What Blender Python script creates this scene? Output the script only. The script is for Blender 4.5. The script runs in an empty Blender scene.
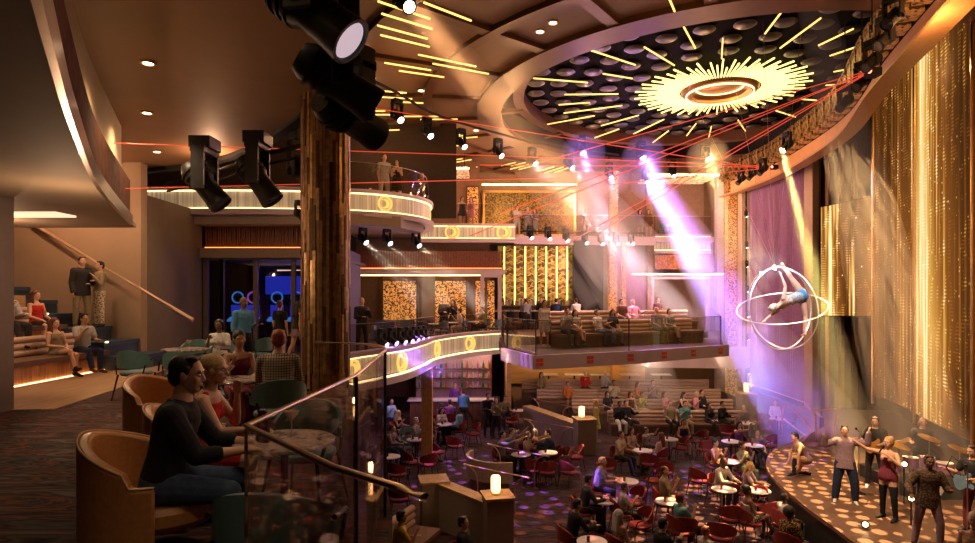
import bpy, bmesh, math, random
from mathutils import Vector, Matrix, Quaternion
R = math.radians
PI = math.pi
random.seed(7)
S = bpy.context.scene
COL = S.collection
F, CX, HZ, CZ = 610.0, 487.5, 298.0, 1.7      # focal length (px), centre column, horizon row, eye height (m)

def P(u, v, Y):
    return Vector(((u - CX) / F * Y, Y, CZ - (v - HZ) / F * Y))
def YZ(v, z):
    return F * (CZ - z) / (v - HZ)
def G(u, v, z=0.0):
    return P(u, v, YZ(v, z))

# ---------------------------------------------------------------- materials
MATS = {}
def M(name, col=(.5, .5, .5), rough=.6, metal=0.0, emit=None, es=1.0, var=.12, scale=12, spec=.4):
    if name in MATS: return MATS[name]
    m = bpy.data.materials.new(name); m.use_nodes = True
    n = m.node_tree.nodes; l = m.node_tree.links
    b = n['Principled BSDF']
    b.inputs['Roughness'].default_value = rough
    b.inputs['Metallic'].default_value = metal
    b.inputs['Specular IOR Level'].default_value = spec
    if emit:
        b.inputs['Base Color'].default_value = (*[c * .5 for c in emit], 1)
        b.inputs['Emission Color'].default_value = (*emit, 1)
        b.inputs['Emission Strength'].default_value = es
    else:
        tc = n.new('ShaderNodeTexCoord'); no = n.new('ShaderNodeTexNoise')
        no.inputs['Scale'].default_value = scale; no.inputs['Detail'].default_value = 2
        r = n.new('ShaderNodeValToRGB')
        r.color_ramp.elements[0].position = .3; r.color_ramp.elements[1].position = .7
        r.color_ramp.elements[0].color = (*[c * (1 - var) for c in col], 1)
        r.color_ramp.elements[1].color = (*[min(1, c * (1 + var)) for c in col], 1)
        l.new(tc.outputs['Object'], no.inputs['Vector']); l.new(no.outputs['Fac'], r.inputs['Fac'])
        l.new(r.outputs['Color'], b.inputs['Base Color'])
    MATS[name] = m
    return m

def nodemat(name):
    m = bpy.data.materials.new(name); m.use_nodes = True
    MATS[name] = m
    return m, m.node_tree.nodes, m.node_tree.links, m.node_tree.nodes['Principled BSDF']

# ---------------------------------------------------------------- mesh builder
def frame_of(d):
    d = d.normalized()
    a = Vector((0, 0, 1)) if abs(d.z) < .95 else Vector((0, 1, 0))
    x = d.cross(a).normalized(); y = x.cross(d).normalized()
    return x, y, d

class MB:
    def __init__(s): s.v = []; s.f = []; s.m = []; s.cur = 0
    def add(s, vs, fs):
        b = len(s.v); s.v += [tuple(x) for x in vs]
        for f in fs: s.f.append([i + b for i in f]); s.m.append(s.cur)
        return s
    def obox(s, c, ax, ay, az):
        c = Vector(c); ax = Vector(ax); ay = Vector(ay); az = Vector(az)
        vs = [c + ax * i + ay * j + az * k for k in (-1, 1) for j in (-1, 1) for i in (-1, 1)]
        return s.add(vs, [(0, 2, 3, 1), (4, 5, 7, 6), (0, 1, 5, 4), (2, 6, 7, 3), (0, 4, 6, 2), (1, 3, 7, 5)])
    def box(s, c, size, rz=0):
        a, b, h = size; cc, ss = math.cos(rz), math.sin(rz)
        return s.obox(c, (cc * a / 2, ss * a / 2, 0), (-ss * b / 2, cc * b / 2, 0), (0, 0, h / 2))
    def rings(s, rings, cap=True, closed=False):
        n = len(rings[0]); vs = [p for r in rings for p in r]; fs = []
        k = len(rings)
        for i in range(k if closed else k - 1):
            a = i * n; b = ((i + 1) % k) * n
            for j in range(n):
                j2 = (j + 1) % n
                fs.append((a + j, a + j2, b + j2, b + j))
        if cap and not closed:
            fs.append(tuple(range(n - 1, -1, -1))); fs.append(tuple((k - 1) * n + j for j in range(n)))
        return s.add(vs, fs)
    def cyl(s, p0, p1, r0, r1=None, n=12, cap=True):
        p0 = Vector(p0); p1 = Vector(p1); r1 = r0 if r1 is None else r1
        x, y, d = frame_of(p1 - p0)
        rg = []
        for p, r in ((p0, r0), (p1, r1)):
            rg.append([p + x * (math.cos(t) * r) + y * (math.sin(t) * r) for t in [2 * PI * i / n for i in range(n)]])
        return s.rings(rg, cap)
    def tube(s, pts, r, n=8, closed=False, radii=None, flat=1.0):
        pts = [Vector(p) for p in pts]; rg = []; k = len(pts); px = None
        for i, p in enumerate(pts):
            if closed: d = pts[(i + 1) % k] - pts[i - 1]
            else: d = pts[min(i + 1, k - 1)] - pts[max(i - 1, 0)]
            d = d.normalized()
            if px is None: x, y, _ = frame_of(d)
            else:
                x = (px - d * px.dot(d))
                x = x.normalized() if x.length > 1e-6 else frame_of(d)[0]
                y = x.cross(d).normalized() * -1
                y = d.cross(x).normalized()
            px = x
            rr = radii[i] if radii else r
            rg.append([p + x * (math.cos(t) * rr) + y * (math.sin(t) * rr * flat) for t in [2 * PI * j / n for j in range(n)]])
        return s.rings(rg, True, closed)
    def lathe(s, prof, n=24, c=(0, 0, 0), axis=None):
        c = Vector(c); x, y, z = Vector((1, 0, 0)), Vector((0, 1, 0)), Vector((0, 0, 1))
        if axis is not None: x, y, z = frame_of(Vector(axis))
        rg = [[c + x * (math.cos(2 * PI * j / n) * max(r, 1e-4)) + y * (math.sin(2 * PI * j / n) * max(r, 1e-4)) + z * h for j in range(n)] for r, h in prof]
        if prof[0] == prof[-1]: return s.rings(rg[:-1], False, True)
        return s.rings(rg, prof[0][0] < .02 or prof[-1][0] < .02)
    def ell(s, c, rad, n=12, m=8, mat=None):
        c = Vector(c); mat = mat or Matrix.Identity(3)
        rg = []
        for i in range(1, m):
            a = PI * i / m
            rg.append([c + mat @ Vector((rad[0] * math.sin(a) * math.cos(2 * PI * j / n), rad[1] * math.sin(a) * math.sin(2 * PI * j / n), -rad[2] * math.cos(a))) for j in range(n)])
        b = len(s.v)
        s.rings(rg, False)
        top = len(s.v); s.v += [tuple(c + mat @ Vector((0, 0, -rad[2]))), tuple(c + mat @ Vector((0, 0, rad[2])))]
        L = b + (m - 2) * n
        for j in range(n):
            j2 = (j + 1) % n
            s.f.append([top, b + j2, b + j]); s.m.append(s.cur)
            s.f.append([top + 1, L + j, L + j2]); s.m.append(s.cur)
        return s
    def prism(s, poly, z0, z1):
        n = len(poly)
        ar = sum(poly[i][0] * poly[(i + 1) % n][1] - poly[(i + 1) % n][0] * poly[i][1] for i in range(n))
        if ar < 0: poly = poly[::-1]
        vs = [(x, y, z0) for x, y in poly] + [(x, y, z1) for x, y in poly]
        fs = [tuple(range(n - 1, -1, -1)), tuple(range(n, 2 * n))]
        for i in range(n):
            j = (i + 1) % n; fs.append((i, j, n + j, n + i))
        return s.add(vs, fs)
    def strip(s, path, z0, z1, th=.05, off=0.0, closed=False):
        """an upright band that follows a plan path; th thick, offset sideways; z0/z1 numbers or lists"""
        n = len(path); pp = [Vector((p[0], p[1])) for p in path]; A = []; B = []
        for i in range(n):
            if closed: d = pp[(i + 1) % n] - pp[i - 1]
            else: d = pp[min(i + 1, n - 1)] - pp[max(i - 1, 0)]
            d.normalize(); nn = Vector((d.y, -d.x))
            A.append(pp[i] + nn * (off - th / 2)); B.append(pp[i] + nn * (off + th / 2))
        rg = []
        for i in range(n):
            a = z0[i] if isinstance(z0, (list, tuple)) else z0
            b = z1[i] if isinstance(z1, (list, tuple)) else z1
            rg.append([(A[i].x, A[i].y, a), (B[i].x, B[i].y, a), (B[i].x, B[i].y, b), (A[i].x, A[i].y, b)])
        return s.rings(rg, True, closed)
    def build(s, name, mat=None, parent=None, smooth=True, loc=None, rz=0, angle=35):
        me = bpy.data.meshes.new(name); me.from_pydata(s.v, [], s.f)
        mats = mat if isinstance(mat, (list, tuple)) else [mat]
        for m in mats: me.materials.append(m)
        if len(mats) > 1:
            me.polygons.foreach_set('material_index', s.m)
        if smooth:
            me.polygons.foreach_set('use_smooth', [True] * len(me.polygons))
            me.set_sharp_from_angle(angle=R(angle))
        me.update()
        bm = bmesh.new(); bm.from_mesh(me); bmesh.ops.recalc_face_normals(bm, faces=bm.faces); bm.to_mesh(me); bm.free()
        o = bpy.data.objects.new(name, me); COL.objects.link(o)
        if parent is not None: o.parent = parent
        if loc is not None: o.location = loc
        if rz: o.rotation_euler.z = rz
        return o

def empty(name, loc=(0, 0, 0), rz=0):
    o = bpy.data.objects.new(name, None); COL.objects.link(o)
    o.empty_display_size = .1; o.location = loc; o.rotation_euler.z = rz
    return o
def tag(o, label=None, cat=None, group=None, kind=None):
    if label: o['label'] = label
    if cat: o['category'] = cat
    if group: o['group'] = group
    if kind: o['kind'] = kind
    return o
def struct(name, mb, mat, smooth=False, **k):
    return tag(mb.build(name, mat, smooth=smooth, **k), kind='structure')
KIDS = {}
def kids(o):
    return [c for c in o.children]
def dup(o, loc=None, rz=None, label=None, group=None, parent=None, scale=None):
    c = o.copy(); COL.objects.link(c)
    if parent is not None: c.parent = parent
    if loc is not None: c.location = loc
    if rz is not None: c.rotation_euler.z = rz
    if scale is not None: c.scale = scale
    if label: c['label'] = label
    if group: c['group'] = group
    for ch in o.children: dup(ch, parent=c)
    return c

def smoothpath(pts, per=6, closed=False):
    """Catmull-Rom through the points"""
    pts = [Vector(p) for p in pts]; out = []; n = len(pts)
    for i in range(n if closed else n - 1):
        if closed: a, b, c, d = pts[i - 1], pts[i], pts[(i + 1) % n], pts[(i + 2) % n]
        else: a, b, c, d = pts[max(i - 1, 0)], pts[i], pts[i + 1], pts[min(i + 2, n - 1)]
        for k in range(per):
            t = k / per
            out.append(.5 * ((2 * b) + (-a + c) * t + (2 * a - 5 * b + 4 * c - d) * t * t + (-a + 3 * b - 3 * c + d) * t ** 3))
    if not closed: out.append(pts[-1])
    return out
def arc(cx, cy, r, a0, a1, n=24):
    return [(cx + r * math.cos(R(a0 + (a1 - a0) * i / n)), cy + r * math.sin(R(a0 + (a1 - a0) * i / n))) for i in range(n + 1)]
# ---------------------------------------------------------------- people
def remesh(mb, vox, smooth=3):
    me = bpy.data.meshes.new('tmp'); me.from_pydata(mb.v, [], mb.f); me.update()
    o = bpy.data.objects.new('tmp', me); COL.objects.link(o)
    m = o.modifiers.new('r', 'REMESH'); m.mode = 'VOXEL'; m.voxel_size = vox; m.use_smooth_shade = True
    if smooth:
        s = o.modifiers.new('s', 'SMOOTH'); s.factor = .5; s.iterations = smooth
    dg = bpy.context.evaluated_depsgraph_get()
    out = bpy.data.meshes.new_from_object(o.evaluated_get(dg))
    bpy.data.objects.remove(o); bpy.data.meshes.remove(me)
    out.polygons.foreach_set('use_smooth', [True] * len(out.polygons))
    return out
def cap(mb, a, ra, b, rb, n=12):
    a = Vector(a); b = Vector(b)
    if (b - a).length < 1e-5: return mb.ell(a, (ra,) * 3)
    x, y, d = frame_of(b - a); rg = []
    prof = [(ra, -ra * math.cos(t), math.sin(t)) for t in (0.05, .5, 1.0)]
    L = (b - a).length
    rows = [(-ra * math.cos(t), ra * math.sin(t)) for t in (.15, .6, 1.1, PI / 2)] + [(L + rb * math.sin(t), rb * math.cos(t)) for t in (0, .5, 1.0, 1.42)]
    for h, r in rows:
        rg.append([a + d * h + x * (math.cos(2 * PI * j / n) * r) + y * (math.sin(2 * PI * j / n) * r) for j in range(n)])
    return mb.rings(rg, True)

# pose: pelvis height, lean (deg forward), side lean, twist; arm/leg = (upper dir, lower dir) with x outward, y forward, z up; head (yaw, pitch)
LD = ((.13, 1, -.06), (.02, -.08, -1))
POSES = {
 'sit':      dict(z=.555, lean=-3, arms=(((.22, .25, -1), (-.3, .9, -.28)),) * 2, legs=(LD, LD)),
 'sit_talk': dict(z=.555, lean=6, arms=(((.22, .35, -1), (-.3, .9, .1)), ((.25, .5, -.8), (-.3, .5, .7))), legs=(LD, ((.1, 1, -.02), (0, .35, -1)))),
 'sit_table':dict(z=.555, lean=13, arms=(((.18, .6, -.85), (-.35, 1, .1)),) * 2, legs=(LD, LD)),
 'sit_cross':dict(z=.555, lean=-7, arms=(((.25, .2, -1), (-.5, .8, -.2)), ((.25, .3, -1), (-.5, .8, -.1))), legs=(LD, ((-.22, 1, .16), (-.1, .35, -1)))),
 'sit_back': dict(z=.555, lean=-14, arms=(((.6, .1, -.7), (.2, .8, .3)), ((.25, .3, -1), (-.4, .9, -.1))), legs=(((.2, 1, -.05), (.0, .3, -1)), LD)),
 'sit_cheer':dict(z=.555, lean=4, arms=(((.35, .8, .3), (-.1, .6, .8)), ((.3, .8, .05), (-.1, .9, .5))), legs=(LD, LD)),
 'sit_phone':dict(z=.555, lean=0, arms=(((.3, .5, -.7), (-.2, .45, .95)), ((.3, .5, -.7), (-.2, .45, .95))), legs=(LD, LD)),
 'stand':    dict(z=.93, lean=0, arms=(((.16, 0, -1), (.02, .25, -1)),) * 2, legs=(((.06, .03, -1), (.02, -.02, -1)),) * 2),
 'stand_hand':dict(z=.93, lean=2, arms=(((.18, .1, -1), (-.3, .9, .15)), ((.18, -.05, -1), (.0, .3, -1))), legs=(((.08, .06, -1), (.02, -.06, -1)), ((.08, .0, -1), (.03, -.04, -1)))),
 'stand_walk':dict(z=.91, lean=3, arms=(((.15, .3, -1), (.0, .6, -1)), ((.15, -.3, -1), (.0, .1, -1))), legs=(((.04, -.25, -1), (.02, -.5, -1)), ((.04, .35, -1), (.0, -.08, -1)))),
 'stand_drink':dict(z=.93, lean=-2, arms=(((.25, .35, -.9), (-.4, .5, .85)), ((.2, .2, -1), (-.6, .8, .1))), legs=(((.09, .04, -1), (.03, -.02, -1)),) * 2),
 'stand_lean':dict(z=.92, lean=14, arms=(((.2, .5, -.9), (-.2, 1, -.1)),) * 2, legs=(((.07, .0, -1), (.02, -.05, -1)),) * 2),
 'dance_up': dict(z=.90, lean=-10, arms=(((.8, .25, .05), (.05, .2, 1)), ((.7, .35, -.25), (.0, .35, 1))), legs=(((.22, .12, -1), (.05, -.12, -1)), ((.16, .05, -1), (.1, -.1, -1))), head=(0, 14)),
 'kneel':    dict(z=.50, lean=30, arms=(((.35, .55, -.8), (.1, .1, -1)), ((.3, .3, -1), (.1, .2, -1))), legs=(((.15, .95, .25), (.05, .1, -1)), ((.12, .45, -.9), (.1, -1, -.12))), head=(0, -4)),
 'sing':     dict(z=.93, lean=-4, arms=(((.5, .55, -.5), (-.95, .25, .75)), ((1, .3, .1), (.6, .5, .55))), legs=(((.12, .1, -1), (.02, -.1, -1)), ((.06, -.05, -1), (.06, -.1, -1)))),
 'guitar':   dict(z=.93, lean=5, arms=(((.35, -.1, -.9), (-.55, .75, .0)), ((.4, .3, -.9), (.25, .8, .35))), legs=(((.12, .02, -1), (.04, -.02, -1)),) * 2, head=(-15, -10)),
 'drum':     dict(z=.62, lean=8, arms=(((.4, .4, -.8), (-.1, .95, .1)),) * 2, legs=(((.4, 1, -.2), (.0, -.05, -1)),) * 2),
 'swagger':  dict(z=.92, lean=4, arms=(((.45, .15, -.9), (-.2, .9, .25)), ((.55, .0, -.8), (.1, .6, -.2))), legs=(((.2, .15, -1), (.05, -.1, -1)), ((.16, -.05, -1), (.1, -.1, -1)))),
 'fg_man':   dict(z=.56, lean=12, arms=(((.14, .62, -.86), (-.22, 1, -.08)), ((.16, .55, -.86), (-.34, 1, .02))), legs=(LD, ((.2, 1, -.05), (.02, .12, -1))), head=(0, -3)),
 'fg_woman': dict(z=.56, lean=14, arms=(((.10, .6, -.8), (-.30, .12, 1)), ((.16, .55, -.86), (-.25, 1, .02))), legs=(LD, LD), head=(0, 0)),
}
FEM = .945
class Sk: pass
def skeleton(pose, sex):
    p = POSES[pose]; k = FEM if sex == 'f' else 1.0; s = Sk(); s.k = k; s.sex = sex
    pel = Vector((0, 0, p['z'])); ln = R(p['lean'])
    Z = Vector((R(p.get('side', 0)), math.sin(ln), math.cos(ln))).normalized()
    X = Vector((1, 0, 0)); X = (X - Z * X.dot(Z)).normalized(); Y = Z.cross(X)
    s.pel, s.X, s.Y, s.Z = pel, X, Y, Z
    s.sp = lambda t, x=0, y=0: pel + Z * t + X * x + Y * y
    w = .168 if sex == 'm' else .146
    s.sh = [s.sp(.44, -w), s.sp(.44, w)]
    hw = .088
    s.hip = [pel + Vector((-hw, 0, -.02)), pel + Vector((hw, 0, -.02))]
    s.el, s.wr, s.hd, s.kn, s.an = [], [], [], [], []
    for i, sg in enumerate((-1, 1)):
        u, f = p['arms'][i]
        u = Vector((u[0] * sg, u[1], u[2])).normalized(); f = Vector((f[0] * sg, f[1], f[2])).normalized()
        e = s.sh[i] + u * .285; wq = e + f * .245
        s.el.append(e); s.wr.append(wq); s.hd.append(f)
        a, b = p['legs'][i]
        a = Vector((a[0] * sg, a[1], a[2])).normalized(); b = Vector((b[0] * sg, b[1], b[2])).normalized()
        kk = s.hip[i] + a * .43; s.kn.append(kk); s.an.append(kk + b * .41)
    yaw, pit = p.get('head', (0, 0))
    zl = (Z + Vector((0, 0, 1)) * .8).normalized()
    s.neck = s.sp(.50); s.head = s.sp(.53) + zl * .143 + Vector((0, .015, 0))
    hm = Matrix.Rotation(R(yaw), 3, 'Z') @ Matrix.Rotation(R(pit - p['lean'] * .35), 3, 'X')
    s.hm = hm
    s.H = lambda x, y, z: s.head + hm @ Vector((x, y, z))
    # shift so the feet touch the ground for standing poses
    return s
def ringat(s, t, rx, ry, yo=0, n=20):
    return [s.sp(t, rx * math.cos(2 * PI * j / n), yo + ry * math.sin(2 * PI * j / n)) for j in range(n)]
def torso(mb, s, g=0.0, t0=-.12, t1=.56, extra=0.0):
    if s.sex == 'm': prof = [(-.12, .10, .09), (-.06, .155, .115), (.04, .165, .118), (.16, .150, .108), (.26, .155, .110), (.36, .172, .118), (.43, .178, .112), (.475, .150, .092), (.51, .075, .066), (.56, .055, .055)]
    else: prof = [(-.12, .10, .10), (-.06, .165, .125), (.02, .170, .120), (.14, .125, .095), (.20, .122, .092), (.30, .140, .108), (.37, .148, .115), (.43, .150, .098), (.475, .128, .080), (.51, .065, .056), (.56, .046, .048)]
    rg = [ringat(s, t, a + g, b + g) for t, a, b in prof if t0 - 1e-6 <= t <= t1 + 1e-6]
    mb.rings(rg, True)
    if s.sex == 'f' and t1 > .4:
        for x in (-.062, .062): mb.ell(s.sp(.335, x, .075), (.062 + g * .7, .055 + g * .7, .062 + g * .7))
    elif t1 > .4:
        for x in (-.075, .075): mb.ell(s.sp(.37, x, .07), (.07 + g * .6, .045 + g * .6, .05 + g * .6))
def foot_dir(s, i):
    d = s.kn[i] - s.hip[i]; sh = (s.an[i] - s.kn[i]).normalized()
    f = Vector((0, 1, 0)) - sh * sh.y
    if f.length < .3: f = Vector((0, 0, -1))
    f.normalize()
    if s.an[i].z < .2: f = Vector((f.x + (-.12 if i == 0 else .12), f.y, min(f.z, 0) * .3)).normalized()
    return f
def body_mb(s, hi):
    mb = MB(); k = .9 if s.sex == 'f' else 1.0
    torso(mb, s)
    nk = .052 * k
    cap(mb, s.sp(.47), nk * 1.15, s.H(0, -.015, -.075), nk)
    # head
    mb.ell(s.H(0, -.008, .02), (.074, .094, .098), 18, 12, s.hm)
    mb.ell(s.H(0, .018, -.035), (.062, .072, .078), 16, 10, s.hm)
    mb.ell(s.H(0, .050, -.085), (.032, .032, .028), 12, 8, s.hm)
    cap(mb, s.H(0, .082, .012), .009, s.H(0, .099, -.022), .0125)
    cap(mb, s.H(-.035, .078, .028), .013, s.H(.035, .078, .028), .013)
    mb.ell(s.H(0, .078, -.056), (.026, .014, .013), 10, 6, s.hm)
    for x in (-1, 1):
        mb.ell(s.H(x * .038, .058, -.022), (.024, .022, .026), 10, 6, s.hm)
        mb.ell(s.H(x * .077, -.005, -.005), (.011, .019, .031), 10, 8, s.hm)
    for i in (0, 1):
        sg = -1 if i == 0 else 1
        cap(mb, s.sp(.43, sg * .10), .07 * k, s.sh[i], .062 * k)
        cap(mb, s.sh[i], .06 * k, s.sh[i].lerp(s.el[i], .45), .05 * k)
        cap(mb, s.sh[i].lerp(s.el[i], .45), .05 * k, s.el[i], .038 * k)
        cap(mb, s.el[i], .039 * k, s.el[i].lerp(s.wr[i], .3), .041 * k); cap(mb, s.el[i].lerp(s.wr[i], .3), .041 * k, s.wr[i], .026 * k)
        hand(mb, s, i, k)
        hp, kn, an = s.hip[i], s.kn[i], s.an[i]
        cap(mb, hp, .092, hp.lerp(kn, .5), .075); cap(mb, hp.lerp(kn, .5), .075, kn, .055)
        cv = kn.lerp(an, .3) - (foot_dir(s, i) * .015)
        cap(mb, kn, .053, cv, .053); cap(mb, cv, .053, kn.lerp(an, .62), .043); cap(mb, kn.lerp(an, .62), .043, an, .034)
        f = foot_dir(s, i)
        cap(mb, an + Vector((0, 0, -.025)) - f * .03, .034, an + f * .12 + Vector((0, 0, -.05)), .030); cap(mb, an + f * .12 + Vector((0, 0, -.05)), .030, an + f * .18 + Vector((0, 0, -.058)), .022)
    return mb
def hand(mb, s, i, k):
    sg = -1 if i == 0 else 1
    d = s.hd[i].normalized(); w = s.wr[i]
    side = d.cross(Vector((0, 0, 1)))
    side = side.normalized() if side.length > .25 else Vector((0, 1, 0)).cross(d).normalized() * -1
    if abs(d.z) > .8: side = Vector((0, 1, 0)) - d * d.y; side.normalize()
    nrm = side.cross(d).normalized()
    if nrm.z > 0: nrm = -nrm            # palm side faces down / in
    inw = side if side.x * sg < 0 else -side
    c = w + d * .05
    m = Matrix((inw, d, nrm)).transposed()
    mb.ell(c, (.040 * k, .052, .017), 12, 8, m)
    for q, L in ((-.030, .060), (-.010, .072), (.011, .068), (.031, .056)):
        q2 = -q
        b = w + d * .082 + inw * (q2 * k)
        sp = inw * (q2 * .45)
        e1 = b + (d + sp * 4).normalized() * L * .5 + nrm * .006
        e2 = e1 + (d * .75 + nrm * .55 + sp * 3).normalized() * L * .5
        cap(mb, b - d * .02, .0095, e1, .0085, 8); cap(mb, e1, .0085, e2, .0065, 8)
    t0 = w + d * .03 + inw * .028
    t1 = t0 + (inw * .8 + d * .6 + nrm * .3).normalized() * .035
    t2 = t1 + (inw * .25 + d * .9 + nrm * .4).normalized() * .03
    cap(mb, t0, .013, t1, .0105, 8); cap(mb, t1, .0105, t2, .0085, 8)

def top_mb(s, kind):
    mb = MB(); k = .9 if s.sex == 'f' else 1.0; g = .014
    if kind == 'jacket': g = .026
    if kind == 'baggy': g = .030
    t1 = {'strapless': .37, 'tank': .43, 'corset': .37}.get(kind, .475 if s.sex == 'm' else .475)
    torso(mb, s, g, -.12 if kind != 'corset' else -.12, t1)
    if kind in ('strapless', 'corset'): return mb
    if kind == 'tank':
        for sg in (-1, 1):
            cap(mb, s.sp(.40, sg * .085, .06), .03, s.sp(.485, sg * .088, 0), .026); cap(mb, s.sp(.485, sg * .088, 0), .026, s.sp(.40, sg * .085, -.06), .03)
        return mb
    mb.rings([ringat(s, .46, .13 * k + g, .085 * k + g), ringat(s, .497, .088 * k + g, .070 * k + g), ringat(s, .515, .074 * k + g, .064 * k + g)], True)
    for i in (0, 1):
        sg = -1 if i == 0 else 1
        cap(mb, s.sp(.445, sg * .045), .072 * k + g, s.sp(.43, sg * .115), .070 * k + g)
        cap(mb, s.sp(.43, sg * .10), .07 * k + g, s.sh[i], .062 * k + g)
        if kind == 'tshirt':
            cap(mb, s.sh[i], .062 * k + g, s.sh[i].lerp(s.el[i], .6), .052 * k + g)
            continue
        cap(mb, s.sh[i], .06 * k + g, s.sh[i].lerp(s.el[i], .45), .052 * k + g); cap(mb, s.sh[i].lerp(s.el[i], .45), .052 * k + g, s.el[i], .042 * k + g)
        e = {'roll': .35, '34': .45}.get(kind, .93)
        cap(mb, s.el[i], .042 * k + g, s.el[i].lerp(s.wr[i], e), (.033 if e > .9 else .040) * k + g * .8)
    if kind in ('jacket', 'baggy'):
        mb.rings([ringat(s, -.16 if s.kn[0].y < .3 else -.1, .178 + g, .12 + g), ringat(s, .05, .168 + g, .122 + g)], True)
    return mb
def bottom_mb(s, kind):
    mb = MB(); g = .012
    if kind == 'baggy': g = .032
    torso(mb, s, min(g, .012) + .004, -.12, .04)
    if kind in ('skirt', 'mini', 'longskirt'):
        fr = {'skirt': .85, 'mini': .45, 'longskirt': 1.0}[kind]
        if s.kn[0].y > .25:
            for i in (0, 1): cap(mb, s.hip[i], .105, s.hip[i].lerp(s.kn[i], fr), .082)
            cap(mb, (s.hip[0] + s.hip[1]) / 2, .10, (s.hip[0] + s.hip[1]) / 2 + ((s.kn[0] + s.kn[1]) - (s.hip[0] + s.hip[1])) / 2 * fr, .075)
            if kind == 'longskirt':
                for i in (0, 1): cap(mb, s.kn[i], .085, s.kn[i].lerp(s.an[i], .75), .11)
                m0 = (s.kn[0] + s.kn[1]) / 2; cap(mb, m0, .08, m0 + (s.an[0] - s.kn[0]) * .75, .1)
        else:
            c = (s.kn[0] + s.kn[1]) / 2; p = s.pel
            e = p.lerp(c, fr) if kind != 'longskirt' else c.lerp((s.an[0] + s.an[1]) / 2, .5)
            n = 24; rg = []
            for t, rx, ry in ((0, .18, .135), (.35, .20, .16), (1, .225, .19)):
                q = p.lerp(e, t); rg.append([q + Vector((rx * math.cos(2 * PI * j / n) * (1 + .03 * math.cos(8 * PI * j / n)), ry * math.sin(2 * PI * j / n), 0)) for j in range(n)])
            mb.rings(rg, True)
        return mb
    for i in (0, 1):
        hp, kn, an = s.hip[i], s.kn[i], s.an[i]
        if kind == 'shorts':
            cap(mb, hp, .095 + g, hp.lerp(kn, .6), .078 + g); continue
        if kind == 'brief': cap(mb, hp, .095 + g, hp.lerp(kn, .12), .09 + g); continue
        cap(mb, hp, .092 + g, hp.lerp(kn, .5), .077 + g); cap(mb, hp.lerp(kn, .5), .077 + g, kn, .058 + g)
        if kind == 'capri': continue
        cap(mb, kn, .058 + g, kn.lerp(an, .4), .056 + g); cap(mb, kn.lerp(an, .4), .056 + g, kn.lerp(an, .95), .044 + g)
    return mb
def shoes_mb(s, kind):
    mb = MB()
    for i in (0, 1):
        an = s.an[i]; f = foot_dir(s, i)
        cap(mb, an + Vector((0, 0, -.03)) - f * .035, .045, an + f * .13 + Vector((0, 0, -.052)), .038); cap(mb, an + f * .13 + Vector((0, 0, -.052)), .038, an + f * .19 + Vector((0, 0, -.058)), .028)
        cap(mb, an + Vector((0, 0, .02)), .044, an + Vector((0, 0, -.03)), .044)
        if kind == 'boots': cap(mb, s.kn[i].lerp(an, .15), .062, an, .048)
        if kind == 'thigh': cap(mb, s.kn[i], .066, an, .048); cap(mb, s.hip[i].lerp(s.kn[i], .55), .086, s.kn[i], .066)
        if kind == 'heels': cap(mb, an + Vector((0, 0, -.05)) - f * .04, .012, an + Vector((0, 0, -.085)) - f * .045, .008)
    return mb
def hair_mb(s, kind):
    mb = MB()
    if kind == 'hat':
        mb.lathe([(.001, .02), (.17, .02), (.172, .035), (.1, .045), (.095, .12), (.07, .135), (.001, .135)], 24, s.H(0, -.01, .03), s.hm @ Vector((0, 0, 1)))
        mb.ell(s.H(0, -.03, .0), (.082, .085, .09), 16, 10, s.hm); return mb
    e = .0 if kind in ('short', 'buzz') else .008
    b = -.01 if kind == 'buzz' else 0
    mb.ell(s.H(0, -.026, .040), (.080 + e + b, .095 + e + b, .088 + e + b), 18, 12, s.hm)
    mb.ell(s.H(0, -.055, -.01), (.076 + e + b, .060 + e + b, .075 + e), 16, 10, s.hm)
    if kind == 'short':
        for x in (-.045, -.015, .02, .05): mb.ell(s.H(x, .026, .104), (.026, .034, .018), 10, 6, s.hm)
        for x in (-1, 1): mb.ell(s.H(x * .074, .005, .03), (.012, .022, .032), 8, 6, s.hm)
    if kind in ('long', 'wavy'):
        for x in (-1, 1):
            cap(mb, s.H(x * .062, .015, .06), .030, s.H(x * .078, -.01, -.06), .026)
            cap(mb, s.H(x * .078, -.01, -.06), .026, s.sp(.40, x * .09, .045), .022 if kind == 'long' else .032)
        for x in (-.055, 0, .055):
            cap(mb, s.H(x, -.075, .02), .045, s.sp(.36, x * 1.2, -.115), .034)
    if kind == 'bob':
        for x in (-1, 1): cap(mb, s.H(x * .066, .0, .05), .032, s.H(x * .074, -.015, -.075), .028)
        cap(mb, s.H(0, -.07, .02), .06, s.H(0, -.07, -.07), .05)
    if kind == 'bun': mb.ell(s.H(0, -.10, .09), (.045, .045, .045))
    if kind == 'pony':
        cap(mb, s.H(0, -.11, .06), .03, s.H(0, -.14, -.06), .03); cap(mb, s.H(0, -.14, -.06), .03, s.sp(.38, 0, -.13), .018)
    if kind == 'afro': mb.ell(s.H(0, -.03, .055), (.125, .13, .12), 20, 14, s.hm)
    if kind == 'mohawk':
        for y in (-.08, -.03, .03): mb.ell(s.H(0, y, .13), (.03, .04, .05))
    return mb
TM = {}
HI = {'fg_man', 'fg_woman'}
MID = {'dance_up', 'kneel', 'sing', 'guitar', 'drum', 'swagger', 'aerial'}
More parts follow.
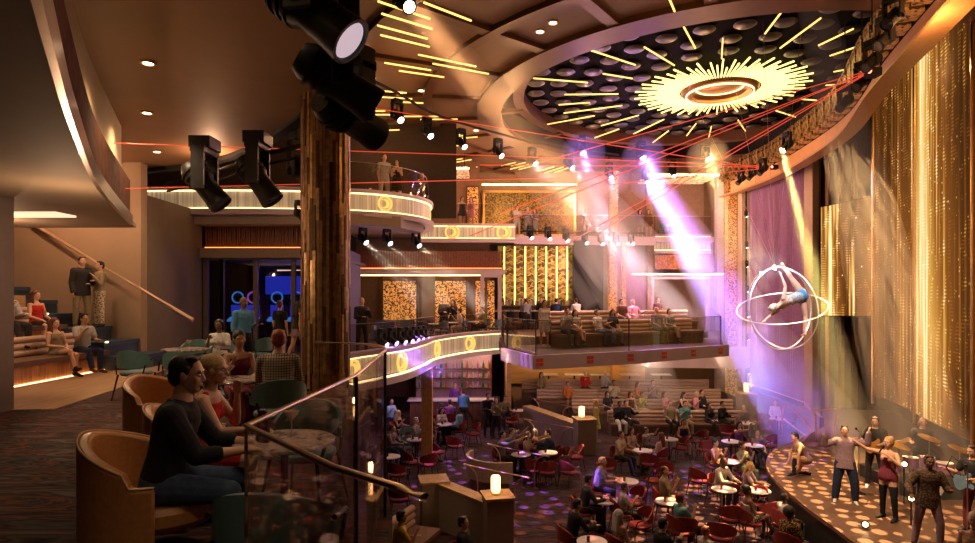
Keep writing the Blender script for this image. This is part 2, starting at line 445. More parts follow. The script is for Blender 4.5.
def getmesh(what, pose, sex, kind=''):
    key = (what, pose, sex, kind)
    if key in TM: return TM[key]
    s = skeleton(pose, sex) if pose != 'aerial' else aerial_skeleton()
    hi = pose in HI; vox = .0062 if hi else (.0085 if pose in MID else .0105)
    if what == 'body': mb = body_mb(s, hi); sm = 2
    elif what == 'top': mb = top_mb(s, kind); sm = 4
    elif what == 'bottom': mb = bottom_mb(s, kind); sm = 5; vox *= 1.2
    elif what == 'shoes': mb = shoes_mb(s, kind); sm = 2; vox *= 1.2
    elif what == 'hair': mb = hair_mb(s, kind); sm = 1
    me = remesh(mb, vox, sm)
    zoff = 0
    me.materials.clear(); me.materials.append(None)
    me.name = what
    TM[key] = me
    return me
def kid(name, me, mat, par):
    o = bpy.data.objects.new(name, me); COL.objects.link(o); o.parent = par
    o.material_slots[0].link = 'OBJECT'; o.material_slots[0].material = mat
    return o
PAL = dict(black=(.012, .012, .014), dark=(.03, .028, .03), navy=(.02, .03, .07), denim=(.05, .08, .14), white=(.62, .60, .56), cream=(.50, .44, .34), grey=(.22, .22, .22),
  lgrey=(.38, .37, .35), red=(.50, .03, .02), orange=(.50, .16, .04), yellow=(.55, .38, .06), lime=(.38, .45, .05), teal=(.08, .28, .28), blue=(.08, .24, .42), lblue=(.22, .42, .55),
  purple=(.20, .07, .30), magenta=(.45, .04, .22), pink=(.60, .28, .30), brown=(.12, .06, .03), beige=(.42, .33, .22), mauve=(.22, .15, .18), olive=(.16, .15, .07), wine=(.16, .03, .05), khaki=(.26, .21, .13))
SKIN = dict(l=(.56, .33, .22), m=(.40, .22, .13), d=(.13, .065, .04), t=(.47, .27, .17))
HAIR = dict(black=(.012, .010, .010), brown=(.05, .025, .015), blond=(.42, .27, .12), red=(.26, .06, .025), grey=(.38, .36, .34), platinum=(.62, .55, .42), auburn=(.12, .04, .02))
def cloth(c, pat=None):
    if pat: return patmat(c, pat)
    return M('cloth_' + c, PAL[c], .85, var=.18, scale=25, spec=.2)
def patmat(c, pat):
    name = 'cloth_%s_%s' % (c, pat)
    if name in MATS: return MATS[name]
    m, n, l, b = nodemat(name); b.inputs['Roughness'].default_value = .85
    tc = n.new('ShaderNodeTexCoord'); r = n.new('ShaderNodeValToRGB')
    if pat in ('plaid', 'check'):
        cols = []
        for ax in ('X', 'Z', 'Y'):
            w = n.new('ShaderNodeTexWave'); w.bands_direction = ax; w.inputs['Scale'].default_value = 11
            l.new(tc.outputs['Object'], w.inputs['Vector']); cols.append(w)
        a = n.new('ShaderNodeMath'); a.operation = 'MAXIMUM'; l.new(cols[0].outputs['Fac'], a.inputs[0]); l.new(cols[1].outputs['Fac'], a.inputs[1])
        src = a.outputs[0]; r.color_ramp.elements[0].position = .80; r.color_ramp.elements[1].position = .93
    else:
        v = n.new('ShaderNodeTexVoronoi'); v.inputs['Scale'].default_value = 28
        l.new(tc.outputs['Object'], v.inputs['Vector']); src = v.outputs['Distance']
        r.color_ramp.elements[0].position = .35; r.color_ramp.elements[1].position = .5
    base = PAL[c]; alt = dict(plaid=(.03, .03, .05), check=(.03, .03, .05), giraffe=(.03, .018, .01), floral=(.5, .42, .3), sequin=(.6, .4, .2))[pat]
    r.color_ramp.elements[0].color = (*base, 1); r.color_ramp.elements[1].color = (*alt, 1)
    l.new(src, r.inputs['Fac']); l.new(r.outputs['Color'], b.inputs['Base Color'])
    return m
def person(loc, face, pose, sex, skin, hair, top, bottom, shoes, label, group=None, scale=1.0, part_names=None):
    """face = world heading in degrees of where the person looks (0 = +x, 90 = away from the camera)"""
    b = bpy.data.objects.new('person', getmesh('body', pose, sex)); COL.objects.link(b)
    b.material_slots[0].link = 'OBJECT'; b.material_slots[0].material = M('skin_' + skin, SKIN[skin], .5, var=.02)
    k = (FEM if sex == 'f' else 1.0) * scale
    b.location = loc; b.scale = (k, k, k); b.rotation_euler.z = R(face - 90)
    tag(b, label, 'person', group)
    if hair and hair[0] != 'bald': kid('hair' if hair[0] != 'hat' else 'hat', getmesh('hair', pose, sex, hair[0]), M('hair_' + hair[1], HAIR.get(hair[1], PAL.get(hair[1], (.1, .1, .1))), .55, var=.3, scale=60), b)
    if top: kid({'tshirt': 'shirt', 'long': 'shirt', 'roll': 'shirt', '34': 'shirt', 'tank': 'top', 'strapless': 'top', 'corset': 'corset', 'jacket': 'jacket', 'baggy': 'jacket'}[top[0]], getmesh('top', pose, sex, top[0]), cloth(top[1], top[2] if len(top) > 2 else None), b)
    if bottom: kid('skirt' if 'skirt' in bottom[0] or bottom[0] == 'mini' else ('shorts' if bottom[0] in ('shorts', 'brief') else 'trousers'), getmesh('bottom', pose, sex, bottom[0]), cloth(bottom[1], bottom[2] if len(bottom) > 2 else None), b)
    if shoes: kid('shoes', getmesh('shoes', pose, sex, shoes[0]), cloth(shoes[1]), b)
    if pose in HI or pose in MID:
        s = skeleton(pose, sex) if pose != 'aerial' else aerial_skeleton()
        e = MB(); e.cur = 0
        for x in (-1, 1): e.ell(s.H(x * .031, .073, .006), (.0165, .0135, .011), 12, 8, s.hm)
        e.cur = 1
        for x in (-1, 1): e.ell(s.H(x * .031, .0835, .006), (.0075, .0045, .0075), 10, 6, s.hm)
        e.build('eyes', [M('eye_white', (.6, .58, .55), .3, var=.02), M('eye_iris', (.03, .02, .015), .2)], b)
        e = MB()
        for x in (-1, 1): cap(e, s.H(x * .016, .090, .030), .0045, s.H(x * .048, .078, .033), .0035, 8)
        e.build('eyebrows', M('hair_' + (hair[1] if hair else 'brown'), (.05, .03, .02)), b)
        e = MB(); e.ell(s.H(0, .0885, -.052), (.022, .006, .005), 12, 6, s.hm); e.ell(s.H(0, .0875, -.061), (.018, .0065, .006), 12, 6, s.hm)
        e.build('lips', M('lips', (.34, .10, .09), .4), b)
    return b
# ================================================================ SETTING
LOW = -3.8        # stalls floor
TOP3 = 4.9        # upper balcony floor
CEIL = 8.7
LOWCEIL = 5.2
DOME = Vector((8.6, 22.6)); DZ = 9.75

# ---- materials
m_taupe = M('taupe_plaster', (.20, .155, .12), .75, var=.05, scale=3)
m_soffit = M('beige_plaster', (.30, .235, .165), .7, var=.04, scale=2)
m_cream = M('cream_plaster', (.50, .38, .22), .6, var=.04, scale=2)
m_brownceil = M('brown_ceiling', (.15, .075, .038), .6, var=.06, scale=2)
m_ring = M('bronze_ring', (.11, .048, .020), .45, metal=.3, var=.1, scale=3)
m_black = M('matt_black', (.010, .009, .009), .7, var=.2, spec=.2)
m_blackgloss = M('satin_black', (.012, .011, .011), .45, var=.2, spec=.3)
m_steel = M('brushed_steel', (.55, .48, .42), .28, metal=1, var=.08, scale=5)
m_brass = M('brass', (.75, .48, .20), .3, metal=1, var=.1)
m_gold = M('gold', (.85, .55, .18), .35, metal=1, var=.15)
m_lav = M('lavender_plaster', (.42, .33, .38), .55, var=.05, scale=3)
m_redcurt = M('dark_red_timber', (.13, .045, .025), .5, var=.35, scale=14)
m_strip = M('warm_led', emit=(1, .62, .22), es=7)
m_stripw = M('white_led', emit=(1, .80, .50), es=6)
m_stripy = M('yellow_led', emit=(1, .72, .34), es=2.6)
m_stripo = M('orange_led', emit=(1, .26, .06), es=3.0)
m_screenb = M('blue_screen', emit=(.03, .05, .8), es=.45)
m_marble = None

def wood(name, c1, c2, sx=1.0, ax='Z', rough=.5):
    m, n, l, b = nodemat(name); b.inputs['Roughness'].default_value = rough
    tc = n.new('ShaderNodeTexCoord'); mp = n.new('ShaderNodeMapping')
    mp.inputs['Scale'].default_value = {'Z': (9, 9, .7), 'X': (.7, 9, 9), 'Y': (9, .7, 9)}[ax]
    no = n.new('ShaderNodeTexNoise'); no.inputs['Scale'].default_value = 2.2 * sx; no.inputs['Detail'].default_value = 5
    r = n.new('ShaderNodeValToRGB'); r.color_ramp.elements[0].position = .3; r.color_ramp.elements[1].position = .72
    r.color_ramp.elements[0].color = (*c1, 1); r.color_ramp.elements[1].color = (*c2, 1)
    l.new(tc.outputs['Object'], mp.inputs[0]); l.new(mp.outputs[0], no.inputs['Vector']); l.new(no.outputs['Fac'], r.inputs['Fac']); l.new(r.outputs['Color'], b.inputs['Base Color'])
    return m
m_wood = wood('walnut', (.06, .025, .012), (.17, .08, .035))
m_oak = wood('oak_boards', (.26, .15, .07), (.42, .26, .13), ax='Y')
m_oakv = wood('orange_oak', (.30, .12, .03), (.62, .30, .09))
m_goldwood = wood('gold_veneer', (.34, .19, .07), (.55, .33, .12), .4, ax='X')
m_fabric = wood('striped_sofa_cloth', (.34, .22, .15), (.50, .36, .26), 3)

def ribbed(name, base, em, es, scale=3.0):
    """backlit ribbed glass: a lit band"""
    m, n, l, b = nodemat(name); b.inputs['Roughness'].default_value = .5
    tc = n.new('ShaderNodeTexCoord'); no = n.new('ShaderNodeTexNoise'); mp = n.new('ShaderNodeMapping')
    mp.inputs['Scale'].default_value = (scale * 3, scale * 3, .12); no.inputs['Scale'].default_value = 1.6; no.inputs['Detail'].default_value = 4
    r = n.new('ShaderNodeValToRGB'); r.color_ramp.elements[0].position = .35; r.color_ramp.elements[1].position = .7
    r.color_ramp.elements[0].color = (*[c * .45 for c in base], 1); r.color_ramp.elements[1].color = (*base, 1)
    l.new(tc.outputs['Object'], mp.inputs[0]); l.new(mp.outputs[0], no.inputs['Vector']); l.new(no.outputs['Fac'], r.inputs['Fac']); l.new(r.outputs['Color'], b.inputs['Base Color'])
    mx = n.new('ShaderNodeMix'); mx.data_type = 'RGBA'; mx.blend_type = 'MULTIPLY'; mx.inputs[0].default_value = 1
    l.new(r.outputs['Color'], mx.inputs[6]); mx.inputs[7].default_value = (*em, 1)
    l.new(mx.outputs[2], b.inputs['Emission Color']); b.inputs['Emission Strength'].default_value = es
    return m
m_band = ribbed('backlit_ribbed_glass', (.60, .52, .42), (1, .80, .55), .42)

def carpet(name, cols, scale=1.2):
    m, n, l, b = nodemat(name); b.inputs['Roughness'].default_value = .95; b.inputs['Specular IOR Level'].default_value = .1
    tc = n.new('ShaderNodeTexCoord'); mp = n.new('ShaderNodeMapping'); mp.inputs['Rotation'].default_value = (0, 0, R(12)); mp.inputs['Scale'].default_value = (.8, 3.2, 1)
    no = n.new('ShaderNodeTexNoise'); no.inputs['Scale'].default_value = scale; no.inputs['Detail'].default_value = 7; no.inputs['Distortion'].default_value = 1.6
    r = n.new('ShaderNodeValToRGB'); e = r.color_ramp.elements
    e[0].position = .30; e[0].color = (*cols[0], 1); e[1].position = .75; e[1].color = (*cols[-1], 1)
    for i, c in enumerate(cols[1:-1]):
        x = e.new(.38 + .28 * (i + .5) / max(1, len(cols) - 2)); x.color = (*c, 1)
    l.new(tc.outputs['Object'], mp.inputs[0]); l.new(mp.outputs[0], no.inputs['Vector']); l.new(no.outputs['Fac'], r.inputs['Fac']); l.new(r.outputs['Color'], b.inputs['Base Color'])
    return m
m_carpet = carpet('wave_carpet', [(.012, .014, .018), (.07, .06, .055), (.02, .018, .02), (.14, .055, .035), (.02, .02, .025), (.12, .10, .09), (.012, .012, .014)], 1.1)
m_carpet2 = carpet('dark_carpet', [(.03, .025, .03), (.10, .07, .08), (.025, .02, .028), (.15, .06, .05), (.03, .025, .03)], 1.3)

def mosaic(name, c0, c1, sc, es=0.0, metal=.7):
    m, n, l, b = nodemat(name)
    tc = n.new('ShaderNodeTexCoord'); v = n.new('ShaderNodeTexVoronoi'); v.inputs['Scale'].default_value = sc
    r = n.new('ShaderNodeValToRGB'); r.color_ramp.elements[0].position = .25; r.color_ramp.elements[1].position = .8
    sep = n.new('ShaderNodeSeparateColor')
    r.color_ramp.elements[0].color = (*c0, 1); r.color_ramp.elements[1].color = (*c1, 1)
    l.new(tc.outputs['Object'], v.inputs['Vector']); l.new(v.outputs['Color'], sep.inputs[0]); l.new(sep.outputs[0], r.inputs['Fac'])
    l.new(r.outputs['Color'], b.inputs['Base Color']); b.inputs['Metallic'].default_value = metal; b.inputs['Roughness'].default_value = .35
    if es:
        l.new(r.outputs['Color'], b.inputs['Emission Color']); b.inputs['Emission Strength'].default_value = es
    return m
m_mosaic = mosaic('gold_mosaic', (.09, .03, .008), (.85, .36, .07), 24, .45)  # tile glitter put into the material as emission
m_mosaicd = mosaic('coffer_mosaic', (.10, .05, .015), (.62, .34, .11), 9, .10)  # faint emission puts a glow into the coffer tiles
m_lattice = mosaic('backlit_lattice', (.012, .004, .001), (.85, .36, .08), 24, .75, 0)

def glass(name='clear_glass', tint=(.9, .88, .85), k=1.0):
    m = bpy.data.materials.new(name); m.use_nodes = True; n = m.node_tree.nodes; l = m.node_tree.links
    n.clear(); o = n.new('ShaderNodeOutputMaterial'); t = n.new('ShaderNodeBsdfTransparent'); g = n.new('ShaderNodeBsdfGlossy'); x = n.new('ShaderNodeMixShader')
    f = n.new('ShaderNodeLayerWeight'); f.inputs[0].default_value = .5; pw = n.new('ShaderNodeMath'); pw.operation = 'POWER'; pw.inputs[1].default_value = 4; mm = n.new('ShaderNodeMath'); mm.operation = 'MULTIPLY_ADD'; mm.inputs[1].default_value = .55 * k; mm.inputs[2].default_value = .03 * k
    t.inputs[0].default_value = (*tint, 1); g.inputs['Roughness'].default_value = .03; g.inputs[0].default_value = (.9, .85, .8, 1)
    l.new(f.outputs['Facing'], pw.inputs[0]); l.new(pw.outputs[0], mm.inputs[0]); l.new(mm.outputs[0], x.inputs[0]); l.new(t.outputs[0], x.inputs[1]); l.new(g.outputs[0], x.inputs[2]); l.new(x.outputs[0], o.inputs[0])
    MATS[name] = m
    return m
m_glass = glass()
m_glassd = glass('smoked_glass', (.95, .94, .93), 1.0)
def marble():
    m, n, l, b = nodemat('veined_marble'); b.inputs['Roughness'].default_value = .18
    tc = n.new('ShaderNodeTexCoord'); no = n.new('ShaderNodeTexNoise'); no.inputs['Scale'].default_value = 5; no.inputs['Detail'].default_value = 8; no.inputs['Distortion'].default_value = 2.2
    r = n.new('ShaderNodeValToRGB'); e = r.color_ramp.elements
    e[0].position = .38; e[0].color = (.12, .08, .07, 1); e[1].position = .62; e[1].color = (.52, .44, .40, 1)
    x = e.new(.48); x.color = (.40, .32, .28, 1)
    l.new(tc.outputs['Object'], no.inputs['Vector']); l.new(no.outputs['Fac'], r.inputs['Fac']); l.new(r.outputs['Color'], b.inputs['Base Color'])
    return m
m_marble = marble()
m_white = M('white_laminate', (.62, .57, .54), .35, var=.04)

# ---- outlines (plan)
RAILP = [(-.13, 1.26), (-.19, 1.32), (-.375, 1.48), (-.777, 1.965), (-.70, 3.24), (-.797, 4.74), (-.88, 5.15), (-1.12, 5.45), (-1.6, 5.65)]
EDGE_NEAR = [(3.2, -1.9), (1.2, .12), (.5, .70), (-.19, 1.27), (-.375, 1.43), (-.72, 1.93), (-.64, 3.24), (-.74, 4.75), (-.84, 5.18), (-1.08, 5.52), (-1.6, 5.72)]
FASC = [(-1.9, 6.6), (-2.05, 8.6), (-2.15, 10.6), (-2.7, 12.0), (-3.35, 13.0), (-3.25, 14.2), (-2.4, 16.2), (-2.0, 18.3), (-1.75, 20.4), (-.7, 22.9), (.45, 24.2)]
DECK = [(.55, 20.4), (1.35, 17.8), (4.5, 19.3), (8.5, 21.9)]
fs = [tuple(p) for p in smoothpath([Vector((*p, 0)) for p in FASC], 4)]
slab_poly = EDGE_NEAR + [(p[0], p[1]) for p in fs] + DECK + [(11.9, 31.4), (11.9, 33.6), (-20, 33.6), (-20, -1.9)]
struct('floor', MB().prism(slab_poly, -.35, 0), m_carpet)
b = MB().prism([(-20, -1.9), (13, -1.9), (19, 12), (19, 34), (-20, 34)], LOW - .3, LOW)
struct('floor_stalls', b, m_carpet2)
# wooden apron in front of the bench seats + entrance to the glass room
struct('floor_oak_strip', MB().prism([(-9.6, 9.0), (-6.6, 9.3), (-6.9, 11.3), (-7.4, 13.4), (-7.9, 15.6), (-9.0, 15.6)], 0, .012), m_oak)
struct('floor_deck', MB().prism([(.62, 20.4), (1.38, 17.9), (4.5, 19.4), (8.4, 21.9), (11.6, 31.2), (.6, 31.2)], 0, .01), M('lounge_carpet', (.06, .045, .04), .9))

# ---- walls far away
struct('wall_back', MB().box((-.5, 34.2, 2.4), (39, .3, 13)), M('warm_brown_wall', (.20, .115, .065), .7, var=.1))
struct('wall_left', MB().box((-19.9, 16, 2.4), (.3, 36.6, 13)), m_taupe)
struct('wall_right', MB().strip([(13, -1.9), (16.4, 9), (18.5, 16), (18.5, 34)], LOW, DZ + .3, .25), m_black)
struct('wall_rear', MB().box((-3.4, -2.1, 2.4), (33.5, .3, 13)), m_taupe)

# ---- ceilings
edge = [tuple(p)[:2] for p in smoothpath([Vector(p + (0,)) for p in [(-19.8, 17.2), (-12, 17.2), (-9, 16.6), (-6.4, 15.2), (-3.9, 12.4), (-2.35, 9.8), (-1.5, 7.2), (-1.15, 4), (-1.0, -2)]], 5)]
struct('ceiling_low', MB().prism(edge + [(-19.8, -2)], LOWCEIL, LOWCEIL + .35), M('amber_brown_ceiling', (.27, .145, .07), .6, var=.05, scale=2))
struct('trim_ceiling_edge', MB().strip(edge, LOWCEIL - .10, CEIL, .22, .12), m_black)
# main ceiling with the round opening
n = 72; RO = 8.35
b = MB(); inner = [(DOME.x + RO * math.cos(2 * PI * i / n), DOME.y + RO * math.sin(2 * PI * i / n)) for i in range(n)]
outer = []
x0, x1, y0, y1 = -20, 19, -2.2, 34.3
for i in range(n):
    c, s_ = math.cos(2 * PI * i / n), math.sin(2 * PI * i / n)
    t = min([(x1 - DOME.x) / c if c > 1e-6 else 1e9, (x0 - DOME.x) / c if c < -1e-6 else 1e9, (y1 - DOME.y) / s_ if s_ > 1e-6 else 1e9, (y0 - DOME.y) / s_ if s_ < -1e-6 else 1e9])
    outer.append((DOME.x + c * t, DOME.y + s_ * t))
vs = [(*p, CEIL) for p in inner] + [(*p, CEIL) for p in outer]
b.add(vs, [(i, (i + 1) % n, n + (i + 1) % n, n + i) for i in range(n)])
struct('ceiling_main', b, m_brownceil)
struct('ceiling_dome', MB().lathe([(.01, DZ + .15), (8.8, DZ + .15), (8.8, DZ), (.01, DZ)], 72, (DOME.x, DOME.y, 0)), M('dome_black', (.006, .005, .005), .95, var=.3, spec=.05))
struct('trim_dome_wall', MB().lathe([(8.6, CEIL - .02), (8.6, DZ + .05), (8.5, DZ + .05), (8.5, CEIL - .02), (8.6, CEIL - .02)], 72, (DOME.x, DOME.y, 0)), m_black)
def annulus(r0, r1, z0, z1):
    b = MB(); rg = [[(DOME.x + r * math.cos(2 * PI * j / 96), DOME.y + r * math.sin(2 * PI * j / 96), z) for j in range(96)] for r, z in ((r0, z0), (r1, z0), (r1, z1), (r0, z1))]
    return b.rings(rg, False, True)
struct('trim_ring_outer', annulus(8.1, 9.0, CEIL - .16, CEIL + .02), m_ring)
struct('trim_ring_inner', annulus(7.25, 7.65, DZ - .50, DZ - .02), m_ring)
b = MB()
for a in (100, 135, 165, 195, 225, 255, 290):
    ca, sa = math.cos(R(a)), math.sin(R(a))
    b.obox((DOME.x + 7.9 * ca, DOME.y + 7.9 * sa, DZ - .5), (ca * .5, sa * .5, 0), (-sa * .12, ca * .12, 0), (0, 0, .08))
struct('trim_ring_bridges', b, m_ring)
# curved drops and ribs of the outer ceiling
b = MB()
for r, z in ((10.8, .14), (13.4, .16)):
    pts = [(DOME.x + r * math.cos(R(a)), DOME.y + r * math.sin(R(a)), CEIL) for a in range(118, 262, 4)]
    b.strip(pts, CEIL - z, CEIL + .02, .30)
for a in range(128, 262, 15):
    ca, sa = math.cos(R(a)), math.sin(R(a))
    b.obox((DOME.x + 11.3 * ca, DOME.y + 11.3 * sa, CEIL - .06), (ca * 2.3, sa * 2.3, 0), (-sa * .16, ca * .16, 0), (0, 0, .06))
struct('trim_ceiling_ribs', b, m_ring)

# ---- column clad in bronze strips
def clad_column(name, x, y, r, z0, z1):
    b = MB(); rnd = random.Random(3); nseg = 46
    b.cyl((x, y, z0), (x, y, z1), r * .95, n=48)
    for i in range(nseg):
        a = 2 * PI * i / nseg; z = z0 + rnd.random() * .5
        while z < z1 - .05:
            h = .35 + rnd.random() * .9; zt = min(z1, z + h); d = r * (1 + rnd.random() * .06)
            ca, sa = math.cos(a), math.sin(a); w = PI * r / nseg * .93
            b.cur = rnd.choice((0, 0, 1, 2))
            b.obox((x + ca * d * .97, y + sa * d * .97, (z + zt) / 2), (ca * r * .04, sa * r * .04, 0), (-sa * w, ca * w, 0), (0, 0, (zt - z) / 2 - .004))
            z = zt
    o = b.build(name, [M('bronze_a', (.30, .16, .07), .45, metal=.6, var=.3), M('bronze_b', (.10, .045, .022), .5, metal=.5, var=.3), M('bronze_c', (.50, .32, .14), .35, metal=.7, var=.3)], smooth=False)
    return tag(o, kind='structure')
clad_column('column', -2.84, 10.7, .40, 0, LOWCEIL)
struct('column_pier', MB().box((-7.72, 9.15, 2.6), (1.0, .3, 5.2)), M('pier_grey', (.16, .125, .10), .7, var=.05))

# ---- curved mezzanine soffit on the left (metal edge, timber parapet, cream cove)
sw = [tuple(p)[:2] for p in smoothpath([Vector(p + (0,)) for p in [(-1.58, 1.95), (-2.27, 3.07), (-2.74, 3.84), (-3.7, 5.45), (-5.4, 8.5), (-7.3, 12.5)]], 6)]
struct('ceiling_mezzanine', MB().prism(sw + [(-7.6, 13.2), (-19.7, 13.2), (-19.7, 1.0), (-3, 1.0)], 3.22, 3.3), m_soffit)
struct('trim_mezzanine_edge', MB().strip(sw, [3.20] * len(sw), [3.50 - .10 * (i / len(sw)) for i in range(len(sw))], .05), m_steel)
struct('wall_mezzanine_timber', MB().strip(sw, 3.42, 4.10, .06, -.05), M('slat_walnut', (.10, .04, .02), .85, var=.35, scale=5, spec=.1))
struct('wall_mezzanine_cream', MB().strip([(p[0] - .12, p[1]) for p in sw], 4.10, LOWCEIL, .06, -.1), m_cream)
struct('trim_added_cove_strip', MB().strip([(p[0] - .02, p[1]) for p in sw], 4.10, 4.115, .03, -.03), M('added_cove_glow', emit=(1, .70, .36), es=9))  # LED strip added to brighten the cream wall above it
struct('wall_stairs', MB().box((-14.4, 15.9, 2.6), (10.9, .3, 5.2)), M('stair_wall_beige', (.36, .25, .165), .7, var=.04, scale=2))
struct('wall_left_room', MB().strip([(-9.0, 16.05), (-9.0, 19.1)], 0, 4.4, .12), m_taupe)
# light slot in the mezzanine soffit
struct('trim_light_slot', MB().box((-9.2, 11.0, 3.205), (3.2, .55, .04)), M('slot_light', emit=(1, .72, .45), es=1.2))

# ---- front of the glass room and bulkheads on the left
GY = 19.2
L3 = [(-11.5, 18.7), (-7.6, 18.5), (-4.4, 18.9), (-2.9, 19.7), (-2.15, 21.0), (-2.2, 22.6), (-2.9, 24.6)]
l3 = [tuple(p)[:2] for p in smoothpath([Vector(p + (0,)) for p in L3], 6)]
L3B = [(-3.0, 27.6), (1.25, 27.9)]
L3C = [(8.9, 32.6), (11.9, 32.6)]
struct('floor_balcony', MB().prism(l3 + L3B + [(1.35, 31.3), (8.8, 32.0)] + [(11.9, 32.0), (11.9, 34), (-19.8, 34), (-19.8, 18.7)], TOP3 - .25, TOP3), m_lav)
def fascia(name, path, z0, z1, label):
    root = empty(name, (path[0][0], path[0][1], z0)); tag(root, label, 'balcony front', 'backlit balcony fronts')
    pv = [(p[0] - path[0][0], p[1] - path[0][1]) for p in path]; h = z1 - z0
    MB().strip(pv, .10, h - .10, .08).build('lit_panel', m_band, root)
    MB().strip(pv, -.14, .03, .30, .02).build('lower_ledge', m_lav, root)
    MB().strip(pv, h - .05, h + .06, .26, .02).build('upper_ledge', m_lav, root)
    MB().strip(pv, .03, .075, .05, .07).build('lower_light_strip', m_stripy, root)
    MB().strip(pv, h - .09, h - .05, .05, .07).build('upper_light_strip', m_stripy, root)
    return root
def medallion(par, p, d, r, zc):
    """ring + crescent emblem on a fascia; d = outward direction"""
    d = Vector((d[0], d[1], 0)).normalized(); x, y, z = frame_of(d)
    c = Vector((p[0], p[1], zc)) + d * .08
    pr = par.location
    MB().lathe([(r * .80, 0), (r, 0), (r, .05), (r * .80, .05), (r * .80, 0)], 32, c - pr, d).build('emblem_ring', M('emblem_lit', emit=(1, .60, .14), es=1.1), par)
    b = MB(); n = 20
    o1 = [(r * .62 * math.cos(t), r * .62 * math.sin(t)) for t in [R(60 + 240 * i / n) for i in range(n + 1)]]
    i1 = [(r * .25 + r * .48 * math.cos(t), r * .48 * math.sin(t)) for t in [R(75 + 210 * i / n) for i in range(n + 1)]]
    vs = []
    for k in (0, .03):
        for q in o1 + i1[::-1]:
            vs.append(c - pr + x * q[0] + y * q[1] + d * k)
    N = len(vs) // 2
    b.add(vs, [tuple(range(N)), tuple(range(2 * N - 1, N - 1, -1))] + [(i, (i + 1) % N, N + (i + 1) % N, N + i) for i in range(N)])
    b.build('emblem_crescent', MATS['emblem_lit'], par)
fa = fascia('balcony_front', l3, 4.36, 5.02, 'long curved backlit ribbed balcony front above the glass room and behind the bronze column')
medallion(fa, (-3.3, 19.42), (.55, -.85), .24, 4.69); medallion(fa, (-2.17, 21.8), (1, .0), .24, 4.69)
fb = fascia('balcony_front', L3B, 4.36, 5.02, 'straight backlit ribbed balcony front with two gold moon emblems above the mosaic panels')
medallion(fb, (-1.6, 27.7), (0, -1), .33, 4.69); medallion(fb, (.75, 27.87), (0, -1), .33, 4.69)
fc = fascia('balcony_front', L3C, 4.20, 5.05, 'short gold-lit balcony front beside the tall gold mosaic pilaster')
medallion(fc, (10.55, 32.6), (0, -1), .33, 4.62)
fd = fascia('balcony_front', [(p[0], p[1]) for p in fs[18:]], -.36, .36, 'sweeping gold-lit balcony front with moon emblems below the lounge level')
for x, y, dx, dy in ((-3.22, 14.3, .95, -.3), (-2.36, 16.25, .93, -.35), (-1.76, 20.3, .97, -.25), (-.72, 22.85, .75, -.65)):
    medallion(fd, (x, y), (dx, dy), .27, 0)
m_bulk = M('bulkhead_beige', (.26, .20, .165), .6, var=.05)
struct('wall_bulkhead', MB().strip([(-8.9, GY - .1), (-5.2, GY - .1), (-4.7, GY - .2)], 2.95, 3.25, .5), m_bulk)
struct('wall_bulkhead_cap', MB().strip([(-9.0, GY - .3), (-4.4, GY - .3), (-3.0, GY + .5), (-2.5, GY + 2)], 3.95, 4.30, .6), m_bulk)
b = MB()
for i in range(56):
    x = -8.85 + i * .075; b.box((x, GY + .02 + .02 * (i % 2), 3.6), (.06, .04, .72))
struct('wall_slats', b, m_redcurt)
struct('trim_slat_light', MB().box((-6.75, GY - .08, 3.28), (4.2, .05, .03)), m_stripo)
# bulkhead over the mosaic panels, far left of the centre
b = MB()
for i in range(96):
    b.box((-6.3 + i * .073, 27.9 + .02 * (i % 2), 3.45), (.06, .05, .80))
struct('wall_slats_far', b, m_redcurt)
struct('trim_slat_light_far', MB().box((-2.8, 27.75, 3.05), (6.9, .06, .035)), m_stripo)
struct('wall_beam_lavender', MB().box((-2.8, 27.8, 2.88), (7.2, .5, .22)), m_lav)
struct('trim_beam_light', MB().box((-3.3, 28.0, 2.74), (6.0, .05, .04)), m_strip)
struct('wall_lounge_back', MB().box((-3.1, 29.4, 2.3), (6.4, .2, 4.6)), M('lounge_wall', (.16, .085, .045), .6))
struct('wall_lounge_side', MB().strip([(-6.4, 23.5), (-6.4, 29.4)], 0, 4.6, .2), m_black)
# level three back walls
struct('wall_balcony_left', MB().box((-10.5, 24.6, 6.8), (18.5, .2, 3.8)), M('upper_wall', (.055, .035, .025), .7))
struct('wall_balcony_back', MB().box((4.5, 33.9, 6.8), (15, .2, 3.8)), M('upper_wall_warm', (.25, .15, .09), .6))
# columns
def pillar(x, y, w, z0, z1, mat):
    struct('column_square', MB().box((x, y, (z0 + z1) / 2), (w, w, z1 - z0)), mat)
# upper level details
o = empty('gold_mural', (2.3, 33.6, 6.35)); tag(o, 'dark gold sparkling mural behind the far trio upstairs', 'mural')
MB().box((0, 0, 0), (4.9, .06, 2.3)).build('panel', mosaic('mural_sparkle', (.07, .045, .008), (.34, .21, .04), 16, .22, .4), o, smooth=False)  # sparkle of the lit mural put into its material as emission
b = MB()
for z in (-1.2, 1.2): b.box((0, -.05, z), (5.1, .16, .12))
for x in (-2.5, 2.5): b.box((x, -.05, 0), (.12, .16, 2.5))
b.build('frame', m_gold, o, smooth=False)
MB().box((0, -.25, 1.55), (5.2, .1, .08)).build('light_strip', m_strip, o, smooth=False)
for x, w, lab in ((-4.6, 1.0, 'backlit amber lattice on the upper level left of the pink dress'), (-.75, .55, 'narrow backlit amber lattice on the upper level'), (-6.6, .8, 'backlit amber lattice behind the rounded balcony')):
    o = empty('lattice_panel', (x, 31.2, TOP3)); tag(o, lab, 'panel'); MB().box((0, 0, 1.3), (w, .06, 2.3)).build('lattice', m_lattice, o, smooth=False); MB().box((0, .05, 1.3), (w + .16, .05, 2.5)).build('frame', m_wood, o, smooth=False)
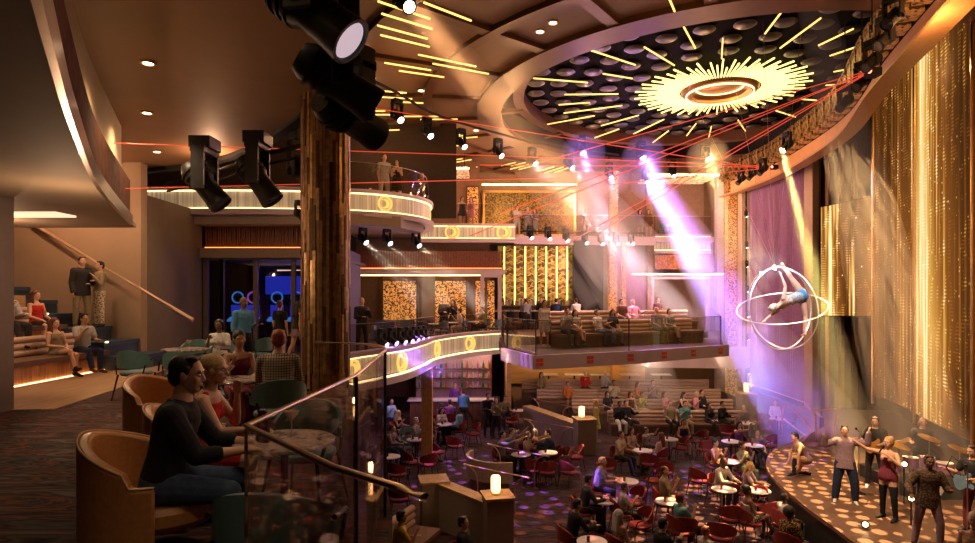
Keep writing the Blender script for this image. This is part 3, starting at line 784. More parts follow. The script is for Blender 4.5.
for x, y, lab in ((-2.6, 29.5, 'sparkling crystal ceiling raft over the far upper balcony'), (9.6, 31.0, 'sparkling crystal ceiling raft over the right upper lounge')):
    o = empty('crystal_raft', (x, y, 7.75)); tag(o, lab, 'chandelier')
    MB().box((0, 0, 0), (3.4, 2.2, .12)).build('raft', mosaic('crystals_%d' % int(x), (.25, .10, .04), (1, .75, .45), 14, .55, .2), o, smooth=False); MB().box((0, -1.12, -.02), (3.5, .06, .08)).build('light_strip', m_strip, o, smooth=False)
    for sx in (-1.5, 1.5): MB().cyl((sx, 0, .06), (sx, 0, CEIL - 7.76), .02, n=6).build('suspension_rod', m_black, o)
struct('wall_upper_left_cross', MB().box((-4.5, 31.4, 6.8), (8.2, .2, 3.8)), M('upper_wall_brown', (.20, .10, .05), .6))
pillar(-2.75, 28.3, .55, 0, 2.8, m_taupe)
pillar(-1.95, 19.7, .34, LOW, -.35, M('pillar_orange_wood', (.45, .24, .10), .5, var=.2))
pillar(4.75, 31.6, .62, 0, TOP3 - .25, m_black)
pillar(8.9, 33.5, .3, 0, 8.6, M('pillar_gold_brown', (.35, .20, .10), .5))
# ================================================================ THINGS: built-in furniture, glass, stage
# ---- foreground glass balustrade
def balustrade(name, path, zf, h, label, posts=(), rail_r=.022, group=None, gm=None, postr=.02, rail_mat=None, basez=.0):
    o = empty(name, (*path[0][:2], zf)); tag(o, label, 'balustrade', group)
    pv = [(p[0] - path[0][0], p[1] - path[0][1]) for p in path]
    MB().strip(pv, basez, h, .014).build('glass_panel', gm or m_glass, o)
    MB().tube([(p[0], p[1], h + .01) for p in pv], rail_r, 8, flat=.6).build('handrail', rail_mat or m_steel, o)
    for q in posts:
        MB().cyl((pv[q][0], pv[q][1], basez), (pv[q][0], pv[q][1], h), postr, n=10).build('post', m_blackgloss if postr < .03 else m_steel, o)
    return o
rp = RAILP[:5] + [tuple(p)[:2] for p in smoothpath([Vector(p + (0,)) for p in RAILP[5:]], 5)]
fgb = balustrade('glass_balustrade', rp, 0, 1.28, 'tall glass balustrade with bronze handrail wrapping the corner beside the marble table', (4, 5), .012, None, m_glassd, .014, M('bronze_rail', (.34, .24, .15), .3, metal=1), -.3)
MB().cyl((RAILP[3][0] - rp[0][0], RAILP[3][1] - rp[0][1], -.3), (RAILP[3][0] - rp[0][0], RAILP[3][1] - rp[0][1], 1.28), .006, n=8).build('glass_edge', m_marble, fgb)
balustrade('glass_balustrade', [(p[0] - .22, p[1] + .12) for p in fs[12:]], 0, 1.05, 'low glass balustrade along the lounge edge above the sweeping gold-lit front', (0, 8, 16, 24), .016, None, m_glass, .016, m_blackgloss)
dp = [(.62, 23.9), (.65, 20.5), (1.42, 17.95), (4.5, 19.4), (8.4, 21.95), (11.2, 30.2)]
balustrade('glass_balustrade', dp, .01, 1.02, 'glass balustrade around the lounge deck with striped sofas', (0, 1, 2, 3, 4), .018, None, m_glass, .018, m_blackgloss)
balustrade('glass_balustrade', [(p[0] - .12, p[1] + .30) for p in l3[10:]], TOP3, 1.1, 'upper glass balustrade on the rounded balcony over the bronze column', (0, 12), .016, None, m_glass, .014, m_steel)
balustrade('glass_balustrade', [(-2.9, 27.75), (1.1, 27.95), (1.3, 31.4), (8.8, 32.1), (11.8, 32.2)], TOP3, 1.1, 'upper glass balustrade in front of the far standing guests', (0, 1, 2, 3), .016, None, m_glass, .016, m_steel)

# stair handrail on the beige wall
o = MB().tube([P(33, 224, 15.6), P(193, 320, 15.2)], .05, 10).build('stair_handrail', M('polished_copper', (.85, .58, .42), .4, metal=.5))
tag(o, 'long diagonal polished metal handrail on the beige stair wall', 'handrail')

# ---- bench tiers on the left
for k in range(4):
    fx = -8.85 - .98 * k; zt = .60 * k
    if k: struct('floor_tier', MB().box((fx - .95, 11.75, zt / 2 - .02), (1.9 + (0 if k < 3 else 2), 5.0, zt - .04)), m_oak)
    o = empty('bench', (fx - .40, 11.8, zt))
    tag(o, ['front row bench with striped roll cushions and glowing timber base', 'second row bench with roll cushions behind the front bench', 'third row bench with roll cushions high on the tiers', 'topmost bench with roll cushions under the mezzanine'][k], 'bench', None)
    L = 4.95
    MB().box((-.02, 0, .20), (.55, L, .40)).build('timber_base', m_oakv, o, smooth=False)
    MB().box((.0, 0, .435), (.82, L, .10)).build('seat', M('chocolate_leather', (.10, .045, .022), .5, var=.1), o)
    for j in range(3):
        MB().cyl((-.36 - .03 * j, -L / 2 + .02, .555 + .135 * j), (-.36 - .03 * j, L / 2 - .02, .555 + .135 * j), .072, n=14).build('roll_cushion', m_fabric, o)
    MB().box((.28, 0, .02), (.03, L, .025)).build('light_strip', M('bench_led', emit=(1, .50, .22), es=6), o)
for k in range(7):
    rx = -8.25 - .70 * k; z = .33 * (k + 1)
    o = empty('cushioned_step', (rx, 14.96, 0)); tag(o, ['lowest blue cushioned step at the foot of the tiers', 'second blue cushioned step from the bottom', 'third blue cushioned step, under the standing couple', 'fourth blue cushioned step behind the couple', 'fifth blue cushioned step up the wall', 'sixth blue cushioned step up the wall', 'topmost blue cushioned step beside the grey pier'][k], 'step', None)
    MB().box((-.355, 0, z / 2 - .045), (.69, 1.40, z - .09)).build('riser', M('navy_riser', (.03, .045, .07), .6), o, smooth=False)
    MB().box((-.34, -.0, z - .045), (.69, 1.44, .09)).build('cushion', M('navy_leather', (.035, .065, .11), .45, var=.1), o)
    MB().box((.05, -.70, z + .01), (.05, .05, .03)).build('step_light', m_strip, o)

# ---- glass room with gaming machines
struct('wall_games_back', MB().strip([(-9.0, 24.2), (-5.1, 24.2), (-4.75, 19.4)], 0, 3.4, .15), M('indigo_wall', (.05, .04, .14), .7))
struct('floor_games', MB().box((-7.0, 21.7, .012), (4.0, 4.8, .02)), M('games_carpet', (.05, .02, .05), .9))
struct('ceiling_games', MB().box((-6.95, 21.8, 3.0), (4.2, 4.9, .1)), M('games_ceiling', (.03, .03, .09), .5))
o = empty('glass_wall', (-5.9, GY, 0)); tag(o, 'floor-to-ceiling framed glass wall of the blue-lit games room', 'glass wall')
xs = [-8.85, -8.35, (222 - CX) / F * GY, (256 - CX) / F * GY, -6.1, -4.8]
for x in xs:
    MB().box((x + 5.9, 0, 1.47), (.13, .14, 2.94)).build('mullion', M('mullion_taupe', (.16, .12, .10), .5), o, smooth=False)
for a, c in zip(xs, xs[1:]):
    MB().box(((a + c) / 2 + 5.9, 0, 1.47), (c - a - .14, .02, 2.86)).build('pane', m_glass, o, smooth=False)
MB().box((-.95, 0, 2.93), (4.1, .16, .08)).build('head_frame', MATS['mullion_taupe'], o, smooth=False)
def games_machine(x, y, label, hue):
    o = empty('games_machine', (x, y, 0)); tag(o, label, 'arcade machine', None)
    MB().box((0, .15, .45), (.55, .6, .9)).box((0, .30, 1.3), (.55, .3, 1.0)).build('cabinet', m_blackgloss, o, smooth=False)
    MB().box((0, .13, 1.25), (.46, .03, .40)).build('screen', m_screenb, o, smooth=False)
    MB().lathe([(.17, -.02), (.215, -.02), (.215, .02), (.17, .02), (.17, -.02)], 28, (0, .14, 1.72), (0, 1, 0)).build('ring_light', hue, o)
    MB().obox((0, -.04, .95), (.25, 0, 0), (0, .14, .05), (0, 0, .03)).build('button_panel', hue, o, smooth=False)
hg = M('ring_green', emit=(.25, .8, .12), es=.5); hb = M('ring_cyan', emit=(.05, .25, .9), es=.6); hp = M('ring_violet', emit=(.5, .12, .9), es=.5)
for x, h, w in ((-8.5, hb, 'cyan ringed games machine at the far left behind the glass'), (-7.95, hp, 'violet ringed games machine, second behind the glass'), (-7.1, hb, 'cyan ringed games machine beside the first mullion'), (-6.4, hb, 'games machine with cyan ring behind the seated guest'), (-5.75, hg, 'green ringed games machine in the middle pane'), (-5.0, hb, 'cyan ringed games machine right of the green one')):
    games_machine(x - .4, 21.6, w, h)
for x, w in ((-8.0, 'wide blue wall screen over the left games machines'), (-6.4, 'bright blue wall screen in the middle of the games room')):
    o = empty('wall_screen', (x, 23.9, 2.2)); tag(o, w, 'screen')
    MB().box((0, .05, 0), (1.5, .06, .8)).build('case', m_black, o, smooth=False); MB().box((0, 0, 0), (1.4, .02, .72)).build('display', m_screenb, o, smooth=False)
tag(MB().tube([(-7.3, 21.2, 2.66), (-5.9, 21.0, 2.66), (-5.2, 21.2, 2.66)], .025, 6).build('ceiling_light_line', M('pale_led', emit=(1, .7, .5), es=1.2)), 'thin pale light line under the games room ceiling', 'light')

# ---- mosaic panels in the lounge
for x, w, lab in ((-4.15, 1.55, 'backlit amber lattice panel left of the lounge pillar'), (-1.75, 1.45, 'backlit amber lattice panel right of the lounge pillar'), (-.35, .42, 'narrow amber lattice strip beside the lavender frame')):
    o = empty('lattice_panel', (x, 28.9, 0)); tag(o, lab, 'panel')
    MB().box((0, 0, 1.45), (w, .06, 2.1)).build('lattice', m_lattice, o, smooth=False)
    b = MB()
    for sx in (-1, 1): b.box((sx * (w / 2 + .05), 0, 1.4), (.1, .14, 2.6))
    b.box((0, 0, 2.55), (w, .14, .1)); b.box((0, 0, .25), (w, .14, .3)); b.build('frame', m_wood, o, smooth=False)
o = empty('portal_frame', (.15, 26.6, 0)); tag(o, 'pale lavender square portal frame at the end of the lounge', 'frame')
for x in (-.38, .38): MB().box((x, 0, 1.3), (.16, .3, 2.6)).build('upright', m_lav, o, smooth=False)
MB().box((0, 0, 2.68), (.92, .3, .16)).build('head', m_lav, o, smooth=False)
MB().box((0, .1, 1.3), (.3, .05, 2.3)).build('lattice', m_lattice, o, smooth=False)

# ---- back bar with gold curtain of light
o = empty('bar_backdrop', (2.6, 32.6, 0)); tag(o, 'tall golden backlit bar backdrop with vertical light columns', 'bar backdrop')
MB().box((0, .1, 2.9), (4.1, .1, 3.2)).build('gold_panel', mosaic('backdrop_gold', (.10, .05, .008), (.42, .27, .05), 6, .30, .5), o, smooth=False)
for i in range(7):
    x = -1.7 + i * .56
    MB().box((x, 0, 2.9), (.07, .06, 3.1)).build('light_column', M('gold_column_light', emit=(1, .72, .22), es=2.6), o, smooth=False)
for i in range(6):
    b = MB()
    for j in range(9):
        z = 1.6 + j * .33; x = -1.42 + i * .56
        b.obox((x - .07, -.02, z), (.09, 0, .035), (0, .02, 0), (-.01, 0, .02)); b.obox((x + .07, -.02, z + .07), (.09, 0, -.035), (0, .02, 0), (.01, 0, .02))
    b.build('twisted_ornament', m_gold, o, smooth=False)
o = empty('bar_counter', (2.6, 29.3, 0)); tag(o, 'long dark bar counter under the golden backdrop', 'bar counter')
MB().box((0, 0, .53), (4.6, .6, 1.06)).build('front', m_wood, o, smooth=False); MB().box((0, 0, 1.09), (4.8, .75, .06)).build('worktop', m_marble, o, smooth=False)
bt = None
def bottle(loc, col, label, group, k=1.0):
    b = MB().lathe([(.001, 0), (.036, 0), (.038, .02), (.038, .17), (.013, .23), (.013, .29), (.016, .295), (.001, .30)], 10, (0, 0, 0)).build('bottle', M('bottle_' + col, {'g': (.03, .12, .04), 'a': (.30, .12, .02), 'c': (.4, .38, .34), 'v': (.35, .15, .35)}[col], .12), loc=loc)
    b.scale = (k, k, k); return tag(b, label, 'bottle', group)
rnd = random.Random(5)
protos = [bottle((.7 + .16 * i, 32.25, 1.32), c, 'bottle on the shelf in front of the golden bar backdrop', 'bottles on the gold back bar', 1.25) for i, c in enumerate('gacv')]
for i in range(4, 24):
    dup(protos[i % 4], (.7 + .16 * i, 32.25, 1.32))
o = empty('bar_shelf', (2.55, 32.3, 1.30)); tag(o, 'long shelf of bottles in front of the golden bar backdrop', 'shelf')
MB().box((0, 0, -.03), (4.2, .3, .05)).build('board', m_wood, o, smooth=False); MB().box((0, .2, -.66), (4.2, .1, 1.3)).build('cabinet', m_wood, o, smooth=False)
# bar stools
def stool_proto():
    o = empty('bar_stool', (-.2, 28.7, 0)); tag(o, 'dark bar stool in the row along the upper bar counter', 'bar stool', 'bar stools at the upper bar')
    MB().lathe([(.001, .72), (.19, .72), (.20, .76), (.18, .80), (.001, .80)], 16).build('seat', m_black, o)
    MB().strip(arc(0, 0, .19, 200, 340, 8), .80, 1.05, .03).build('backrest', m_black, o)
    for a in (45, 135, 225, 315): MB().cyl((.10 * math.cos(R(a)), .10 * math.sin(R(a)), .72), (.20 * math.cos(R(a)), .20 * math.sin(R(a)), 0), .014, n=6).build('leg', m_blackgloss, o)
    return o
st = stool_proto(); st.location = (.5, 28.55, 0)
for i in range(1, 8): dup(st, (.5 + .58 * i, 28.55, 0))

# dark void, gold mosaic columns on the upper levels
def mosaic_column(x, y, w, z0, z1, label):
    o = empty('mosaic_column', (x, y, z0)); tag(o, label, 'column')
    MB().box((0, 0, (z1 - z0) / 2), (w, w, z1 - z0)).build('mosaic_cladding', m_mosaic, o, smooth=False)
    MB().box((0, 0, .1), (w + .1, w + .1, .2)).build('plinth', m_lav, o, smooth=False)
mosaic_column(6.35, 31.0, .40, 0, TOP3 - .3, 'glittering gold mosaic column right of the dark opening behind the bar')
mosaic_column(7.0, 31.4, .22, 0, TOP3 - .3, 'thin gold mosaic strip beside the wider mosaic column')
mosaic_column(6.9, 33.4, .42, TOP3, 8.6, 'gold mosaic column on the upper level between the standing guests')
mosaic_column(12.72, 31.9, .46, LOW, 8.4, 'tall glittering gold mosaic pilaster framing the stage opening')
struct('wall_void', MB().box((5.35, 31.9, 2.3), (1.4, .1, 4.6)), m_black)  # black sheet puts the darkness of the opening into colour
struct('wall_pilaster_left', MB().box((12.3, 32.4, 2.4), (.35, .4, 12.6)), M('pilaster_violet_grey', (.42, .36, .42), .5))
struct('wall_pilaster_right', MB().box((13.25, 31.6, 2.4), (.5, .9, 12.6)), M('pilaster_stone', (.46, .34, .22), .5))
# right lounge room on level two
o = empty('lounge_room_frame', (10.2, 32.0, 0)); tag(o, 'lavender framed opening of the far lounge with a bright ceiling line', 'opening')
for x in (-1.55, 1.35): MB().box((x, 0, 1.35), (.10, .3, 2.7)).build('upright', m_lav, o, smooth=False)
MB().box((-.1, 0, 2.75), (3.1, .3, .12)).build('head', m_lav, o, smooth=False)
MB().box((-.6, -1.2, 2.9), (4.6, .08, .06)).build('light_strip', M('pink_white_led', emit=(1, .72, .62), es=5), o, smooth=False)
b = MB()
for i in range(44): b.box((8.9 + i * .066, 32.3 + .03 * (i % 2), 3.6), (.055, .05, .75))
struct('wall_slats_right', b, M('terracotta_slats', (.40, .17, .09), .5, var=.4, scale=9))
struct('wall_upper_slab_edge', MB().strip([(1.35, 31.25), (8.8, 31.95)], TOP3 - .45, TOP3 - .0, .12), m_lav)

# ---- emblems on the deck front
deck_e = [Vector((x, y, -.16)) for x, y in DECK[1:]]
struct('trim_deck_front', MB().strip([(.5, 20.42), (1.33, 17.72), (4.52, 19.22), (8.6, 21.85)], -.38, .03, .12), m_lav)
def emblem(p, d, label, group):
    d = Vector((d[0], d[1], 0)).normalized(); x = d.cross(Vector((0, 0, 1)))
    b = MB()
    for i, j in ((-1, -1), (1, -1), (-1, 1), (1, 1)):
        b.obox(p + d * .075 + x * (.062 * i) + Vector((0, 0, .062 * j)), x * .05, Vector((0, 0, .05)), d * .012)
    return tag(b.build('red_emblem', M('emblem_red', emit=(.6, .06, .02), es=.10), smooth=False), label, 'emblem', group)
a, c, e = Vector((1.33, 17.72, -.17)), Vector((4.52, 19.22, -.17)), Vector((8.6, 21.85, -.17))
for i, (s0, s1, t, w) in enumerate(((a, c, .05, 'leftmost, at the sharp corner of the deck'), (a, c, .55, 'second from the sharp corner of the deck'), (a, c, .98, 'below the seated pair of women'), (c, e, .30, 'below the guest in pink'), (c, e, .60, 'below the man in grey'), (c, e, .90, 'at the far right end of the deck'))):
    dr = (s1 - s0).normalized(); emblem(s0.lerp(s1, t), (dr.y, -dr.x), 'small red four-square emblem on the deck front, ' + w, None)

# ---- sofas (striped roll backs)
def sofa(p0, p1, zf, label, group, k=3, mat=None, seatmat=None, arms=True, name='sofa'):
    """p0->p1 along the back; the seat is on the right-hand side of that direction"""
    p0 = Vector((*p0, 0)); p1 = Vector((*p1, 0)); L = (p1 - p0).length; a = math.atan2(p1.y - p0.y, p1.x - p0.x)
    o = empty(name, ((p0.x + p1.x) / 2, (p0.y + p1.y) / 2, zf), a); tag(o, label, 'sofa', group)
    MB().box((0, -.42, .20), (L - .06, .66, .40)).build('base', seatmat or M('sofa_base', (.10, .06, .045), .6), o, smooth=False)
    MB().box((0, -.42, .425), (L - .02, .74, .09)).build('seat', M('sofa_seat', (.16, .085, .05), .6), o)
    MB().box((0, .02, .42), (L, .06, .84)).build('back_panel', m_wood, o, smooth=False)
    for j in range(k):
        n = max(1, round(L / 2.4))
        for q in range(n):
            xa = -L / 2 + L * q / n + .015; xb = -L / 2 + L * (q + 1) / n - .015
            MB().cyl((xa, -.09 + .0 * j, .53 + .15 * j), (xb, -.09, .53 + .15 * j), .082, n=12).build('roll_cushion', mat or m_fabric, o)
    return o
# upper deck rows
struct('floor_deck_tier', MB().prism([(1.2, 21.9), (7.2, 24.6), (9.4, 26.0), (9.4, 27.9), (1.2, 27.0)], 0.01, .30), m_wood)
sofa((2.1, 21.0), (7.9, 23.9), .01, 'long front sofa with striped roll back on the upper deck', None)
sofa((2.2, 23.0), (8.3, 25.6), .30, 'long rear sofa with striped roll back on the upper deck', None)
# lower rows under the deck
rows = []
for k in range(4):
    zf = LOW + .27 * k
    if k: struct('floor_terrace', MB().prism([(1.2, 25.05 + 1.15 * k - .75), (11.8, 25.05 + 1.15 * k - .75), (11.8, 33.5), (1.2, 33.5)], LOW + .27 * (k - 1), zf), M('terrace_carpet', (.10, .06, .05), .9))
    x0 = (4.9, 3.6, 2.2, 1.6)[k]
    rows.append(zf)
    sofa((x0, 25.05 + 1.15 * k), (10.6 - .1 * k, 25.05 + 1.15 * k), zf, ['lowest striped roll-back sofa row at the back of the stalls', 'second striped roll-back sofa row of the stalls terrace', 'third striped roll-back sofa row of the stalls terrace', 'topmost striped roll-back sofa row under the deck'][k], None, 3)
struct('wall_booth_back', MB().box((4.6, 32.2, -1.6), (7.4, .15, 2.4)), m_goldwood)
struct('wall_booth_side', MB().strip([(.95, 27.0), (.95, 32.2)], LOW, -.38, .2), m_goldwood)
struct('trim_booth_light', MB().box((4.6, 32.0, -.52), (7.2, .06, .05)), m_strip)
pillar(6.6, 31.6, .35, LOW + .9, -.35, M('orange_pillar', (.55, .28, .08), .5))
# pale curved parapet on the right under the deck
b = MB(); b.prism([tuple(q)[:2] for q in smoothpath([Vector(q) for q in [(7.3, 27.6, 0), (7.35, 29.2, 0), (8.2, 30.2, 0), (10.2, 30.4, 0), (11.5, 29.3, 0), (11.6, 27.2, 0)]], 5)], -1.45, -.50)
struct('wall_parapet_pale', b, M('rose_plaster', (.46, .34, .32), .6, var=.08, scale=1.5))
# dining ledge tables in the booth
def ledge_table(x, y, z, label):
    o = empty('dining_table', (x, y, z)); tag(o, label, 'table', None)
    MB().box((0, 0, .72), (.95, .55, .04)).build('tabletop', m_white, o, smooth=False)
    MB().cyl((0, 0, 0), (0, 0, .70), .04, n=10).build('pedestal', m_black, o)
for x, w in ((3.1, 'leftmost table in the gold-walled booth row'), (4.4, 'booth table beside the person in red'), (5.7, 'booth table between the orange pillar and the diners'), (7.2, 'booth table before the pale parapet'), (8.8, 'rightmost booth table at the parapet')):
    ledge_table(x, 30.9, LOW + .9, w)

# ---- lamp pillars, low walls
def lantern(loc, label, power=14):
    o = empty('table_lantern', loc); tag(o, label, 'lamp')
    MB().lathe([(.001, 0), (.09, 0), (.09, .03), (.05, .05), (.001, .05)], 20).build('base', m_brass, o)
    MB().lathe([(.001, .05), (.085, .05), (.10, .09), (.10, .36), (.085, .40), (.001, .40)], 24).build('lamp_shade', M('lantern_glow', emit=(1, .52, .20), es=5.0), o)
    b = MB()
    for a in range(0, 360, 60): b.cyl((.105 * math.cos(R(a)), .105 * math.sin(R(a)), .05), (.105 * math.cos(R(a)), .105 * math.sin(R(a)), .39), .006, n=5)
    b.build('cage', m_brass, o)
    l = bpy.data.lights.new('lantern_light', 'POINT'); l.energy = power; l.color = (1, .55, .25); l.shadow_soft_size = .12
    lo = bpy.data.objects.new('lantern_light', l); COL.objects.link(lo); lo.location = (loc[0], loc[1], loc[2] + .62)
m_lwall = M('low_wall_plaster', (.30, .225, .18), .7, var=.05); m_ltop = M('gold_stone_cap', (.42, .27, .12), .5, var=.3, scale=6)
def low_wall(p, q, zp, zq, w, label, pil=None):
    o = empty('low_wall', (p[0], p[1], LOW)); tag(o, label, 'low wall')
    d = Vector((q[0] - p[0], q[1] - p[1]))
    MB().strip([(0, 0), tuple(d)], 0, [zp - LOW, zq - LOW], w).build('wall_body', m_lwall, o, smooth=False)
    MB().strip([(0, 0), tuple(d)], [zp - LOW, zq - LOW], [zp - LOW + .05, zq - LOW + .05], w + .06).build('stone_cap', m_ltop, o, smooth=False)
def lamp_pillar(x, y, w, h, label, rz=0, z=LOW):
    o = empty('pillar_block', (x, y, z), rz); tag(o, label, 'pillar')
    MB().box((0, 0, h / 2), (w, w, h)).build('block', m_lwall, o, smooth=False)
    MB().box((0, 0, h + .03), (w + .08, w + .08, .06)).build('stone_cap', m_ltop, o, smooth=False)
lamp_pillar(.22, 13.35, .58, 1.15, 'square pillar block carrying the nearest glowing lantern', R(12))
lantern((.18, 13.35, LOW + 1.21), 'glowing cylindrical lantern on the nearest low pillar')
lamp_pillar(-1.30, 14.75, .62, 1.08, 'square pillar block ending the nearest low wall, without a lantern', R(12))
low_wall((-1.05, 14.55), (.0, 13.6), LOW + 1.05, LOW + .95, .30, 'nearest low plaster wall with gold stone cap sloping to the lantern pillar')
lamp_pillar(3.45, 21.7, .66, 1.18, 'square pillar block with lantern beside the guest in lime', R(8))
lantern((3.35, 21.7, LOW + 1.24), 'glowing lantern on the middle pillar near the guest in lime')
low_wall((1.55, 24.2), (3.2, 22.1), LOW + 1.2, LOW + .95, .38, 'middle low plaster wall with gold cap left of the middle lantern')
lamp_pillar(10.9, 25.7, .62, 1.45, 'square pillar block with lantern at the foot of the mosaic pilaster')
lantern((10.9, 25.7, LOW + 1.51), 'glowing lantern at the foot of the gold mosaic pilaster')
# curved-leg railings
def ramp_rail(a, c, label):
    a = Vector(a); c = Vector(c); o = empty('ramp_railing', (a.x, a.y, a.z)); tag(o, label, 'railing')
    v = c - a
    MB().tube([(0, 0, 0), v], .030, 8).build('handrail', M('copper_tube', (.75, .50, .38), .3, metal=1), o)
    for t in (.22, .78):
        q = v * t; s = 1 if t < .5 else -1; h = v.normalized() * (.35 * -s)
        MB().tube(smoothpath([q + h * .9 + Vector((0, 0, -.02)), q + h * .25 + Vector((0, 0, -.15)), q + Vector((0, 0, -.40)), Vector((q.x, q.y, LOW - a.z))], 5), .020, 8).build('leg', MATS['copper_tube'], o)
        MB().lathe([(.001, 0), (.07, 0), (.07, .015), (.001, .02)], 16, (q.x, q.y, LOW - a.z)).build('foot', MATS['copper_tube'], o)
ramp_rail((-.64, 16.5, -2.8), (1.06, 15.25, -2.8), 'curved-leg copper railing just behind the nearest lantern')
ramp_rail((0, 18.8, -2.8), (1.75, 17.3, -2.8), 'curved-leg copper railing over the curved bench')
ramp_rail((1.35, 22.4, -2.75), (2.95, 21.0, -2.78), 'curved-leg copper railing in front of the middle low wall')
ramp_rail((1.75, 24.8, -2.35), (3.2, 22.9, -2.4), 'copper railing rising behind the middle low wall')

# ---- stage
SZ = -2.9
sp_ = [(9.9, 19.6), (8.67, 18.4), (7.9, 17.2), (7.42, 16.0), (7.2, 14.8), (7.02, 13.3), (6.95, 11.9), (6.7, 9.8), (6.1, 7.8), (5.6, 5.5)]
spp = [tuple(p)[:2] for p in smoothpath([Vector(p + (0,)) for p in sp_], 5)]
struct('floor_stage', MB().prism(spp + [(17.6, 5.5), (17.6, 24.5), (14.0, 25.5), (12.0, 21.8)], LOW, SZ - .04), m_blackgloss)
struct('floor_stage_top', MB().prism([(x, y) for x, y in spp] + [(17.6, 5.5), (17.6, 24.5), (14.0, 25.5), (12.0, 21.8)], SZ - .04, SZ), M('stage_boards', (.10, .055, .032), .5, var=.08, scale=2))
struct('trim_stage_edge', MB().strip(spp, SZ - .07, SZ + .012, .07), m_wood)
# LED screens
def screen_mat(name, glow, seed, yc=18.7, gcol=.9):
    m, n, l, b = nodemat(name); b.inputs['Roughness'].default_value = .4
    def N(t): return n.new('ShaderNode' + t)
    def math_(op, a, c=None):
        x = N('Math'); x.operation = op
        for i, q in enumerate((a, c)):
            if q is None: continue
            if isinstance(q, (int, float)): x.inputs[i].default_value = q
            else: l.new(q, x.inputs[i])
        return x.outputs[0]
    tc = N('TexCoord')
    def tex(kind, sc, **kw):
        mp = N('Mapping'); mp.inputs['Scale'].default_value = sc; mp.inputs['Location'].default_value = (seed, seed * .7, 0); l.new(tc.outputs['Object'], mp.inputs[0])
        t = N(kind); l.new(mp.outputs[0], t.inputs['Vector'])
        for k, v in kw.items(): t.inputs[k].default_value = v
        return t
    st = tex('TexNoise', (3.4, 3.4, .07), Scale=1.5, Detail=4)
    sw_ = tex('TexNoise', (1.0, 1.0, .10), Scale=.55, Detail=1)
    hf = tex('TexWave', (0, 0, 1), Scale=3.2); hf.bands_direction = 'Z'
    bl = tex('TexNoise', (3.2, 3.2, 1.1), Scale=1.4, Detail=2)
    vo = tex('TexVoronoi', (2.6, 2.6, 1.9), Scale=1.5)
    streak = math_('MULTIPLY', math_('MAXIMUM', math_('SUBTRACT', st.outputs['Fac'], .50), 0), 5.0)
    dash = math_('MULTIPLY', math_('GREATER_THAN', hf.outputs['Fac'], .55), math_('MULTIPLY', math_('GREATER_THAN', bl.outputs['Fac'], .56), math_('ADD', streak, .25)))
    spark = math_('LESS_THAN', vo.outputs['Distance'], .09)
    base = math_('ADD', math_('MULTIPLY', math_('MAXIMUM', math_('SUBTRACT', sw_.outputs['Fac'], .35), 0), glow), .05)
    sep = N('SeparateXYZ'); l.new(tc.outputs['Object'], sep.inputs[0])
    low = math_('MULTIPLY', math_('MAXIMUM', math_('SUBTRACT', 1.0, math_('MULTIPLY', math_('ABSOLUTE', math_('SUBTRACT', sep.outputs['Z'], .6)), .17)), 0), .55 * glow)
    gy = math_('MULTIPLY', math_('SUBTRACT', sep.outputs['Y'], yc), .42)
    gauss = math_('DIVIDE', 1.0, math_('ADD', 1.0, math_('MULTIPLY', math_('MULTIPLY', gy, gy), 2.2)))
    lowz = N('MapRange'); l.new(sep.outputs['Z'], lowz.inputs[0]); lowz.inputs[1].default_value = -2; lowz.inputs[2].default_value = 3.0; lowz.inputs[3].default_value = .35; lowz.inputs[4].default_value = 1
    streak = math_('MULTIPLY', streak, math_('MULTIPLY', lowz.outputs[0], math_('ADD', math_('MULTIPLY', gauss, 1.3), .25)))
    low = math_('ADD', math_('MULTIPLY', low, .7), math_('MULTIPLY', gauss, .55 * glow * .6))
    gc = math_('DIVIDE', gcol, math_('ADD', 1.0, math_('POWER', math_('ABSOLUTE', math_('MULTIPLY', math_('SUBTRACT', sep.outputs['Y'], 18.5), 3.2)), 2)))
    gz = N('MapRange'); l.new(sep.outputs['Z'], gz.inputs[0]); gz.inputs[1].default_value = -2; gz.inputs[2].default_value = 5; gz.inputs[3].default_value = .15; gz.inputs[4].default_value = 1
    tot = math_('ADD', math_('ADD', math_('MULTIPLY', base, math_('ADD', math_('MULTIPLY', low, 1.1), .10)), math_('MULTIPLY', streak, math_('ADD', low, .30))), math_('ADD', math_('MULTIPLY', dash, .8), math_('MULTIPLY', spark, 1.0)))
    r = N('ValToRGB'); e = r.color_ramp.elements
    e[0].position = 0; e[0].color = (.015, .004, .001, 1); e[1].position = 1; e[1].color = (1, .88, .48, 1)
    x = e.new(.30); x.color = (.30, .10, .015, 1); x = e.new(.6); x.color = (.80, .42, .08, 1)
    l.new(math_('MULTIPLY', math_('ADD', math_('MULTIPLY', tot, math_('ADD', math_('MULTIPLY', gauss, .85), .42)), math_('MULTIPLY', gc, gz.outputs[0])), .66), r.inputs['Fac']); l.new(r.outputs['Color'], b.inputs['Emission Color']); b.inputs['Emission Strength'].default_value = 1.15
    b.inputs['Base Color'].default_value = (.01, .01, .01, 1); b.inputs['Specular IOR Level'].default_value = 0
    return m
scr = [tuple(p)[:2] for p in smoothpath([Vector((14.25, 22.6, 0)), Vector((13.6, 20.0, 0)), Vector((12.75, 17.5, 0)), Vector((11.9, 14.6, 0)), Vector((11.2, 11.4, 0)), Vector((10.9, 8, 0))], 5)]
scr2 = [(x + .12, y) for x, y in scr]
m_scr = screen_mat('gold_rain_screen', 1.7, 0)
o = empty('led_wall', (0, 0, 0)); tag(o, 'huge curved video wall of falling golden light behind the band', 'video wall')
cuts = [0, 7, 8 + 6, len(scr2) - 1]
MB().strip(scr2, -1.9, 9.4, .06).build('display', m_scr, o)
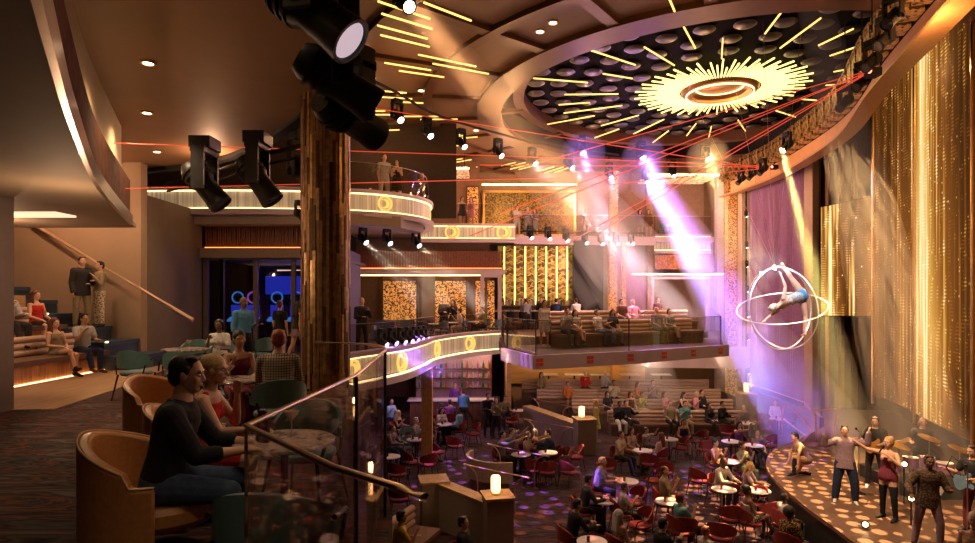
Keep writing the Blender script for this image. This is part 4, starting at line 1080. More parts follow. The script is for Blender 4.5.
for q in (0, 7, 14, 20):
    x, y = scr2[q]; MB().cyl((x - .12, y - .05, -2.2), (x - .12, y - .05, 9.5), .055, n=8).build('frame_post', m_brass, o)
MB().strip(scr2, -2.25, -1.9, .12).build('bottom_rail', m_blackgloss, o)
o = empty('led_panel', (0, 0, 0)); tag(o, 'smaller angled video panel of orange sparks left of the big video wall', 'video panel')
MB().strip([(13.45, 24.6), (15.5, 23.6)], 1.0, [5.35, 5.75], .08).build('display', screen_mat('ember_screen', 1.5, 4.2, 24.0, 0), o)
MB().strip([(13.5, 24.75), (15.55, 23.75)], .95, [5.4, 5.8], .08).build('case', m_black, o)
# stage left wall, drape, frames
struct('wall_stage_drape_back', MB().strip([(13.6, 31.5), (14.4, 25.2)], LOW, 7.6, .15), m_black)
b = MB(); pts = []
for i in range(90):
    t = i / 89; pts.append((13.35 + .35 * t + .035 * math.sin(i * 2.2), 31.0 - 4.6 * t))
o = tag(b.strip(pts, -2.75, 7.3, .03).build('stage_curtain', M('violet_velvet', (.24, .12, .22), .9, var=.12)), 'tall violet ribbed curtain hanging beside the gold mosaic pilaster', 'curtain')
struct('wall_stage_jamb', MB().strip([(13.75, 26.25), (13.85, 25.75)], LOW, 7.5, .3), M('jamb_bronze', (.34, .22, .13), .5))
struct('wall_stage_recess', MB().strip([(16.6, 26.0), (16.9, 20.0)], LOW, 9.5, .2), m_black)
struct('wall_stage_recess_back', MB().strip([(13.9, 26.1), (16.7, 26.1)], LOW, 9.5, .2), M('recess_brown', (.11, .06, .035), .7))
for i in range(3):
    struct('column_recess', MB().box((14.3 + .55 * i, 25.6, 2.2), (.14, .2, 12)), M('recess_rib', (.32, .17, .08), .5))
struct('wall_side_parapet', MB().strip([(12.75, 30.8), (12.9, 27.5), (12.6, 23.5), (12.0, 21.9)], LOW, [-2.75, -2.75, -2.65, -2.6], .14), M('parapet_purple_brown', (.16, .10, .13), .6))
tag(MB().tube([(12.6, 30.9, -2.45), (12.72, 27.5, -2.45), (12.3, 23.7, -2.35), (11.5, 21.7, -2.3)], .025, 8).build('side_handrail', m_brass), 'long thin brass handrail on the low wall beside the stage', 'handrail')
# stage stair rails
def bent_rail(pts, label):
    o = tag(MB().tube(smoothpath([Vector(p) for p in pts], 6), .026, 8).build('stage_stair_rail', MATS['copper_tube']), label, 'railing')
bent_rail([P(782, 436, 20.5), P(783, 410, 20.5), P(789, 407, 20.6), P(806, 423, 20.2), P(809, 432, 20), P(803, 441, 19.6)], 'bent copper stair rail at the far edge of the stage')
bent_rail([P(817, 446, 19.6), P(815, 416, 19.6), P(813, 412, 19.6), P(834, 409, 20.4), P(836, 412, 20.5), P(834, 436, 20.5)], 'tall bent copper rail behind the singing man in dark trousers')
bent_rail([P(781, 417, 23), P(806, 436, 21.5), P(820, 445, 20.5)], 'low sloping copper rail behind the kneeling dancer')

# ---- proscenium header with mosaic coffers
HPt = [(12.55, 32.6), (12.95, 29), (12.9, 26), (12.0, 20.4), (10.2, 15.6), (9.0, 11.9), (8.0, 8.8), (6.8, 5.5), (5.4, 2.5)]
hp = [tuple(p)[:2] for p in smoothpath([Vector(p + (0,)) for p in HPt], 8)]
struct('wall_header', MB().strip(hp, 7.05, 7.75, .10, 0), M('header_bronze_cream', (.62, .34, .15), .5, var=.08, scale=1.2))
struct('trim_header_lip', MB().strip(hp, 7.0, 7.08, .5, .15), M('header_lip', (.50, .27, .12), .4, metal=.4))
struct('wall_header_upper', MB().strip(hp, 7.75, 9.6, .08, -.12), m_black)
cp = None
dist = 0; last = Vector(hp[0]); nxt = .9; k = 0
for i in range(1, len(hp)):
    q = Vector(hp[i]); d = (q - last); L = d.length
    while dist + L > nxt:
        t = (nxt - dist) / L; p = last.lerp(q, t); nn = Vector((d.y, -d.x)).normalized() * -1
        # block stands on the hall side of the header, above it
        side = nn if (Vector((DOME.x, DOME.y)) - p).dot(nn) > 0 else -nn
        if cp is None:
            cb = MB(); cb.box((0, 0, 0), (.58, .42, .62)); cb.box((0, .05, -.36), (.50, .34, .12)); cb.box((0, -.02, .36), (.62, .44, .10))
            cp = cb.build('mosaic_coffer', m_mosaicd, smooth=False); c = cp
            tag(cp, 'gold mosaic coffer block in the curved row over the stage header', 'coffer', 'mosaic coffers over the stage header')
        else: c = dup(cp)
        c.location = (p.x + side.x * .30, p.y + side.y * .30, 8.18); c.rotation_euler.z = math.atan2(side.y, side.x) + PI / 2
        nxt += .80; k += 1
    dist += L; last = q
# ================================================================ CEILING THINGS, LIGHT RIG
o = empty('ceiling_medallion', (DOME.x, DOME.y, DZ - .35)); tag(o, 'great golden sunburst medallion hanging in the middle of the black dome', 'chandelier')
m_ray = M('ray_gold_light', emit=(1, .74, .22), es=2.6)
MB().lathe([(.86, .10), (.92, -.08), (1.10, -.16), (1.30, -.10), (1.38, .02), (1.30, .12), (.86, .12)], 64).build('moulded_ring', M('medallion_bronze', (.30, .14, .05), .3, metal=.8), o)
MB().lathe([(.01, .14), (.88, .14), (.88, .20), (.01, .20)], 48).build('centre_dish', M('dish_amber', (.35, .15, .04), .35, metal=.5), o)
MB().lathe([(.80, .08), (.86, .08), (.86, .12), (.80, .12), (.80, .08)], 48).build('ring_light', m_stripo if False else m_stripy, o)
MB().lathe([(1.12, -.02), (1.18, -.20), (1.2, -.2), (1.2, -.02)], 64).build('rim_light', m_stripy, o)
rnd = random.Random(11)
rays = []
for i in range(96):
    rr = MB(); L = (.75, 1.35, .95, 1.55)[i % 4] + rnd.random() * .25
    a = 2 * PI * i / 96
    if i < 4:
        rr.box((1.42 + L / 2, 0, 0), (L, .050, .04)); r0 = rr.build('ray', m_ray, o, smooth=False); rays.append(r0)
    else: r0 = dup(rays[i % 4], parent=o)
    r0.rotation_euler.z = a; r0.scale = (1, 1, 1)
for i in range(3):
    a = R(90 + 120 * i); MB().cyl((1.2 * math.cos(a), 1.2 * math.sin(a), .1), (1.2 * math.cos(a), 1.2 * math.sin(a), .35), .02, n=6).build('suspension_rod', m_black, o)
# dome light sticks
stick = {}
def light_stick(p, a, L, z, label, group):
    key = round(L, 1)
    if key not in stick:
        s0 = MB().box((0, 0, 0), (key, .036, .036)).build('light_stick', M('stick_light', emit=(1, .62, .16), es=2.0), smooth=False); stick[key] = s0; c = s0
    else: c = dup(stick[key])
    c.location = (p[0], p[1], z); c.rotation_euler.z = a; tag(c, label, 'light stick', group)
rnd = random.Random(4)
for i in range(30):
    a = 2 * PI * i / 30 + rnd.uniform(-.04, .04)
    r = rnd.uniform(3.4, 4.1) if i % 2 else rnd.uniform(4.4, 5.6)
    L = rnd.choice((1.2, 1.6, 2.0, 2.4))
    if DOME.x + (r + L) * math.cos(a) > 12.6 and r > 4.2: continue
    light_stick((DOME.x + (r + L / 2) * math.cos(a), DOME.y + (r + L / 2) * math.sin(a)), a, L, DZ - .45, 'slim golden light stick radiating around the sunburst under the black dome', 'light sticks of the dome')
for a0 in range(92, 262, 5):
    a = R(a0 + rnd.uniform(-1.5, 1.5)); r = rnd.uniform(9.3, 13.0); L = rnd.choice((1.0, 1.4, 1.8))
    for q in (0, 1):
        if (q and rnd.random() < .35) or DOME.y + (r + 2.6) * math.sin(a) > 33.5: continue
        rr = r + q * rnd.uniform(.2, .6); aa = a + q * .035
        light_stick((DOME.x + (rr + L / 2) * math.cos(aa), DOME.y + (rr + L / 2) * math.sin(aa)), aa, L, CEIL - .28, 'golden light stick on the brown ceiling around the dome', 'light sticks of the outer ceiling')
# acoustic discs
dm = MB().lathe([(.01, -.07), (.16, -.075), (.27, -.04), (.33, .0), (.30, .03), (.01, .03)], 20).build('acoustic_disc', M('disc_grey', (.03, .022, .02), .35, var=.5, scale=18))
tag(dm, 'dark round acoustic disc set in the black dome ceiling', 'ceiling disc', 'acoustic discs in the dome'); first = True
for k, r in enumerate((3.1, 4.05, 5.0, 5.95, 6.8)):
    n = int(2 * PI * r / 1.12)
    for i in range(n):
        a = 2 * PI * (i + .5 * (k % 2)) / n
        c = dm if first else dup(dm); first = False
        c.location = (DOME.x + r * math.cos(a), DOME.y + r * math.sin(a), DZ - .10)
# downlights
KL = 2.2
def spot(loc, to, col, W, deg, blend=.4, r=.05, name='spot_light'):
    l = bpy.data.lights.new(name, 'SPOT'); l.energy = W * (KL if name != 'beam_lamp' else 1); l.color = col; l.spot_size = R(deg); l.spot_blend = blend; l.shadow_soft_size = r
    o = bpy.data.objects.new(name, l); COL.objects.link(o); o.location = loc
    d = Vector(to) - Vector(loc); o.rotation_euler = d.to_track_quat('-Z', 'Y').to_euler()
    return o
def pointl(loc, col, W, r=.15, name='fill_light'):  # added fill points, no fixture modelled with them
    l = bpy.data.lights.new(name, 'POINT'); l.energy = W * KL; l.color = col; l.shadow_soft_size = .035
    o = bpy.data.objects.new(name, l); COL.objects.link(o); o.location = loc
    return o
dl = None
def downlight(p, z, label, W=0, deg=120, group=None, s=1.0, col=(1, .66, .38)):
    global dl
    if dl is None:
        dl = empty('downlight')
        MB().lathe([(.055, -.012), (.085, -.012), (.085, .01), (.055, .01), (.055, -.012)], 20).build('trim_ring', m_brass, dl)
        MB().lathe([(.001, -.004), (.055, -.004), (.055, .004), (.001, .004)], 16).build('lamp', M('downlight_lamp', emit=(1, .70, .42), es=22), dl); c = dl
    else: c = dup(dl)
    c.location = (p[0], p[1], z - .012); c.scale = (s, s, s); tag(c, label, 'ceiling light', group)
    if W: spot((p[0], p[1], z - .08), (p[0], p[1], z - 2), col, W, deg, .8, .08, 'downlight_beam')
for u, v, w in ((148, 62, 'nearest bright recessed downlight in the low left ceiling'), (147, 112, 'middle recessed downlight in the low left ceiling'), (157, 151, 'farthest recessed downlight in the low left ceiling')):
    g = G(u, v, LOWCEIL); downlight(g, LOWCEIL, w, 120, 130, None, 1.35)
g = G(273, 136, LOWCEIL); downlight(g, LOWCEIL, 'small recessed downlight near the edge of the low ceiling', 12, 130)
for x, y in ((-4.2, 6.2), (-2.2, 4.6), (-5.2, 3.6), (-1.9, 2.0)):
    spot((x, y, LOWCEIL - .08), (x, y, 0), (1, .66, .38), 16 if y < 5 else 60, 100, .8, .08, 'downlight_beam')
for u, v in ((540, 31), (553, 22), (484, 72), (476, 130), (421, 90), (400, 92), (452, 160), (428, 150), (557, 145), (600, 130), (612, 131), (716, 153), (735, 155), (696, 142)):
    g = G(u, v, CEIL - .0)
    if (Vector((g.x, g.y)) - DOME).length > 9.1:
        downlight(g, CEIL, 'small warm downlight dotted on the brown main ceiling', 0, 0, 'downlights of the main ceiling', 1.6)

# ---- moving lights
MLM = {}
def moving_light(c, aim, label, s=1.0, group=None, lens=None, hang=.45, yoke=True):
    """head centre c, lens pointing to aim"""
    lens = lens or M('lens_white', emit=(1, .93, .85), es=10)
    if 'head' not in MLM:
        h = MB().lathe([(.001, -.30), (.10, -.30), (.135, -.24), (.145, -.05), (.12, .0), (.125, .18), (.135, .26), (.135, .30), (.115, .30), (.112, .27), (.001, .27)], 24)
        for zz in (-.20, -.14, -.08): h.lathe([(.14, zz), (.155, zz), (.155, zz + .02), (.14, zz + .02), (.14, zz)], 24)
        MLM['head'] = h.build('tmp', m_blackgloss).data
        MLM['lens'] = MB().lathe([(.001, .275), (.10, .275), (.108, .285), (.001, .292)], 24).build('tmp', None).data
        y = MB(); 
        for x in (-.18, .18): y.box((x, 0, .16), (.04, .14, .46))
        y.box((0, 0, .38), (.40, .16, .07)).box((0, 0, .47), (.30, .24, .13)); y.cyl((-.2, 0, 0), (.2, 0, 0), .05, n=12)
        MLM['yoke'] = y.build('tmp', m_blackgloss, smooth=False).data
        k = MB(); k.cyl((0, 0, .52), (0, 0, .52 + 1), .018, n=6); MLM['clamp'] = k.build('tmp', m_black).data
        for ob in [ob for ob in COL.objects if ob.name.startswith('tmp')]: bpy.data.objects.remove(ob)
    o = empty('moving_light', c); o.scale = (s, s, s); tag(o, label, 'stage light', group)
    d = (Vector(aim) - Vector(c)).normalized()
    o.rotation_euler.z = math.atan2(d.y, d.x) - PI / 2
    ld = Matrix.Rotation(-o.rotation_euler.z, 3, 'Z') @ d
    q = ld.to_track_quat('Z', 'Y').to_euler()
    for nm in ('head', 'lens', 'yoke', 'clamp'):
        ch = bpy.data.objects.new(nm, MLM[nm]); COL.objects.link(ch); ch.parent = o
        if nm in ('head', 'lens'): ch.rotation_euler = q
        if nm == 'clamp': ch.scale = (1, 1, hang / s)
        if nm == 'lens':
            if not ch.data.materials or ch.data.materials[0] is None:
                ch.data.materials.clear(); ch.data.materials.append(lens)
            ch.material_slots[0].link = 'OBJECT'; ch.material_slots[0].material = lens
    return Vector(c) + d * .30 * s
L_w = M('lens_white', emit=(1, .93, .85), es=10)
L_v = M('lens_violet', emit=(.62, .28, 1), es=40); L_b = M('lens_blue', emit=(.35, .35, 1), es=40); L_a = M('lens_amber', emit=(1, .55, .12), es=45)
L_o = M('lens_off', (.05, .05, .06), .1)
L_lav = M('lens_lilac', emit=(.72, .55, .62), es=.8)

BEAMMAT = {}
BK = .0040
def beam(p0, p1, r0, r1, col, W, label, dens=.12, group=None, blend=.25, light=True, ext=1.0):
    """a shaft of stage haze lit by its own narrow spot lamp"""
    p0 = Vector(p0); p1 = p0 + (Vector(p1) - p0) * ext; r1 = r0 + (r1 - r0) * ext; d = p1 - p0; L = d.length; dn = d.normalized()
    # apex behind the lens so that the cone has radius r0 at p0
    k = (r1 - r0) / L; back = r0 / k
    apex = p0 - dn * back
    key = round(dens, 3)
    if key not in BEAMMAT:
        m = bpy.data.materials.new('stage_haze'); m.use_nodes = True; n = m.node_tree.nodes; n.clear()
        oo = n.new('ShaderNodeOutputMaterial'); v = n.new('ShaderNodeVolumeScatter'); v.inputs['Density'].default_value = dens; v.inputs['Anisotropy'].default_value = .2
        v.inputs['Color'].default_value = (.95, .95, .95, 1)
        m.node_tree.links.new(v.outputs[0], oo.inputs['Volume']); BEAMMAT[key] = m
    b = MB().cyl((0, 0, 0), d - dn * .0, r0 * 1.15, r1 * 1.15, 28)
    o = b.build('haze_shaft', BEAMMAT[key], loc=p0)
    tag(o, label, 'light beam', group, kind='thing')
    if light:
        a = bpy.data.lights.new('beam_lamp', 'AREA'); a.shape = 'DISK'; a.size = 2 * r0; a.spread = 2 * math.atan(k) * 1.25; a.energy = W * BK; a.color = col
        ao = bpy.data.objects.new('beam_lamp', a); COL.objects.link(ao); ao.location = p0 + dn * .02; ao.rotation_euler = dn.to_track_quat('-Z', 'Y').to_euler()
    return o
def pb(u0, v0, Y0, u1, v1, Y1, w0, w1, col, W, label, **k):
    p0 = P(u0, v0, Y0); p1 = P(u1, v1, Y1)
    return beam(p0, p1, max(.03, w0 / 2 / F * Y0), w1 / 2 / F * Y1, col, W, label, **k)
# big near fixtures
big = [((312, 10, 4.4), (345, 37, 4.36), 1.3, L_lav, 'largest black moving light at the top, its pale lens facing down to the right'),
       ((338, 82, 4.9), (376, 108, 5.02), 1.15, L_lav, 'second black moving light, below the largest one'),
       ((350, 118, 5.4), (378, 136, 5.7), 1.15, L_o, 'third black moving light, dark, in front of the bronze column top'),
       ((205, 185, 12.3), (222, 206, 12.3), 1.75, L_o, 'black moving light hanging at the left before the gold-lit balcony'),
       ((258, 180, 12.3), (273, 201, 12.3), 1.75, L_o, 'black moving light hanging just left of the bronze column'),
       ((303, 172, 12.6), (318, 190, 12.2), 1.5, L_o, 'black moving light half hidden behind the bronze column'),
       ((404, 2, 9.0), (415, 12, 8.7), .8, L_w, 'small black moving light cut off by the top edge of the view')]
for a, t, s, ln, lab in big:
    zt = LOWCEIL if a[2] < 12 else LOWCEIL - .1
    c = P(*a); hh = max(.05, (LOWCEIL if a[2] != 9.0 else CEIL) - c.z - .52 * s)
    moving_light(c, P(*t), lab, s, None, ln, hh)
tag(MB().tube([(-8.4, 16.0, 4.72), (-6.2, 14.3, 4.72), (-4.6, 12.75, 4.72), (-3.0, 11.6, 4.72)], .05, 8).tube([(-8.4, 16.0, 4.5), (-6.2, 14.3, 4.5), (-4.6, 12.75, 4.5), (-3.0, 11.6, 4.5)], .03, 8).build('lighting_truss', m_black), 'black curved lighting truss under the low ceiling edge', 'truss')
# row on the upper truss
lamps = {}
row = [(397, 124), (427, 140), (461, 151), (498, 160), (532, 168), (569, 172)]
tp = []
ord_ = ['first from the left', 'second from the left', 'third from the left', 'fourth from the left', 'fifth, its white beam crossing the hall', 'sixth, its pinkish beam crossing the hall']
for i, (u, v) in enumerate(row):
    c = G(u, v - 8, 7.55); lamps[i] = moving_light(c, P(u + 20, v + 14, c.y - .8), 'black moving light on the upper curved truss, ' + ord_[i], 1.0, None, L_w, .25); tp.append((c.x, c.y, 8.30))
tag(MB().tube(smoothpath([(tp[0][0] - 1.2, tp[0][1] - 2.2, 8.30)] + tp + [(tp[-1][0] + 2.5, tp[-1][1] + 1.5, 8.30)], 5), .045, 8).build('lighting_truss', m_black), 'long black curved truss carrying the row of small moving lights', 'truss')
# coloured stars
st_ = [(581, 149, L_v, 'violet shining moving light at the far left of the dome edge'), (609, 174, L_v, 'lower violet shining moving light over the far balcony'), (641, 154, L_v, 'violet moving light throwing the widest purple beam'), (646, 178, L_b, 'blue shining moving light under the violet one'), (706, 155, L_a, 'amber shining moving light in front of the far balcony'), (672, 172, L_w, 'unlit-looking moving light beside the blue one')]
star = []
for u, v, ln, lab in st_:
    c = G(u, v, 7.6) if v > 150 else G(u, v, 7.8)
    star.append(moving_light(c, P(u + 12, v + 22, c.y - .9), lab, 1.0, None, ln, max(.1, CEIL - c.z - .52)))
# row below the upper slab
lo_row = []
names = ['leftmost', 'second', 'third', 'fourth', 'fifth', 'sixth', 'rightmost']
for i, (u, v) in enumerate(((533, 241), (551, 242), (569, 244), (588, 246), (604, 247), (619, 247), (634, 247))):
    c = P(u - 3, v - 6, 28.2 + .25 * i); lo_row.append(moving_light(c, P(u + 8, v + 12, 27.4 + .25 * i), 'black moving light under the upper slab by the golden bar, %s in the row' % names[i], .8, None, L_w, .15))
tag(MB().tube([P(522, 231, 28.1), P(580, 232, 29.0), P(645, 233, 30.0)], .04, 8).build('lighting_truss', m_black), 'straight black truss under the upper slab beside the golden bar', 'truss')
mid = []
for i, (u, v) in enumerate(((305, 224), (368, 248), (392, 249), (421, 251))):
    c = P(u - 5, v - 9, 17.9 if u < 320 else 21.5); mid.append(moving_light(c, P(u + 10, v + 8, c.y - .5), 'black moving light under the curved balcony front, ' + ('left of the bronze column', 'just right of the bronze column', 'second right of the bronze column', 'farthest right of the bronze column')[i], .8, None, L_w, .1))
prow = []
for i, (u, v) in enumerate(((386, 344), (396, 342.5), (405, 341.5), (412, 340.5), (418, 339.5), (423, 338.8), (428, 338))):
    Y = 15.2 + i * .75; c = P(u - 4, v - 2, Y); prow.append(moving_light(c, P(u + 14, v + 10, Y - .3), 'small black moving light with violet beam along the lounge edge, %s of the seven' % names[i], .62, None, M('lens_violet_small', emit=(.7, .45, 1), es=8), .05))
# header fixtures
for i, (u, v, Y) in enumerate(((741, 180, 29), (752, 175, 27.5), (763, 170, 26), (787, 146, 21.5), (862, 82, 14.6), (872, 62, 13.6), (885, 40, 12.6), (893, 18, 11.8), (845, 103, 16.0))):
    c = P(u, v, Y); moving_light(c, P(u - 25, v + 25, Y - .3), 'black moving light before the stage header coffers, ' + ('farthest one', 'second farthest', 'third farthest', 'the one with the long golden beam', 'beside the red laser', 'above the red laser', 'third from the top of the view', 'topmost in view', 'lowest of the near cluster')[i], .9, None, L_o if i != 3 else M('lens_gold', emit=(1, .8, .5), es=30), max(.1, 8.7 - c.z - .47))
# drape side lights on a pipe
dr = []
tag(MB().tube([(12.85, 30.3, 7.0), (12.85, 30.3, -3.6)], .04, 8).build('light_pipe', m_black), 'vertical black pipe of side lights in front of the violet curtain', 'pipe')
for i, v in enumerate((215, 246, 265, 290, 315, 338, 372)):
    c = P(746 + i * .4, v, 29.9); dr.append(moving_light(c, P(756, v + 20, 29.3), 'small side light on the vertical pipe before the violet curtain, %s' % ('topmost', 'second from top', 'third from top', 'fourth from top', 'fifth from top', 'sixth from top', 'lowest')[i], .40, None, L_w, .02))

B = 5.0
VIO = (.40, .16, 1); LIL = (.85, .62, 1); BLU = (.16, .22, 1); WRM = (1, .66, .42); WHT = (1, .72, .74); GLD = (1, .66, .18); AMB = (1, .5, .15); PNK = (1, .32, .62)
def pbs(p0, u1, v1, Y1, w0, w1, col, W, label, **k):
    Y0 = p0.y
    return beam(p0, P(u1, v1, Y1), max(.03, w0 / 2 / F * Y0), w1 / 2 / F * Y1, col, W * B, label, **k)
pbs(lamps[4], 690, 322, 24.5, 5, 26, WHT, 4000, 'white light beam crossing the hall from the fifth truss light')
pbs(lamps[5], 705, 345, 25.5, 5, 26, WHT, 3300, 'pinkish white light beam beside the white one')
pbs(star[0], 650, 372, 24, 6, 40, PNK, 3300, 'broad pink violet light shaft falling onto the centre deck', ext=1.15)
pbs(star[2], 778, 392, 22, 10, 84, VIO, 17000, 'widest violet light shaft falling behind the aerial hoop', ext=1.25)
pbs(star[3], 742, 352, 24, 8, 44, BLU, 11000, 'blue violet light shaft next to the widest one', ext=1.2)
pbs(star[1], 640, 300, 25, 4, 20, PNK, 700, 'thin magenta light shaft over the far balcony')
pbs(star[4], 738, 262, 24.5, 8, 34, AMB, 3500, 'short amber light shaft falling from the amber light')
pb(782, 148, 21.0, 842, 392, 17.5, 5, 34, GLD, 9000, 'narrow golden light shaft falling behind the hoop onto the stage side', ext=1.5)
pb(806, -30, 16, 874, 250, 15, 24, 52, GLD, 2600, 'wide dim golden light shaft from the top right of the view', ext=2.1)
pb(416, 12, 9, 628, 262, 20, 24, 70, (1, .42, .15), 8000, 'wide warm brown light shaft crossing from the small top light')
pbs(lo_row[1], 592, 306, 26.8, 4, 16, WRM, 520, 'warm light beam, left one of those below the upper slab')
pbs(lo_row[2], 612, 312, 27, 4, 16, WRM, 520, 'warm light beam, second of those below the upper slab')
pbs(lo_row[3], 636, 330, 27.4, 4, 18, WHT, 800, 'pale light beam, third of those below the upper slab')
pbs(lo_row[5], 668, 340, 28, 4, 22, PNK, 900, 'pink light beam, fourth of those below the upper slab')
pbs(mid[1], 425, 306, 20.6, 4, 20, WRM, 600, 'warm light beam just right of the bronze column')
pbs(mid[2], 448, 304, 20.6, 4, 18, WRM, 600, 'second warm light beam right of the bronze column')
pbs(mid[3], 486, 310, 20.6, 4, 22, WRM, 700, 'third warm light beam, nearest the lattice panels')
pairs = ['first', 'second', 'third', 'fourth', 'fifth', 'sixth', 'seventh']
for i in range(7):
    pbs(prow[i], (prow[i].x / prow[i].y * F + CX) + 46 - i * 2, 376 - i * 1.5, prow[i].y + .2, 2.5, 9, VIO, 900, 'small violet light beam over the lower bar, %s from the left' % pairs[i], dens=.2)
for i in range(7):
    u, v = 748, (215, 246, 265, 290, 315, 338, 372)[i]
    pbs(dr[i], 762 + 4 * (i % 2), v + 44, 27.6, 2.5, 10, WRM, 320, 'small warm side beam across the violet curtain, %s from the top' % pairs[i], dens=.2)

# lamp glare imitated by added haze balls with their own point lamps
def lamp_glare(p, r, col, W, label):
    if 'lamp_glare' not in BEAMMAT:
        m = bpy.data.materials.new('glare_haze'); m.use_nodes = True; n = m.node_tree.nodes; n.clear()
        oo = n.new('ShaderNodeOutputMaterial'); v = n.new('ShaderNodeVolumeScatter'); v.inputs['Density'].default_value = .10
        m.node_tree.links.new(v.outputs[0], oo.inputs['Volume']); BEAMMAT['lamp_glare'] = m
    o = MB().ell((0, 0, 0), (r, r, r), 24, 14).build('glare_haze_ball', BEAMMAT['lamp_glare'], loc=p); tag(o, label, 'haze')
    l = bpy.data.lights.new('added_glare_lamp', 'POINT'); l.energy = W; l.color = col; l.shadow_soft_size = .05
    lo = bpy.data.objects.new('added_glare_lamp', l); COL.objects.link(lo); lo.location = Vector(p) + Vector((0, -.25, -.1))
for i, col, w in ((0, VIO, 'violet glare shaped as an added haze ball around the far left violet lamp'), (1, PNK, 'magenta glare shaped as an added haze ball around the lower violet lamp'), (2, VIO, 'violet glare shaped as an added haze ball at the source of the widest beam'), (3, BLU, 'blue glare shaped as an added haze ball around the blue lamp'), (4, AMB, 'amber glare shaped as an added haze ball around the amber lamp')):
    lamp_glare(star[i], .9, col, 160 if i != 4 else 320, w)
lamp_glare(P(770, 266, 14.45), .35, (.6, .75, 1), 30, 'blue white glare shaped as an added haze ball at the top of the steel sphere')
# ---- lasers
m_laser = M('laser_red', emit=(.9, .09, .04), es=.75)
las = [(55, 63, 9, 320, 100, 14, 'from the cream cove to the bronze column'), (320, 100, 14, 760, 168, 27, 'high across the hall behind the truss lights'), (80, 142, 11, 620, 160, 24, 'nearly level, from the timber parapet to the dome edge'), (108, 189, 11.5, 560, 178, 24, 'lowest level one from the mezzanine edge'),
       (560, 158, 25, 768, 166, 27, 'upper one reaching the red laser head'), (480, 165, 27, 768, 167, 27, 'middle level one reaching the red laser head'), (560, 190, 27, 768, 168, 27, 'slightly rising one reaching the red laser head'),
       (868, 72, 14, 470, 236, 27, 'longest diagonal one from the upper right'), (868, 72, 14, 500, 214, 28, 'upper diagonal one from the upper right'), (868, 72, 14, 560, 248, 27.4, 'steepest diagonal one from the upper right'), (868, 73, 14, 600, 232, 29, 'second steepest diagonal one from the upper right'), (868, 71, 14, 520, 168, 27, 'shallowest diagonal one from the upper right')]
for u0, v0, Y0, u1, v1, Y1, w in las:
    p0 = P(u0, v0, Y0); p1 = P(u1, v1, Y1)
    rr = .42 / F
    b = MB().cyl(p0, p1, rr * Y0, rr * Y1, 6)
    tag(b.build('laser_beam', m_laser, smooth=False), 'thin red laser beam, ' + w, 'laser beam')
for p, w in ((P(772, 167, 27.1), 'small red laser projector at the far end of the stage header'), (P(869, 72, 13.9), 'small red laser projector at the near part of the stage header')):
    o = empty('laser_projector', p); tag(o, w, 'laser')
    MB().box((.12, .05, 0), (.26, .26, .18)).build('case', m_black, o, smooth=False); MB().ell((-.03, -.06, 0), (.05, .05, .05)).build('aperture', M('laser_head', emit=(1, .12, .08), es=12), o)
    MB().cyl((.12, .05, .09), (.12, .05, .8), .015, n=6).build('clamp', m_black, o)

# ---- general lighting of the room
def gobo(o, scale, thr=.32):
    l = o.data; l.use_nodes = True; n = l.node_tree.nodes; k = l.node_tree.links
    e = n['Emission']; tc = n.new('ShaderNodeTexCoord'); v = n.new('ShaderNodeTexVoronoi'); v.inputs['Scale'].default_value = scale; v.inputs['Randomness'].default_value = .35
    v.feature = 'F1'; r = n.new('ShaderNodeValToRGB'); r.color_ramp.elements[0].position = thr; r.color_ramp.elements[0].color = (1, 1, 1, 1); r.color_ramp.elements[1].position = thr + .06; r.color_ramp.elements[1].color = (0, 0, 0, 1)
    mp = n.new('ShaderNodeMapping'); sx = n.new('ShaderNodeSeparateXYZ'); dv1 = n.new('ShaderNodeMath'); dv2 = n.new('ShaderNodeMath'); cb = n.new('ShaderNodeCombineXYZ')
    for q in (dv1, dv2): q.operation = 'DIVIDE'
    k.new(tc.outputs['Normal'], sx.inputs[0]); k.new(sx.outputs['X'], dv1.inputs[0]); k.new(sx.outputs['Z'], dv1.inputs[1]); k.new(sx.outputs['Y'], dv2.inputs[0]); k.new(sx.outputs['Z'], dv2.inputs[1])
    k.new(dv1.outputs[0], cb.inputs[0]); k.new(dv2.outputs[0], cb.inputs[1]); k.new(cb.outputs[0], v.inputs['Vector']); k.new(v.outputs['Distance'], r.inputs['Fac']); k.new(r.outputs['Color'], e.inputs['Strength'])
    return o
# stage
gobo(spot((9.6, 18, 8.2), (8.6, 14.2, SZ), (1, .55, .22), 20000, 46, .15, .01), 32)
spot((4.5, 10, 7.8), (8.3, 13.5, SZ + 1), (1, .66, .38), 3000, 30, .5, .15)
spot((9.4, 8.0, 7.6), (8.6, 13.2, SZ + 1), (1, .50, .20), 500, 40, .5, .15)
spot((12.0, 19, 7.5), (8.6, 13.8, SZ + 1), (1, .45, .16), 900, 40, .5, .15)
# stalls
gobo(spot((-.8, 20, 7.9), (-.3, 18.2, LOW), (.5, .16, 1), 9000, 34, .3, .01), 24, .26)
gobo(spot((6, 21, 7.9), (7.2, 19.5, LOW), (.42, .16, 1), 9000, 36, .3, .01), 24, .26)
gobo(spot((2.8, 14, 7.9), (2.4, 14.2, LOW), (1, .28, .14), 3500, 26, .3, .01), 22, .26)
for x, y, w in ((1, 15, 200), (5, 12.5, 190), (4, 19, 220), (8, 21.5, 300), (.5, 22, 170)):
    spot((x, y, 8.3), (x + .5, y + .5, LOW), (1, .60, .36), w * 1.5, 75, .9, .3)
